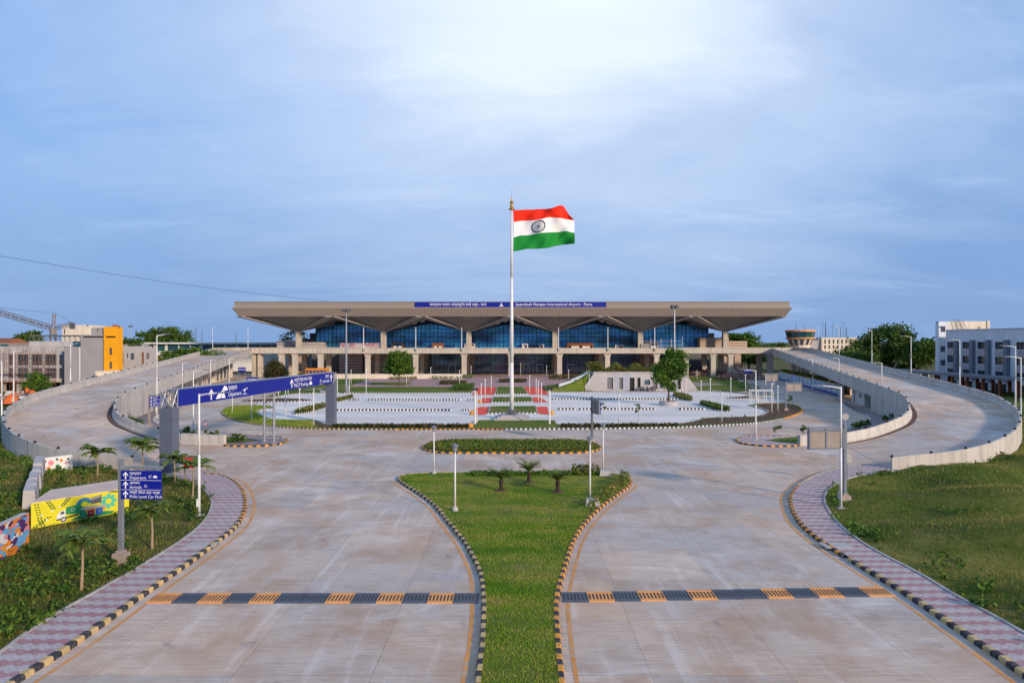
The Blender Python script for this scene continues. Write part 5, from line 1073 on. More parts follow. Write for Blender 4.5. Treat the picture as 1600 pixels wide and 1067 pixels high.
# ================================================================== WALLS WITH PAINTINGS (left plot)
def local(loc, ax): return Matrix.Translation(loc) @ Matrix.Rotation(ax, 4, 'Z')
def mural_wall(name, label, p, q, H, depth, cap, zb=-.1):
    a = math.atan2(q[1] - p[1], q[0] - p[0]); Lw = math.hypot(q[0] - p[0], q[1] - p[1]); T = thing(name, label, 'painted wall', (*p, 0), a)
    mb = MB(); e0 = depth * .62 if depth > 1 else 0; e1 = Lw + (.6 if depth > 1 else 0); mb.hexa([(0, 0, zb), (Lw, 0, zb), (e1, depth, zb), (e0, depth, zb)], [(0, 0, H), (Lw, 0, H), (e1, depth, H), (e0, depth, H)]); mb.build('wall', cap, T); return T, Lw
T, Lw = mural_wall('mural_wall', 'low broad wall painted yellow with a rubbish truck, bins and a gear', G(48, 829), G(201, 801), 1.62, 3.2, 'pinkslab')
pm = MB(); pm.box(0, Lw, -.03, -.002, .0, 1.58); pnl = pm.build('painting', 'yelpaint', T)
L = MB()
def shape(cols, pts, d): 
    "pts in (u,v) of the painted face"
    L.add([(u * Lw, -.03 - d, v * 1.58) for u, v in pts], [tuple(range(len(pts)))], cols)
def circ(u, v, r, n=20): return [(u + r / Lw * math.cos(2 * PI * i / n), v + r / 1.58 * math.sin(2 * PI * i / n)) for i in range(n)]
MC = ['green2', 'dgreen', 'mred', 'mblue', 'white', 'dgrey', 'teal', 'orange', 'black', 'stone']
ring = circ(.5, .66, .42, 24)
L.add([(u * Lw, -.034, v * 1.58) for u, v in circ(.52, .62, .46, 24)[1:14] + circ(.52, .62, .2, 24)[1:14][::-1]], [(i, i + 1, 24 - i, 25 - i) for i in range(12)], 3)
L.add([(u * Lw, -.036, v * 1.58) for u, v in circ(.52, .62, .33, 24)[1:14] + circ(.52, .62, .2, 24)[1:14][::-1]], [(i, i + 1, 24 - i, 25 - i) for i in range(12)], 0)
shape(5, [(.585, .62), (.7, .62), (.7, .93), (.585, .86)], .006); shape(9, [(.58, .82), (.69, .9), (.69, .86), (.58, .77)], .008); shape(9, [(.47, .46), (.74, .44), (.76, .50), (.52, .56)], .008); shape(7, [(.5, .34), (.74, .34), (.74, .43), (.5, .44)], .006)
for k in range(8):
    a = 2 * PI * k / 8; shape(6, circ(.775 + .38 / Lw * math.cos(a), .62 + .38 / 1.58 * math.sin(a), .11, 8), .005)
L.add([(u * Lw, -.036, v * 1.58) for u, v in circ(.775, .62, .36, 24) + circ(.775, .62, .17, 24)], [(i, (i + 1) % 24, 24 + (i + 1) % 24, 24 + i) for i in range(24)], 6)
shape(0, [(.38, .13), (.60, .1), (.8, .1), (.84, .2), (.72, .26), (.6, .2), (.5, .28), (.44, .2)], .003)
shape(0, [(.33, .38), (.335, .66), (.46, .68), (.52, .52), (.53, .32)], .007); shape(0, [(.47, .12), (.475, .36), (.54, .37), (.545, .13)], .010); shape(2, [(.55, .13), (.552, .38), (.62, .40), (.622, .15)], .008); shape(3, [(.635, .17), (.637, .42), (.71, .43), (.712, .18)], .008)
shape(4, [(.24, .24), (.245, .4), (.28, .55), (.33, .55), (.33, .26)], .007); shape(5, [(.275, .41), (.285, .52), (.318, .52), (.318, .41)], .010); shape(8, [(.24, .2), (.24, .25), (.46, .34), (.46, .28)], .008)
for u in (.31,): shape(5, circ(u, .21, .17), .012); shape(9, circ(u, .21, .10), .014)
for u, v, s in ((.40, .52, .13), (.507, .24, .07), (.586, .27, .07), (.673, .3, .07)):
    for k in range(3):
        a = PI / 2 + k * 2 * PI / 3; c0_ = (u + s / Lw * math.cos(a), v + s / 1.58 * math.sin(a)); c1_ = (u + s / Lw * math.cos(a + 1.5), v + s / 1.58 * math.sin(a + 1.5)); shape(4, [c0_, c1_, (c1_[0] * .72 + u * .28, c1_[1] * .72 + v * .28), (c0_[0] * .72 + u * .28, c0_[1] * .72 + v * .28)], .017)
rr = random.Random(2)
for (u0, v0, du, dv) in ((.05, .92, .03, -.5), (.16, .97, .05, -.3), (.36, .97, -.06, -.25), (.04, .1, .13, .28), (.08, .35, .04, -.3), (.80, .98, .1, -.06), (.9, .3, .01, .3)):
    for k in range(6):
        t = k / 5; u, v = u0 + du * t, v0 + dv * t
        for s in (-1, 1): shape(1, [(u, v), (u + s * .012, v + .035), (u + s * .026, v + .02), (u + s * .018, v - .02)], .004)
for u, v in ((.1, .5), (.2, .6), (.27, .72), (.15, .3)): shape(4, circ(u, v, .06, 8), .006)
L.build('picture', MC, pnl)
T, Lw = mural_wall('mural_wall', 'small pale wall end painted with coloured dots below the left ramp', tuple(.955 * v for v in G(66, 733)), tuple(.955 * v for v in G(113, 727)), 1.4, .25, 'white'); L = MB(); rr = random.Random(4)
for u, v, r_, c in ((.28, .72, .22, 0), (.2, .4, .15, 1), (.5, .45, .16, 2), (.62, .8, .13, 1), (.78, .6, .1, 0), (.1, .15, .1, 3), (.38, .2, .1, 4), (.85, .85, .09, 3), (.1, .85, .08, 4), (.48, .9, .1, 3)): L.add([(p[0] * Lw, -.006, p[1] * 1.3) for p in [(u + r_ / Lw * math.cos(2 * PI * i / 14), v + r_ / 1.3 * math.sin(2 * PI * i / 14)) for i in range(14)]], [tuple(range(14))], c)
for k in range(7): u = .86 + .05 * math.sin(k * 2); v = .1 + k * .09; L.add([(u * Lw, -.006, v * 1.3), ((u + .05) * Lw, -.006, (v + .07) * 1.3), ((u + .09) * Lw, -.006, (v + .02) * 1.3)], [(0, 1, 2)], 3)
L.build('picture', ['mpink', 'morange', 'green2', 'dgreen', 'mviolet'], T)
T, Lw = mural_wall('mural_wall', 'wall at the left picture edge painted with orange, blue and pink figures', (-24.1, 26), (-25.75, 36.4), 1.9, .35, 'stone'); L = MB(); rr = random.Random(9)
L.add([(0, -.004, 0), (Lw, -.004, 0), (Lw, -.004, 1.88), (0, -.004, 1.88)], [(0, 1, 2, 3)], 0)
L.add([(0, -.006, 0), (Lw, -.006, 0), (Lw, -.006, .3), (0, -.006, .36)], [(0, 1, 2, 3)], 3); L.add([(0, -.008, 0), (Lw, -.008, 0), (Lw, -.008, .12), (0, -.008, .12)], [(0, 1, 2, 3)], 0)
for k in range(190):
    u = rr.uniform(.2, Lw - .2); v = rr.uniform(.3, 1.75); c = rr.choice((0, 0, 1, 1, 1, 1, 1, 2, 2, 4, 5, 3)); a0 = rr.uniform(0, 3); r0 = rr.uniform(.12, .46); el_ = rr.uniform(.3, .65); tl = rr.uniform(-.5, .5)
    L.add([(min(Lw, max(0, u + r0 * math.cos(t) * math.cos(tl) - r0 * el_ * math.sin(t) * math.sin(tl))), -.009 - k * .00008, min(1.88, max(0, v + r0 * math.cos(t) * math.sin(tl) + r0 * el_ * math.sin(t) * math.cos(tl)))) for t in [2 * PI * i / 12 for i in range(12)]], [tuple(range(12))], c)
for u in (2.5, 5.4, 8.6):   # standing figures in orange robes
    L.add([(u - .26, -.026, .2), (u + .26, -.026, .2), (u + .16, -.026, .95), (u - .16, -.026, .95)], [(0, 1, 2, 3)], 0); L.add([(u + .12 * math.cos(2 * PI * i / 12), -.028, 1.12 + .15 * math.sin(2 * PI * i / 12)) for i in range(12)], [tuple(range(12))], 3)
    L.add([(u - .2, -.027, .55), (u + .36, -.027, .62), (u + .36, -.027, .7), (u - .2, -.027, .68)], [(0, 1, 2, 3)], 5)
L.build('picture', ['morange', 'ltblue', 'mpink', 'mviolet', 'yel', 'white'], T)
T = thing('stone_wall', 'rough grey stone wall running back between the two painted walls', 'wall', (0, 0, 0)); mb = MB(); a = Vector((*G(45, 801), 0)); c = Vector((*G(63, 734), 0)) * .955; n_ = (c - a).normalized().cross(Vector((0, 0, 1))); rr = random.Random(3)
for i in range(7):
    p0 = a.lerp(c, i / 7); p1 = a.lerp(c, (i + 1) / 7 - .01); h = 1.5 + rr.uniform(-.12, .15); w = .3 + rr.uniform(0, .15); mb.hexa([p0 - n_ * w, p1 - n_ * w, p1 + n_ * w, p0 + n_ * w], [p0 - n_ * w * .8 + Vector((0, 0, h)), p1 - n_ * w * .8 + Vector((0, 0, h + .05)), p1 + n_ * w * .8 + Vector((0, 0, h)), p0 + n_ * w * .8 + Vector((0, 0, h))])
mb.build('wall', 'stone', T)
X, Y = G(296, 757); T = thing('electrical_box', 'red electrical box on legs in front of the tall gantry post', 'electrical box', (X, Y, .12)); mb = MB(); mb.box(-.36, .36, -.2, .2, 1.2, 1.9); mb.build('cabinet', 'redbox', T)
mb = MB(); mb.box(-.4, .4, -.24, .24, 1.9, 1.95); mb.build('lid', 'redbox', T)
for s in (-.3, .3): mb = MB(); mb.box(s - .03, s + .03, -.03, .03, 0, 1.2); mb.build('leg', 'galv', T)

# ================================================================== BUNKER-LIKE BUILDING IN THE CAR PARK
BY = 152.5; BK = thing('planted_roof_building', 'low pale stone building with sloping ends, shutters and a planted roof beside the car park', 'building', (0, BY, 0))
x0, x1, x2, x3 = PX(908, BY), PX(928.5, BY), PX(1070, BY), PX(1092, BY); zt = PZ(582.5, BY)
OPEN = [(949, 958, 590, 608, 'shutter'), (967.5, 973.5, 590, 608, 'shutter'), (984, 991.5, 590, 608.6, 'door'), (996, 1001, 590, 606, 'door'), (1007, 1016, 593.5, 601, 'win'), (1020, 1027, 590, 607, 'shutter'), (1031, 1036, 592, 607, 'win'), (1058.5, 1064, 589.5, 608, 'door')]
mb = MB(); cur = x1; zl = 0
mb.hexa([(x0, 0, -.1), (x1, 0, -.1), (x1, 13, -.1), (x0 + 1, 13, -.1)], [(x1 - .02, 0, zt), (x1, 0, zt), (x1, 13, zt), (x1 - .02, 13, zt)])
mb.hexa([(x2, 0, -.1), (x3, 0, -.1), (x3 - 1, 13, -.1), (x2, 13, -.1)], [(x2, 0, zt), (x2 + .02, 0, zt), (x2 + .02, 13, zt), (x2, 13, zt)])
for a, c, t, bt, k in OPEN:
    xa, xb, z1, z0 = PX(a, BY), PX(c, BY), PZ(t, BY), max(0, PZ(bt, BY)); mb.box(cur, xa, 0, .5, -.1, zt); mb.box(xa, xb, 0, .5, z1, zt)
    if z0 > .3: mb.box(xa, xb, 0, .5, -.1, z0)
    cur = xb
mb.box(cur, x2, 0, .5, -.1, zt); mb.box(x1, x2, .5, 13, zt - .5, zt - .01); mb.box(x1, x2, 4, 12.9, -.1, zt - .5); w = mb.build('wall', 'stone', BK)
for a, c, t, bt, k in OPEN:
    xa, xb, z1, z0 = PX(a, BY), PX(c, BY), PZ(t, BY), max(-.05, PZ(bt, BY)); m2 = MB(); m2.box(xa, xb, .3, .42, z0, z1); m2.build({'shutter': 'shutter', 'door': 'door', 'win': 'window'}[k], {'shutter': 'shutter', 'door': 'black', 'win': 'dglass'}[k], BK)
m2 = MB(); m2.box(PX(961, BY), PX(966.8, BY), -.03, -.003, 0, zt - .1); m2.box(PX(974, BY), PX(983.6, BY), -.03, -.003, 0, zt - .1); m2.build('blue_panel', 'fadedblue', BK)
m2 = MB(); m2.box(x1 - .3, x2 + .3, -.12, .3, zt, zt + .22); m2.build('parapet', 'stone', BK); m2 = MB(); m2.box(x1 + .2, x2 - .2, .5, 8, zt, zt + .3); m2.build('roof_soil', 'soil', BK)
xx, yy = RNG.uniform(x1 + .2, x2 - .3, 2600), RNG.uniform(.5, 5, 2600); hh = RNG.uniform(0, 1, 2600) ** .8 * (1.2 + .7 * np.sin(xx * 1.4)); o = fast_mesh('roof_shrubs', leaves(np.stack([xx, yy, zt + .3 + hh], 1), .24, .5), 4, 'leafy', BK); o['kind'] = 'stuff'
xx = np.clip(RNG.normal(x1 + .3, 1.0, 500), x1 - 1.6, x1 + 3); o = fast_mesh('roof_shrubs', leaves(np.stack([xx, RNG.uniform(.3, 3, 500), zt + .2 + RNG.uniform(0, 2.2, 500)], 1), .26, .5), 4, 'leafy', BK); o['kind'] = 'stuff'
mb = MB(); xb = [(x0 - 8.0, .25), (x0 - 4.8, .7), (x0 - 2.0, 1.7), (x1 - 2.0, 3.1), (x1 - .9, zt)]   # grass bank sweeping up the left end
for i in range(4):
    (a, za), (c, zc) = xb[i], xb[i + 1]; mb.hexa([(a, BY - 2.5 + i * .8, -.05), (c, BY - 1.7 + i * .8, -.05), (c, BY + 12, -.05), (a, BY + 12, -.05)], [(a, BY - 2 + i * .8, za), (c, BY - 1.2 + i * .8, zc), (c, BY + 12, zc), (a, BY + 12, za)])
struct(mb.build('grass_bank', 'lawn'))
mb = MB()
for i in range(3): (a, za), (c, zc) = xb[i + 1], xb[i + 2]; mb.hexa([(a, BY + 2, za), (c, BY + 2, zc), (c, BY + 3, zc), (a, BY + 3, za)], [(a, BY + 2, za + .7), (c, BY + 2, zc + .5), (c, BY + 3, zc + .5), (a, BY + 3, za + .7)])
mb.build('ramp_kerb', 'bluewall', BK, loc=(0, -BY, 0))
# motorcycles before it
def bike():
    T = thing('motorcycle', 'x', 'motorcycle', (0, 0, 0), 0, 'motorcycles parked by the low stone building')
    for x in (-.62, .62):
        mb = MB(); n = 18
        for i in range(n):
            a, c = 2 * PI * i / n, 2 * PI * (i + 1) / n; mb.cyl((x + .27 * math.cos(a), 0, .3 + .27 * math.sin(a)), (x + .27 * math.cos(c), 0, .3 + .27 * math.sin(c)), .05, n=5)
        mb.cyl((x, -.06, .3), (x, .06, .3), .1, n=8); mb.build('wheel', 'black', T)
    mb = MB(); mb.tube([(-.62, 0, .3), (-.1, 0, .42), (.3, 0, .75), (.62, 0, .3)], [.05, .14, .1, .04], 8); mb.ball((.12, 0, .85), .2, 8, 6, 0, .7); mb.build('body', 'dgrey', T)
    mb = MB(); mb.hexa([(-.75, -.12, .75), (-.02, -.12, .72), (-.02, .12, .72), (-.75, .12, .75)], [(-.78, -.1, .87), (-.02, -.1, .82), (-.02, .1, .82), (-.78, .1, .87)]); mb.build('seat', 'black', T)
    mb = MB(); mb.tube([(.42, -.33, 1.08), (.4, 0, 1.0), (.42, .33, 1.08)], .02, 6); mb.cyl((.4, 0, 1.0), (.6, 0, .35), .03, n=6); mb.ball((.52, 0, .9), .1, 8, 6); mb.build('handlebar', 'dgrey', T); return T
bk_ = bike(); reg(bk_)
for i, (x, lab) in enumerate(((998, 'leftmost motorcycle of the parked row'), (1004, 'second motorcycle from the left of the parked row'), (1011, 'middle motorcycle of the parked row, under the dark window'), (1016, 'fourth motorcycle of the parked row'), (1021.5, 'rightmost motorcycle of the parked row'))):
    X, Y = G(x, 611.2); o = bk_ if i == 0 else dup(bk_, lab, (0, 0, 0)); o.location = (X, Y, .012); o.rotation_euler.z = .5 + .35 * ((i * 7) % 3); o['label'] = lab

# ================================================================== UNDER AND BESIDE THE RAMPS
hp0, hp1 = Vector((64.6, 133, 0)), Vector((76.0, 194, 0)); a = math.atan2(*(hp1 - hp0).yx); Lh = (hp1 - hp0).length
k = NT('painted_hoarding'); o_ = k.xyz(); v = k.n.new('ShaderNodeTexVoronoi'); v.inputs['Scale'].default_value = .9; k.l.new(k.map((1, 1, .55)), v.inputs['Vector'])
cc = k.ramp(k.noise(1.1, 4, .6, k.map((1, 1, .5))), [(.3, (.07, .16, .42)), (.45, (.36, .50, .74)), (.55, (.55, .62, .66)), (.64, (.13, .25, .10)), (.72, (.30, .27, .10))]); zb = k.ramp(k.math('DIVIDE', o_[2], 2.5), [(.18, (1, 1, 1)), (.28, (0, 0, 0))]); k.col(k.mix(zb, k.mix(.2, cc, v.outputs['Color']), (.03, .07, .30))); M['hoard'] = k.set(.6)
T = thing('painted_hoarding', 'long low hoarding painted blue and green standing under the right ramp edge', 'hoarding', hp0, a); mb = MB(); mb.box(0, Lh, -.06, .06, 0, 2.4); mb.build('panel', 'hoard', T); mb = MB(); mb.box(0, Lh, -.1, .1, 2.4, 2.5); mb.build('top_rail', 'yel', T)
for i in range(16): mb = MB(); mb.box(i * Lh / 15 - .05, i * Lh / 15 + .05, .06, .16, 0, 2.4); mb.build('post', 'galv', T)
T_ = fast_mesh('hedge', leaves(np.stack([hp0.x + (hp1.x - hp0.x) * (u := RNG.uniform(0, 1, 2200)) + RNG.uniform(.3, 1.4, 2200), hp0.y + (hp1.y - hp0.y) * u, RNG.uniform(2.2, 3.2, 2200)], 1), .22, .5), 4, 'leafy'); tag(T_, 'leafy hedge tops showing above the painted hoarding', 'hedge', None, 'stuff')
for sg, lab in ((1, 'pale booth with a door and small window built under the right ramp'), (-1, 'beige booth built under the left ramp')):
    p0, p1 = Vector((sg * 59.4, 112.5, 0)), Vector((sg * 62.2, 125, 0)); a = math.atan2(*(p1 - p0).yx) if sg > 0 else math.atan2(*(p0 - p1).yx); o0 = p0 if sg > 0 else p1; L_ = (p1 - p0).length
    T = thing('booth', lab, 'booth', o0, a); wm = 'offwhite' if sg > 0 else 'cream'; mb = MB(); f = (lambda t: t) if sg > 0 else (lambda t: L_ - t)
    def bx(t0, t1, y0, y1, z0, z1, mb): mb.box(min(f(t0), f(t1)), max(f(t0), f(t1)), -y1 if sg > 0 else -y1, -y0, z0, z1)
    # local +y points away from the ramp on the right side, so rooms go to -y
    e = -1
    for t0, t1, z0, z1 in ((4.6, 6.6, 0, 2.5), (6.6, 7.6, 0, 1.1), (6.6, 7.6, 1.9, 2.5), (7.6, 10.6, 0, 2.5), (10.6, 11.6, 2.2, 2.5), (11.6, 12.8, 0, 2.5)):
        bx(t0, t1, 0, .25, z0, z1, mb)
    bx(4.6, 12.8, .25, 4.5, 2.4, 2.5, mb); bx(4.6, 4.8, .25, 4.5, 0, 2.4, mb); mb.build('wall', wm, T)
    m2 = MB(); bx(6.6, 7.6, .12, .18, 1.1, 1.9, m2); m2.build('window', 'dglass', T); m2 = MB(); bx(10.6, 11.6, .12, .18, 0, 2.2, m2); m2.build('door', 'fin', T); m2 = MB(); bx(0.2, 4.5, 3.5, 4.2, 0, 2.4, m2); m2.build('back_wall', 'dgrey', T)
# walls further up under both ramps
for sg in (1, -1):
    for i, (Y0, Y1, m) in enumerate(((140, 156, 'cream'), (160, 178, 'cream'), (182, 200, 'cream'))):
        X0 = 31.3 + .236 * Y0 + 5; X1 = 31.3 + .236 * Y1 + 5; zh = 3.0 + (Y0 - 93) * .04 - 1.9
        T = thing('under_ramp_room', ('cream walled room with dark windows under the right ramp, ' if sg > 0 else 'beige walled room with dark windows under the left ramp, ') + ('lowest', 'middle', 'highest')[i] + ' of three', 'room', (0, 0, 0), 0, 'rooms under the ramps'); mb = MB(); mb.hexa([(sg * X0, Y0, -.1), (sg * (X0 + 3), Y0, -.1), (sg * (X1 + 3), Y1, -.1), (sg * X1, Y1, -.1)], [(sg * X0, Y0, zh), (sg * (X0 + 3), Y0, zh), (sg * (X1 + 3), Y1, zh), (sg * X1, Y1, zh)]); mb.build('wall', m, T)
        for q in range(3):
            u = .15 + q * .3; ya, yb = Y0 + (Y1 - Y0) * u, Y0 + (Y1 - Y0) * (u + .14); xa, xb_ = X0 + (X1 - X0) * u - .05, X0 + (X1 - X0) * (u + .14) - .05; m2 = MB(); m2.hexa([(sg * xa, ya, .3), (sg * xb_, yb, .3), (sg * (xb_ + .1), yb, .3), (sg * (xa + .1), ya, .3)], [(sg * xa, ya, zh - .5), (sg * xb_, yb, zh - .5), (sg * (xb_ + .1), yb, zh - .5), (sg * (xa + .1), ya, zh - .5)]); m2.build('window', 'dglass', T)
# rubble heaps
def heap(name, X, Y, w, d, h, n, mats, label, cat, seed):
    r = random.Random(seed); mb = MB(); mb.lathe([(1, -.1), (.8, .35), (.5, .7), (.2, .95)], (0, 0, 0), 14); mb.v = [(X + x * w * .5 * r.uniform(.8, 1.1), Y + y * d * .5 * r.uniform(.8, 1.1), z * h * .8) for x, y, z in mb.v]
    for i in range(n):
        a, q = r.uniform(0, 2 * PI), math.sqrt(r.random()); s = r.uniform(.15, .6) * min(1.4, h * .5); c = Vector((X + q * math.cos(a) * w / 2, Y + q * math.sin(a) * d / 2, max(.1, h * (1 - q) * r.uniform(.5, 1.1))))
        m = Matrix.Rotation(r.uniform(0, 3), 3, (r.random(), r.random(), r.random() + .1)); v = [c + m @ Vector((sx * s * r.uniform(.5, 1), sy * s * r.uniform(.4, 1), sz * s * r.uniform(.3, .7))) for sz in (-1, 1) for sx, sy in ((-1, -1), (1, -1), (1, 1), (-1, 1))]; mb.hexa(v[:4], v[4:], r.randrange(len(mats)))
    o = mb.build(name, mats); tag(o, label, cat, None, 'stuff')
heap('rubble', PX(1158, 200), 200, 14, 10, 3.2, 160, ['rubble', 'rust', 'tan'], 'heap of red brown building rubble at the foot of the elevated road', 'rubble', 1)
heap('rubble', PX(1105, 222), 222, 20, 6, 2.0, 120, ['rubble', 'tan', 'dgrey'], 'low building debris under the right end of the elevated road', 'rubble', 2)
heap('debris', PX(40, 122), 122, 22, 14, 2.2, 220, ['rubble', 'dgrey', 'tarp', 'conc2', 'rust', 'white'], 'scattered building debris before the unfinished building', 'debris', 3)
for i, (x, Y, w, lab) in enumerate(((57, 121, 2.6, 'orange tarpaulin heap on the debris, left one'), (84, 130, 2.2, 'orange tarpaulin heap on the debris, right one'))):
    mb = MB(); mb.lathe([(1, -.1), (.85, .3), (.55, .62), (.2, .85)], (0, 0, 0), 11); rr = random.Random(i); mb.v = [(PX(x, Y) + a * w * .5 * rr.uniform(.8, 1.2), Y - 6 + c * 1.4 * rr.uniform(.8, 1.2), .8 + z * 1.6) for a, c, z in mb.v]; tag(mb.build('tarpaulin', 'tarp'), lab, 'tarpaulin', 'tarpaulins on the debris')
mb = MB(); mb.box(-2.2, 2.2, -1.2, 1.2, 0, 2.4); T = thing('site_cabin', 'dark grey site container beside the blank grey building', 'container', (PX(99, 128), 128, 0)); mb.build('body', 'fin', T); mb = MB(); mb.box(-.5, .5, -1.26, -1.2, .1, 2.1); mb.build('door', 'grey', T)
mb = MB(); T = thing('water_drum', 'blue plastic drum at the left ramp edge beside the street lamp', 'drum', (-74.5, 108.3, 0)); mb.lathe([(.45, 0), (.5, .1), (.5, 1.2), (.3, 1.3)], (0, 0, 0), 14); mb.build('drum', 'mblue', T); mb = MB(); mb.lathe([(.22, 1.3), (.22, 1.42)], (0, 0, 0), 10); mb.build('lid', 'black', T)

# ================================================================== BUS AND LOW WALLS NEAR THE TERMINAL
T = thing('bus', 'orange bus parked under the elevated road behind the low cream wall', 'bus', (PX(496, 204), 204, 0)); mb = MB(); mb.hexa([(-3.3, -1.1, .4), (3.3, -1.1, .4), (3.3, 1.1, .4), (-3.3, 1.1, .4)], [(-3.3, -1.05, 2.9), (3.2, -1.05, 2.9), (3.2, 1.05, 2.9), (-3.3, 1.05, 2.9)]); mb.box(-3, 2.8, -.8, .8, 2.9, 3.0); mb.build('body', 'busor', T)
for i in range(6): mb = MB(); mb.box(-3.1 + i * 1.05, -2.25 + i * 1.05, -1.13, -1.09, 1.5, 2.5); mb.build('window', 'dglass', T)
for x in (-2.1, 2.1):
    for y in (-1, 1): mb = MB(); mb.cyl((x, y * 1.12, .45), (x, y * .85, .45), .45, n=16); mb.build('wheel', 'black', T)
T = thing('auto_rickshaw', 'yellow topped three wheeler left of the orange bus', 'auto rickshaw', (PX(472, 206), 206, 0)); mb = MB(); mb.hexa([(-1.2, -.6, .3), (1.2, -.6, .3), (1.2, .6, .3), (-1.2, .6, .3)], [(-1.2, -.6, 1.1), (.9, -.6, 1.1), (.9, .6, 1.1), (-1.2, .6, 1.1)]); mb.build('body', 'dgreen', T); mb = MB(); mb.hexa([(-1.15, -.6, 1.6), (.8, -.6, 1.6), (.8, .6, 1.6), (-1.15, .6, 1.6)], [(-1.1, -.5, 1.85), (.6, -.5, 1.85), (.6, .5, 1.85), (-1.1, .5, 1.85)])
for x in (-1.1, .7):
    for y in (-.55, .55): mb.box(x - .04, x + .04, y - .03, y + .03, 1.1, 1.6)
mb.build('canopy', 'yel', T)
for x, y in ((-.8, -.55), (-.8, .55), (.9, 0)): mb = MB(); mb.cyl((x, y - .06, .25), (x, y + .06, .25), .25, n=12); mb.build('wheel', 'black', T)
T = thing('low_wall', 'long low cream wall between the round tree and the orange bus', 'wall', (0, 201, 0)); mb = MB(); mb.box(PX(510, 201), PX(722, 201), 0, .35, -.1, 1.35); mb.build('wall', 'cream', T); mb = MB(); mb.box(PX(510, 201) - .1, PX(722, 201) + .1, -.08, .43, 1.35, 1.47); mb.build('coping', 'offwhite', T)
T = thing('banner_hoarding', 'red and white striped hoarding on the elevated road, left part', 'hoarding', (0, 219, 8)); k = NT('striped_banner'); o_ = k.xyz(); wv = k.noise(.5, 3, .5, k.map((.5, 1, 2))); k.col(k.ramp(wv, [(.42, (.46, .38, .36)), (.5, (.30, .10, .11)), (.56, (.5, .43, .41))], 'CONSTANT')); M['banner'] = k.set(.6)
mb = MB(); mb.box(PX(531, 219), PX(592, 219), 0, .08, 0, 2.5); mb.build('panel', 'banner', T)
for x in (531, 551, 571, 592): mb = MB(); mb.box(PX(x, 219) - .06, PX(x, 219) + .06, .09, .2, 0, 2.6); mb.build('post', 'galv', T)
T = thing('scaffold_frame', 'light steel scaffold frames on the elevated road, right part', 'scaffold', (0, 220, 8)); mb = MB()
for x in (1002, 1017, 1033, 1049, 1066): mb.box(PX(x, 220) - .1, PX(x, 220) + .1, 0, .2, 0, 3.9 if x < 1060 else 4.6)
for z in (1.6, 3.0): mb.box(PX(1002, 220), PX(1066, 220), .05, .15, z, z + .12)
mb.build('frame', 'galv', T); mb = MB(); mb.box(PX(1000, 220), PX(1016, 220), .3, .4, 0, 2.2); mb.build('board', 'tan', T)
T = thing('barrier_frame', 'white tubular barrier frames beside the brown soil bed', 'barrier', (*G(1191, 630), .0)); mb = MB()
for x in (-2.0, -.7, .7, 2.0): mb.cyl((x, 0, 0), (x, 0, 2.2), .06, n=6); mb.cyl((x + .6, 2.6, 0), (x + .6, 2.6, 2.2), .06, n=6)
for y in (0, 2.6): mb.cyl((-2.0 + y * .23, y, 2.2), (2.0 + y * .23, y, 2.2), .06, n=6); mb.cyl((-2.0 + y * .23, y, 1.1), (2.0 + y * .23, y, 1.1), .04, n=6)
mb.build('frame', 'white', T)
for x, y, lab in ((737.5, 648, 'orange bollard at the left end of the front red path'), (862, 648, 'orange bollard at the right end of the front red path'), (735, 669, 'orange painted kerb stone left of the flag plot'), (750, 629.5, 'orange bollard on the left red path, second aisle')):
    X, Y = G(x, y); mb = MB(); mb.lathe([(.35, 0), (.35, .5), (.28, .62)], (0, 0, 0), 12); T = tag(mb.build('bollard', 'yel', None, False, (X, Y, .01)), lab, 'bollard', 'orange bollards of the car park')
# ================================================================== BUILDINGS AROUND
def facade(T, x0, x1, y, z0, z1, opens, wall, depth=.4, name='wall', back=8):
    "wall facing -y with real openings; opens: (xa, xb, za, zb, kind, material)"
    xs = sorted({x0, x1} | {v for o in opens for v in o[:2]}); zs = sorted({z0, z1} | {v for o in opens for v in o[2:4]}); mb = MB()
    for i in range(len(xs) - 1):
        run = None
        for j in range(len(zs) - 1):
            cx, cz = (xs[i] + xs[i + 1]) / 2, (zs[j] + zs[j + 1]) / 2; solid = not any(o[0] < cx < o[1] and o[2] < cz < o[3] for o in opens)
            if solid and run is None: run = zs[j]
            if not solid and run is not None: mb.box(xs[i], xs[i + 1], y, y + depth, run, zs[j]); run = None
        if run is not None: mb.box(xs[i], xs[i + 1], y, y + depth, run, zs[-1])
    mb.box(x0, x1, y + depth + .6, y + back, z0, z1 - .02); mb.box(x0, x0 + .3, y + depth, y + depth + .6, z0, z1 - .02); mb.box(x1 - .3, x1, y + depth, y + depth + .6, z0, z1 - .02); mb.box(x0, x1, y + depth, y + depth + .6, z1 - .3, z1 - .01); w = mb.build(name, wall, T)
    for xa, xb, za, zb, kind, mt in opens:
        m2 = MB(); m2.box(xa, xb, y + depth * .6, y + depth * .75, za, zb); g = m2.build(kind, mt, T)
        if kind == 'window':
            m3 = MB(); n = 3 if xb - xa > 1.6 else 2
            for q in range(n + 1): xx = xa + (xb - xa) * q / n; m3.box(max(xa, xx - .05), min(xb, xx + .05), y + depth * .35, y + depth * .59, za, zb)
            m3.box(xa, xb, y + depth * .3, y + depth * .58, (za + zb) / 2 - .05, (za + zb) / 2 + .05); m3.build('frame', 'dgrey', g)
    return w
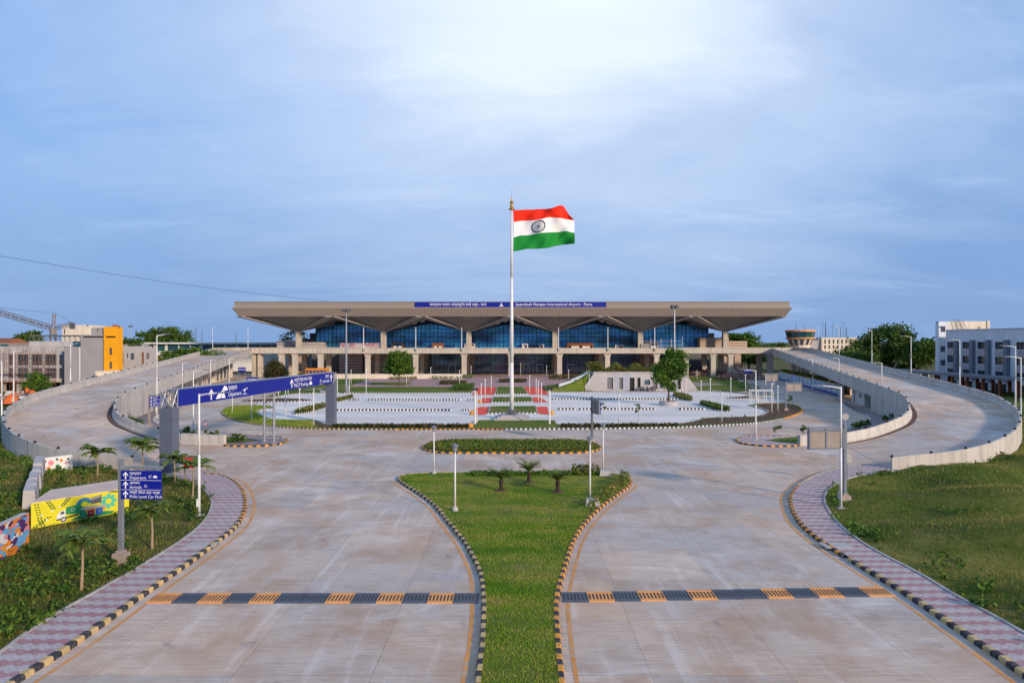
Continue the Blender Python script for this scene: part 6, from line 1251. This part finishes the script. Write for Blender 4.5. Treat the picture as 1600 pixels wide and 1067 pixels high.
# unfinished building, far left
YB = 150; T = thing('unfinished_building', 'unfinished concrete building with two rows of window grids and scaffolding at the far left', 'building', (0, 0, 0)); op = []
for a, c in ((13, 20), (27, 44), (49, 65.6), (69.5, 88), (91.5, 97)):
    for t, b_ in ((554, 570.5), (575, 591)): op.append((PX(a, YB), PX(c, YB), PZ(b_, YB), PZ(t, YB), 'window', 'dglass'))
facade(T, PX(-60, YB), PX(98.2, YB), YB, 2.5, PZ(541.5, YB), op, 'conc2', back=14)
mb = MB(); mb.box(PX(-60, YB), PX(98.2, YB), YB - .6, YB + 14, 2.1, 2.49); mb.build('floor_slab', 'conc', T)
for x in (-30, 2, 27, 50, 72, 96): mb = MB(); mb.box(PX(x, YB) - .35, PX(x, YB) + .35, YB + .2, YB + .9, -.1, 2.1); mb.build('column', 'conc2', T)
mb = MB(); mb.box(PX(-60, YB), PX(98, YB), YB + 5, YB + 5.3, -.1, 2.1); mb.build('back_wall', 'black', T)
mb = MB(); mb.box(PX(25, YB), PX(125, YB), YB + 4, YB + 12, PZ(541.5, YB), PZ(533, YB)); mb.build('upper_storey', 'conc2', T)
mb = MB(); z = PZ(524.5, YB + 4)
for y in (YB + 4, YB + 10): mb.box(PX(25, YB), PX(125, YB), y, y + .25, z - .18, z + .05)
for i in range(13):
    x = PX(25, YB) + i * 1.15; mb.box(x - .06, x + .06, YB + 4, YB + 10.2, z + .05, z + .14); mb.box(x - .05, x + .05, YB + 4, YB + 4.12, PZ(533, YB), z - .18)
    mb.cyl((x, YB + 4.1, PZ(533, YB)), (x + 1.1, YB + 4.1, z - .2), .04, n=4)
mb.build('roof_frame', 'dgrey', T)
S_ = thing('scaffolding', 'thin steel scaffolding standing before the unfinished building', 'scaffold', (0, 0, 0)); mb = MB()
for i in range(11):
    x = PX(4, YB) + i * 1.25
    for y in (YB - 1.3, YB - 2.3): mb.cyl((x, y, 0), (x, y, 8.6 + .6 * (i % 3)), .045, n=5)
for z in (2.4, 4.4, 6.4, 8.2):
    for y in (YB - 1.3, YB - 2.3): mb.cyl((PX(4, YB), y, z), (PX(4, YB) + 12.5, y, z), .04, n=5)
mb.build('tubes', 'rust', S_); mb = MB(); mb.box(PX(4, YB), PX(4, YB) + 12.5, YB - 2.3, YB - 1.3, 4.42, 4.48); mb.build('planks', 'tan', S_)
# blank grey building with the yellow tower
YG2 = 147; T = thing('grey_building', 'blank grey rendered building with a bright yellow stair tower at its right end', 'building', (0, 0, 0)); p = lambda x: PX(x, YG2); q = lambda y: PZ(y, YG2)
mb = MB(); mb.box(p(98.5), p(122), YG2 + .4, YG2 + 12, -.1, q(542)); mb.build('side_wing', 'lilac', T); mb = MB(); mb.box(p(122), p(126), YG2 + .2, YG2 + 12, -.1, q(542)); mb.build('pilaster', 'offwhite', T)
mb = MB(); mb.box(p(113), p(124), YG2 + .05, YG2 + .39, q(541), q(533.5)); mb.build('roof_window', 'tglass', T)
sl = (p(128.5), p(161), q(527.6), q(525.2), 'opening', 'black'); facade(T, p(126), p(164), YG2, -.1, q(522.8), [sl], 'lilac', back=2.2, name='main_block')
mb = MB(); mb.box(p(140), p(149), YG2 + .5, YG2 + 4, q(522.8), q(512)); mb.box(p(151.5), p(164), YG2 + .3, YG2 + 6, q(522.8), q(511.5)); mb.box(p(149), p(151.5), YG2 + .5, YG2 + 4, q(522.8), q(518)); mb.build('roof_block', 'lilac', T)
facade(T, p(164), p(186), YG2 - .5, -.1, q(510.5), [(p(167), p(182.5), q(527.6), q(525.2), 'opening', 'black'), (p(172.6), p(176.8), q(554.5), q(543.5), 'window', 'dglass'), (p(172.6), p(176.8), q(576), q(565), 'window', 'dglass')], 'yellowtower', back=1.9, name='yellow_tower')
mb = MB(); mb.box(p(171), p(175.5), YG2 + 1, YG2 + 2.5, q(510.5), q(507.6)); mb.build('roof_hatch', 'rust', T)
T = thing('roof_penthouse', 'cream rooftop block standing behind the grey building', 'building', (0, 0, 0)); facade(T, PX(97, 170), PX(134, 170), 170, 0, PZ(507.7, 170), [(PX(99, 170), PX(101.5, 170), PZ(522, 170), PZ(514, 170), 'window', 'dglass')], 'cream', back=8)
mb = MB(); mb.box(PX(134.2, 170), PX(140, 170), 171, 177, 0, PZ(514, 170)); mb.build('side_block', 'offwhite', T)
# crane
CR = thing('tower_crane', 'lattice tower crane with its long jib reaching out of the picture at the left', 'crane', (PX(83, 156), 156, 0)); mz = PZ(514, 156)
def lattice(mb, a, b_, w, n, r=.05):
    a, b_ = Vector(a), Vector(b_); d = (b_ - a).normalized(); s = d.orthogonal().normalized(); t = d.cross(s); c = [(s * i + t * j) * w / 2 for i, j in ((1, 1), (1, -1), (-1, -1), (-1, 1))]
    for v in c: mb.cyl(a + v, b_ + v, r * 1.5, n=4)
    for k in range(n):
        for j in range(4): mb.cyl(a.lerp(b_, k / n) + c[j], a.lerp(b_, (k + 1) / n) + c[(j + 1) % 4 if k % 2 else j - 1], r, n=4)
mb = MB(); lattice(mb, (0, 0, 0), (0, 0, mz), 1.1, 16, .05); mb.build('mast', 'tan', CR); mb = MB(); lattice(mb, (-.3, 0, mz + .2), (-15, -8, mz + 6.0), .9, 22, .05); mb.build('jib', 'wood', CR); mb = MB(); lattice(mb, (.3, 0, mz + .2), (3.6, 1.6, mz + 1.2), .7, 6, .04); mb.cbox((3.4, 1.5, mz + .7), (.8, .8, 1.4)); mb.build('counter_jib', 'dgrey', CR)
mb = MB(); lattice(mb, (0, 0, mz), (.3, 0, mz + 3.6), .5, 5, .04); mb.cbox((.5, -.6, mz - .6), (.8, .8, 1.2)); mb.build('apex', 'tan', CR); mb = MB(); mb.cyl((.3, 0, mz + 3.6), (-11, -5.8, mz + 4.9), .035, n=4); mb.cyl((.3, 0, mz + 3.6), (3.5, 1.5, mz + 1.4), .035, n=4); mb.build('stay_cable', 'black', CR)
# small unfinished building right of the yellow tower
YS = 163; T = thing('small_unfinished_building', 'small two storey unfinished grey building right of the yellow tower', 'building', (0, 0, 0)); p = lambda x: PX(x, YS); q = lambda y: PZ(y, YS)
facade(T, p(188), p(236), YS, 2.2, q(541), [(p(189), p(192.5), q(570), q(551), 'opening', 'black'), (p(197.5), p(200), q(559), q(552), 'window', 'dglass'), (p(203.5), p(209.5), q(562), q(552), 'window', 'dglass'), (p(220.5), p(224.5), q(569), q(550.5), 'opening', 'rust'), (p(228), p(233), q(561), q(551.5), 'window', 'tan')], 'stone', back=3)
mb = MB()
for i in range(12): x = p(189 + i * 4); mb.box(x - .06, x + .06, YS + .2, YS + .32, q(541), q(537.5))
mb.build('starter_bars', 'dgrey', T); mb = MB(); mb.box(p(188), p(192), YS + .2, YS + 2, q(541), q(538)); mb.box(p(220), p(225), YS + .2, YS + 2, q(541), q(538)); mb.build('stub_wall', 'stone', T)
for x in (189, 199, 210, 222, 234): mb = MB(); mb.box(p(x) - .3, p(x) + .3, YS + .1, YS + .7, -.1, 2.2); mb.build('column', 'conc2', T)
T = thing('boundary_wall', 'cream plastered wall below the yellow tower along the left ramp', 'wall', (0, 0, 0)); mb = MB(); mb.hexa([(PX(149, 144), 144, -.1), (-78.5, 146.6, -.1), (-78.5, 147, -.1), (PX(149, 144), 146, -.1)], [(PX(149, 144), 144, 4.6), (-78.5, 146.6, 4.9), (-78.5, 147, 4.9), (PX(149, 144), 146, 4.6)]); mb.build('wall', 'cream', T)
mb = MB(); mb.hexa([(PX(149, 144), 143.9, 4.6), (-78.4, 146.5, 4.9), (-78.4, 147.1, 4.9), (PX(149, 144), 146.1, 4.6)], [(PX(149, 144), 143.9, 4.72), (-78.4, 146.5, 5.02), (-78.4, 147.1, 5.02), (PX(149, 144), 146.1, 4.72)]); mb.build('coping', 'offwhite', T)
T = thing('brick_house', 'reddish roofed house cut by the left picture edge', 'house', (0, 0, 0)); mb = MB(); mb.box(PX(-20, 210), PX(24, 210), 210, 222, 0, PZ(536, 210)); mb.build('wall', 'tan', T); mb = MB(); mb.hexa([(PX(-20, 210), 210, PZ(536, 210)), (PX(10, 210), 210, PZ(536, 210)), (PX(10, 210), 220, PZ(536, 210)), (PX(-20, 210), 220, PZ(536, 210))], [(PX(-16, 210), 214, PZ(528, 210)), (PX(6, 210), 214, PZ(529, 210)), (PX(6, 210), 217, PZ(529, 210)), (PX(-16, 210), 217, PZ(528, 210))]); mb.build('roof', 'rust', T)
mb = MB(); mb.box(PX(1, 210), PX(13, 210), 209.85, 210, PZ(542, 210), PZ(538, 210)); mb.build('window', 'tglass', T)
# low concourse with a blue glass band on the left
YC = 252; T = thing('low_concourse', 'long low building with a band of dark blue windows behind the left ramp', 'building', (0, 0, 0)); op = []
for i in range(15): a = 207 + i * 18.2; op.append((PX(a, YC), PX(a + (14 if i in (1, 2) else 16.6), YC), PZ(548.5, YC), PZ(538.3, YC), 'window', 'tglass'))
facade(T, PX(204, YC), PX(482, YC), YC, 0, PZ(537.6, YC), op, 'offwhite', back=20); mb = MB(); mb.box(PX(200, YC), PX(484, YC), YC - 1.2, YC + 20, PZ(537.5, YC), PZ(535, YC)); mb.build('roof', 'offwhite', T)
# thin radio masts and far things on the skyline
for i, (x, t, b_, Y, lab) in enumerate(((306, 510, 540, 400, 'thin radio mast on the skyline left of the terminal, left one'), (315.5, 515, 540, 400, 'thin radio mast on the skyline left of the terminal, middle one'), (369, 521, 545, 380, 'lattice mast on the skyline close to the left roof edge'), (1290, 503, 535, 330, 'mast above the white block, left one'), (1322, 512, 530, 330, 'mast above the white block, middle one'), (1313, 511, 530, 335, 'mast above the white block, right one'))):
    T = thing('radio_mast', lab, 'mast', (PX(x, Y), Y, 0), 0, 'radio masts on the skyline'); mb = MB(); mb.tube([(0, 0, 0), (0, 0, PZ(t, Y))], [.35, .12], 5); mb.build('mast', 'dgrey', T); mb = MB(); mb.box(-.5, .5, -.1, .1, PZ(t, Y) * .9, PZ(t, Y) * .9 + .15); mb.build('aerial', 'dgrey', T)
# control tower
YT = 232; xc, r_ = PX(1250.5, YT), PX(1273, YT) - PX(1250.5, YT); T = thing('control_tower', 'ochre airport control tower with a glazed octagonal cab beyond the right ramp', 'control tower', (xc, YT, 0)); z = lambda y: PZ(y, YT)
mb = MB(); mb.lathe([(3.4, 0), (3.4, z(545)), (3.2, z(540)), (4.3, z(529.5))], (0, 0, 0), 12); sh = mb.build('shaft', 'yelpaint' if False else 'cream', T)
for i in range(12): a = 2 * PI * (i + .5) / 12; mb = MB(); d = Vector((math.cos(a), math.sin(a), 0)); s = Vector((-d.y, d.x, 0)); mb.hexa([d * 3.3 - s * .45 + Vector((0, 0, z(538.8))), d * 3.3 + s * .45 + Vector((0, 0, z(538.8))), d * 3.0 + s * .45 + Vector((0, 0, z(538.8))), d * 3.0 - s * .45 + Vector((0, 0, z(538.8)))], [d * 4.18 - s * .5 + Vector((0, 0, z(530.3))), d * 4.18 + s * .5 + Vector((0, 0, z(530.3))), d * 3.9 + s * .5 + Vector((0, 0, z(530.3))), d * 3.9 - s * .5 + Vector((0, 0, z(530.3)))]); mb.build('window', 'dglass', sh)
mb = MB(); mb.lathe([(4.4, z(529.5)), (4.9, z(529.2)), (4.9, z(527.6)), (4.2, z(527.4))], (0, 0, 0), 16); mb.build('gallery', 'orangeg', T); mb = MB(); mb.lathe([(4.2, z(527.4)), (4.65, z(518.6))], (0, 0, 0), 12); cb = mb.build('cab_glazing', 'tglass', T); mb = MB()
for i in range(12): a = 2 * PI * i / 12; mb.cyl((4.22 * math.cos(a), 4.22 * math.sin(a), z(527.4)), (4.68 * math.cos(a), 4.68 * math.sin(a), z(518.6)), .08, n=5)
mb.build('mullions', 'dgrey', cb); mb = MB(); mb.lathe([(4.75, z(518.6)), (4.85, z(518.2)), (4.85, z(516)), (4.5, z(515.6))], (0, 0, 0), 16); mb.build('roof', 'orangeg', T); mb = MB()
for a, h in ((.5, 2.2), (2, 1.6), (3.6, 2.6), (5, 1.5)): mb.cyl((2 * math.cos(a), 2 * math.sin(a), z(516)), (2 * math.cos(a), 2 * math.sin(a), z(516) + h), .05, n=4)
mb.build('aerials', 'dgrey', T)
# white block behind the ramp
YW = 236; T = thing('white_block', 'pale block with rows of small dark windows beside the control tower', 'building', (0, 0, 0)); op = []
for i in range(7):
    for t, b_ in ((530.5, 537), (539.5, 545), (548.5, 553)): a = 1288 + i * 6.6; op.append((PX(a, YW), PX(a + 2.6, YW), PZ(b_, YW), PZ(t, YW), 'window', 'dglass'))
facade(T, PX(1284, YW), PX(1340, YW), YW, 0, PZ(527.5, YW), op, 'cream', back=14); mb = MB(); mb.box(PX(1262, YW), PX(1283.9, YW), YW + 1, YW + 12, 0, PZ(532, YW)); mb.build('side_wing', 'stone', T); mb = MB()
for i in range(9): mb.cyl((PX(1286 + i * 5.5, YW), YW + 3, PZ(527.5, YW)), (PX(1286 + i * 5.5, YW), YW + 3, PZ(527.5, YW) + 1.2 + 2.2 * ((i * 5) % 3)), .06, n=4)
mb.build('roof_rods', 'dgrey', T)
# office block on the right: long face towards the ramp
OF = thing('office_block', 'blue grey four storey office block with slate fins at the right edge', 'building', (102, 160.5, 0), -PI / 2)   # local x runs towards the camera, local -y faces the ramp
ln = 52; op = []; wn = []
px_bays = [(1480, 1493), (1503.6, 1518), (1527, 1542), (1554.6, 1571.5), (1588, 1608)]
loc_x = lambda px: 160.5 - 102 * F / (px - CX)
bays = [(loc_x(a), loc_x(c)) for a, c in px_bays]; bays = [(a, a + 3.35) for a, c in bays] + [(bays[-1][0] + 5.4 * i, bays[-1][0] + 5.4 * i + 3.0) for i in range(1, 5)]
for a, c in bays:
    for z0, z1 in ((9.35, 10.9), (6.1, 7.8), (3.0, 4.7), (.3, 2.2)): op.append((a, c, z0, z1, 'window', 'wglass'))
facade(OF, 0, ln, 0, -.1, 13.6, op, 'bluewall', back=16)
for a, c in bays:
    mb = MB(); mb.box(c + .1, c + 1.1, -.75, -.01, 2.6, 11.3); mb.build('fin', 'fin', OF); mb = MB()
    for z0, z1 in ((7.9, 9.25), (4.8, 6.0)):
        for j in range(3): mb.box(a + j * 1.1 + .02, a + j * 1.1 + 1.07, -.05, -.005, z0, z1)
    mb.build('spandrel_panel', 'stone', OF)
mb = MB(); mb.box(-.15, ln, -.2, 16, 13.6, 13.75); mb.build('coping', 'bluewall', OF)
YO = 164.5; x0 = PX(1467, YO); mb = MB(); facade(OF2 := thing('stair_block', 'cream topped stair block with small windows at the far end of the office block', 'building', (0, 0, 0)), x0, PX(1483, YO), YO, -.1, PZ(502.5, YO), [(PX(1470, YO), PX(1477, YO), PZ(b_, YO), PZ(t, YO), 'window', 'dglass') for t, b_ in ((511, 518.5), (541.5, 549.5), (563, 571))], 'bluewall', back=1.3)
mb = MB(); mb.box(PX(1483.1, YO), PX(1541, YO), YO, YO + 5, 13, PZ(502, YO)); mb.build('penthouse', 'cream', OF2); mb = MB(); mb.box(PX(1543, YO), PX(1547, YO), YO, YO + 5, 13, PZ(501.5, YO)); mb.box(PX(1541.05, YO), PX(1542.95, YO), YO + .2, YO + 4, PZ(504, YO), PZ(502.2, YO)); mb.build('frame_wall', 'cream', OF2); mb = MB(); mb.box(PX(1528, YO), PX(1532, YO), YO - .06, YO, 13.2, PZ(510, YO)); mb.build('door', 'tan', OF2)
for t in (511, 541.5, 563): mb = MB(); mb.box(PX(1469, YO), PX(1478, YO), YO - .7, YO - .003, PZ(t - 1.5, YO), PZ(t - .8, YO)); mb.build('sunshade', 'stone', OF2)
T = thing('roof_ladder', 'pair of dark ladders leaning on the cream penthouse', 'ladder', (0, 0, 0)); mb = MB()
for x in (1492, 1500):
    for d in (0, .9): mb.cyl((PX(x, 163.5) + d + 1.1, 163.6, 13.75), (PX(x, 163.5) + d, 164.2, 16.4), .05, n=4)
    for k in range(7): u = k / 7 + .08; mb.cyl((PX(x, 163.5) + 1.1 * (1 - u), 163.6 + .6 * u, 13.75 + 2.65 * u), (PX(x, 163.5) + .9 + 1.1 * (1 - u), 163.6 + .6 * u, 13.75 + 2.65 * u), .03, n=4)
mb.build('ladders', 'dgrey', T)
T = thing('covered_walkway', 'long dark roofed walkway on red columns in front of the office block', 'covered walkway', (94, 170, 0), -PI / 2); mb = MB(); mb.box(0, 62, -3.2, 3.2, 3.95, 4.2); mb.box(-.1, 62, -3.4, -3.2, 3.85, 4.35); mb.build('roof', 'fin', T); mb = MB(); mb.box(0, 62, -3.15, 3.15, 3.9, 3.945); mb.build('ceiling', 'dgrey', T)
for i in range(14):
    for y in (-2.6, 2.6): mb = MB(); mb.box(i * 4.6 + .5, i * 4.6 + .95, y - .22, y + .22, -.1, 3.9); mb.build('column', 'rust', T)
for i, (x, Y, w, lab) in enumerate(((1405, 186, 9, 'long low white roofed shed behind the right ramp, left one'), (1426, 180, 6, 'long low white roofed shed behind the right ramp, right one'))):
    T = thing('parking_shed', lab, 'shed', (PX(x, Y), Y, 0), 0, 'white roofed sheds behind the right ramp'); mb = MB(); mb.hexa([(-w / 2 - 1, -2.5, 2.9), (w / 2 + 1, -2.5, 2.9), (w / 2 + 1, 2.5, 3.3), (-w / 2 - 1, 2.5, 3.3)], [(-w / 2 - 1, -2.5, 3.0), (w / 2 + 1, -2.5, 3.0), (w / 2 + 1, 2.5, 3.4), (-w / 2 - 1, 2.5, 3.4)]); mb.build('roof', 'white', T)
    for x in (-w / 2, 0, w / 2): mb = MB(); mb.box(x - .1, x + .1, -2.2, -2, -.1, 2.9); mb.build('post', 'galv', T)
    mb = MB(); mb.box(-w / 2, w / 2, 1.5, 1.8, -.1, 2.6); mb.build('back_wall', 'mblue', T)
# overhead cable
mb = MB(); a, c = Vector((-150, 140, 37)), Vector((PX(512, 250), 250, PZ(470.2, 250))); pts = []
p_l = Vector((PX(0, 160), 160, PZ(400, 160))); pts = [p_l + (p_l - c) * .5 + Vector((0, 0, 1.2))] + [p_l.lerp(c, t) - Vector((0, 0, 1.0 * math.sin(PI * t))) for t in np.linspace(0, 1, 25)]
mb.tube(pts, .045, 5); tag(mb.build('overhead_cable', 'black'), 'thin dark cable sagging across the sky to the terminal roof', 'cable')
mb = MB(); mb.cyl(pts[0] * 1 - Vector((0, 0, pts[0].z)), pts[0] + Vector((0, 0, .3)), .3, .2, 8); P_ = thing('cable_pole', 'tall pole carrying the overhead cable beyond the left picture edge', 'pole', (0, 0, 0)); mb.build('pole', 'conc2', P_)

# ================================================================== SKY, SUN, CAMERA
SUN_AZ, SUN_EL = R(137), R(18)      # azimuth from north (+Y) clockwise
w = bpy.data.worlds.new('World'); S.world = w; w.use_nodes = True; nt = w.node_tree; N = nt.nodes; LK = nt.links; bg = N['Background']
class WT(NT):
    def __init__(s): s.t = nt; s.n = N; s.l = LK; s._pos = None
    def pos(s):
        if s._pos is None: s._pos = N.new('ShaderNodeTexCoord').outputs['Generated']
        return s._pos
k = WT(); sky = N.new('ShaderNodeTexSky'); sky.sky_type = 'NISHITA'; sky.sun_disc = False; sky.sun_elevation = SUN_EL; sky.sun_rotation = SUN_AZ; sky.air_density = 1.0; sky.dust_density = .6; sky.ozone_density = 3.0; sky.altitude = 50
o = k.xyz(); zz = k.math('MAXIMUM', o[2], .02)
cv = N.new('ShaderNodeCombineXYZ'); LK.new(k.math('DIVIDE', o[0], k.math('ADD', zz, .18)), cv.inputs[0]); LK.new(k.math('DIVIDE', o[1], k.math('ADD', zz, .18)), cv.inputs[1])
n1 = k.noise(.55, 7, .6, k.map((1, 1.0, 1), (0, 0, .35), cv.outputs[0]), .4); n2 = k.noise(1.6, 8, .62, k.map((.75, 1.3, 1), (0, 0, -.45), cv.outputs[0]), .5)
# bright thin cloud high in the north
dv = N.new('ShaderNodeVectorMath'); dv.operation = 'DISTANCE'; mp = N.new('ShaderNodeMapping'); mp.inputs['Scale'].default_value = (1.05, 1, 1.45); LK.new(k.pos(), mp.inputs[0]); LK.new(mp.outputs[0], dv.inputs[0]); dv.inputs[1].default_value = (.07, .87, .66)
n3 = k.noise(1.1, 9, .62, k.map((.6, 1.2, 1), (0, 0, .5), cv.outputs[0]), .6)
glow = k.ramp(k.math('ADD', dv.outputs['Value'], k.math('MULTIPLY', k.math('SUBTRACT', n3, .5), .55)), [(.0, (1, 1, 1)), (.14, (.85, .85, .85)), (.34, (.42, .42, .42)), (.72, (0, 0, 0))])
thin = k.ramp(n1, [(.40, (0, 0, 0)), (.66, (1, 1, 1))]); wisp = k.ramp(n2, [(.56, (0, 0, 0)), (.68, (1, 1, 1))]); dim = k.ramp(k.noise(.8, 6, .6, k.map((.5, 1.4, 1), (0, 0, -.1), cv.outputs[0])), [(.42, (0, 0, 0)), (.64, (1, 1, 1))])
base = k.mix(.6, k.mix(1.0, sky.outputs[0], SKYMUL, 'MULTIPLY'), SKYBLUE)
base = k.mix(k.ramp(o[2], [(0, (.95, .95, .95)), (.12, (.75, .75, .75)), (.36, (0, 0, 0))]), base, HORIZ)
base = k.mix(k.math('MULTIPLY', dim, .30), base, CLOUDG)
up = k.ramp(o[2], [(.0, (.1, .1, .1)), (.2, (.7, .7, .7)), (.45, (1, 1, 1))])
base = k.mix(k.math('MULTIPLY', k.math('MULTIPLY', thin, up), .40), base, CLOUD1); base = k.mix(k.math('MULTIPLY', k.math('MULTIPLY', wisp, up), .42), base, CLOUD1); base = k.mix(k.math('MULTIPLY', glow, .95), base, CLOUD2)
LK.new(base, bg.inputs['Color']); bg.inputs['Strength'].default_value = .10
sl = bpy.data.lights.new('sun', 'SUN'); sl.energy = SUNE; sl.angle = R(4.5); sl.color = (1, .81, .62); so = bpy.data.objects.new('sun', sl); COL.objects.link(so)
sd = Vector((math.sin(SUN_AZ) * math.cos(SUN_EL), math.cos(SUN_AZ) * math.cos(SUN_EL), math.sin(SUN_EL))); so.rotation_euler = sd.to_track_quat('Z', 'Y').to_euler(); so.location = (60, -60, 60)
cam = bpy.data.cameras.new('camera'); cam.sensor_width = 36; cam.lens = 24.0; cam.clip_end = 20000; co = bpy.data.objects.new('camera', cam); COL.objects.link(co); co.location = (0, 0, CAMH); co.rotation_euler = (PI / 2, 0, 0); S.camera = co
S.view_settings.view_transform = 'Standard'; S.view_settings.look = 'None'; S.view_settings.exposure = EXPO; S.view_settings.gamma = 1
S.render.engine = 'CYCLES'; S.cycles.max_bounces = 6; S.cycles.diffuse_bounces = 3; S.cycles.use_denoising = True
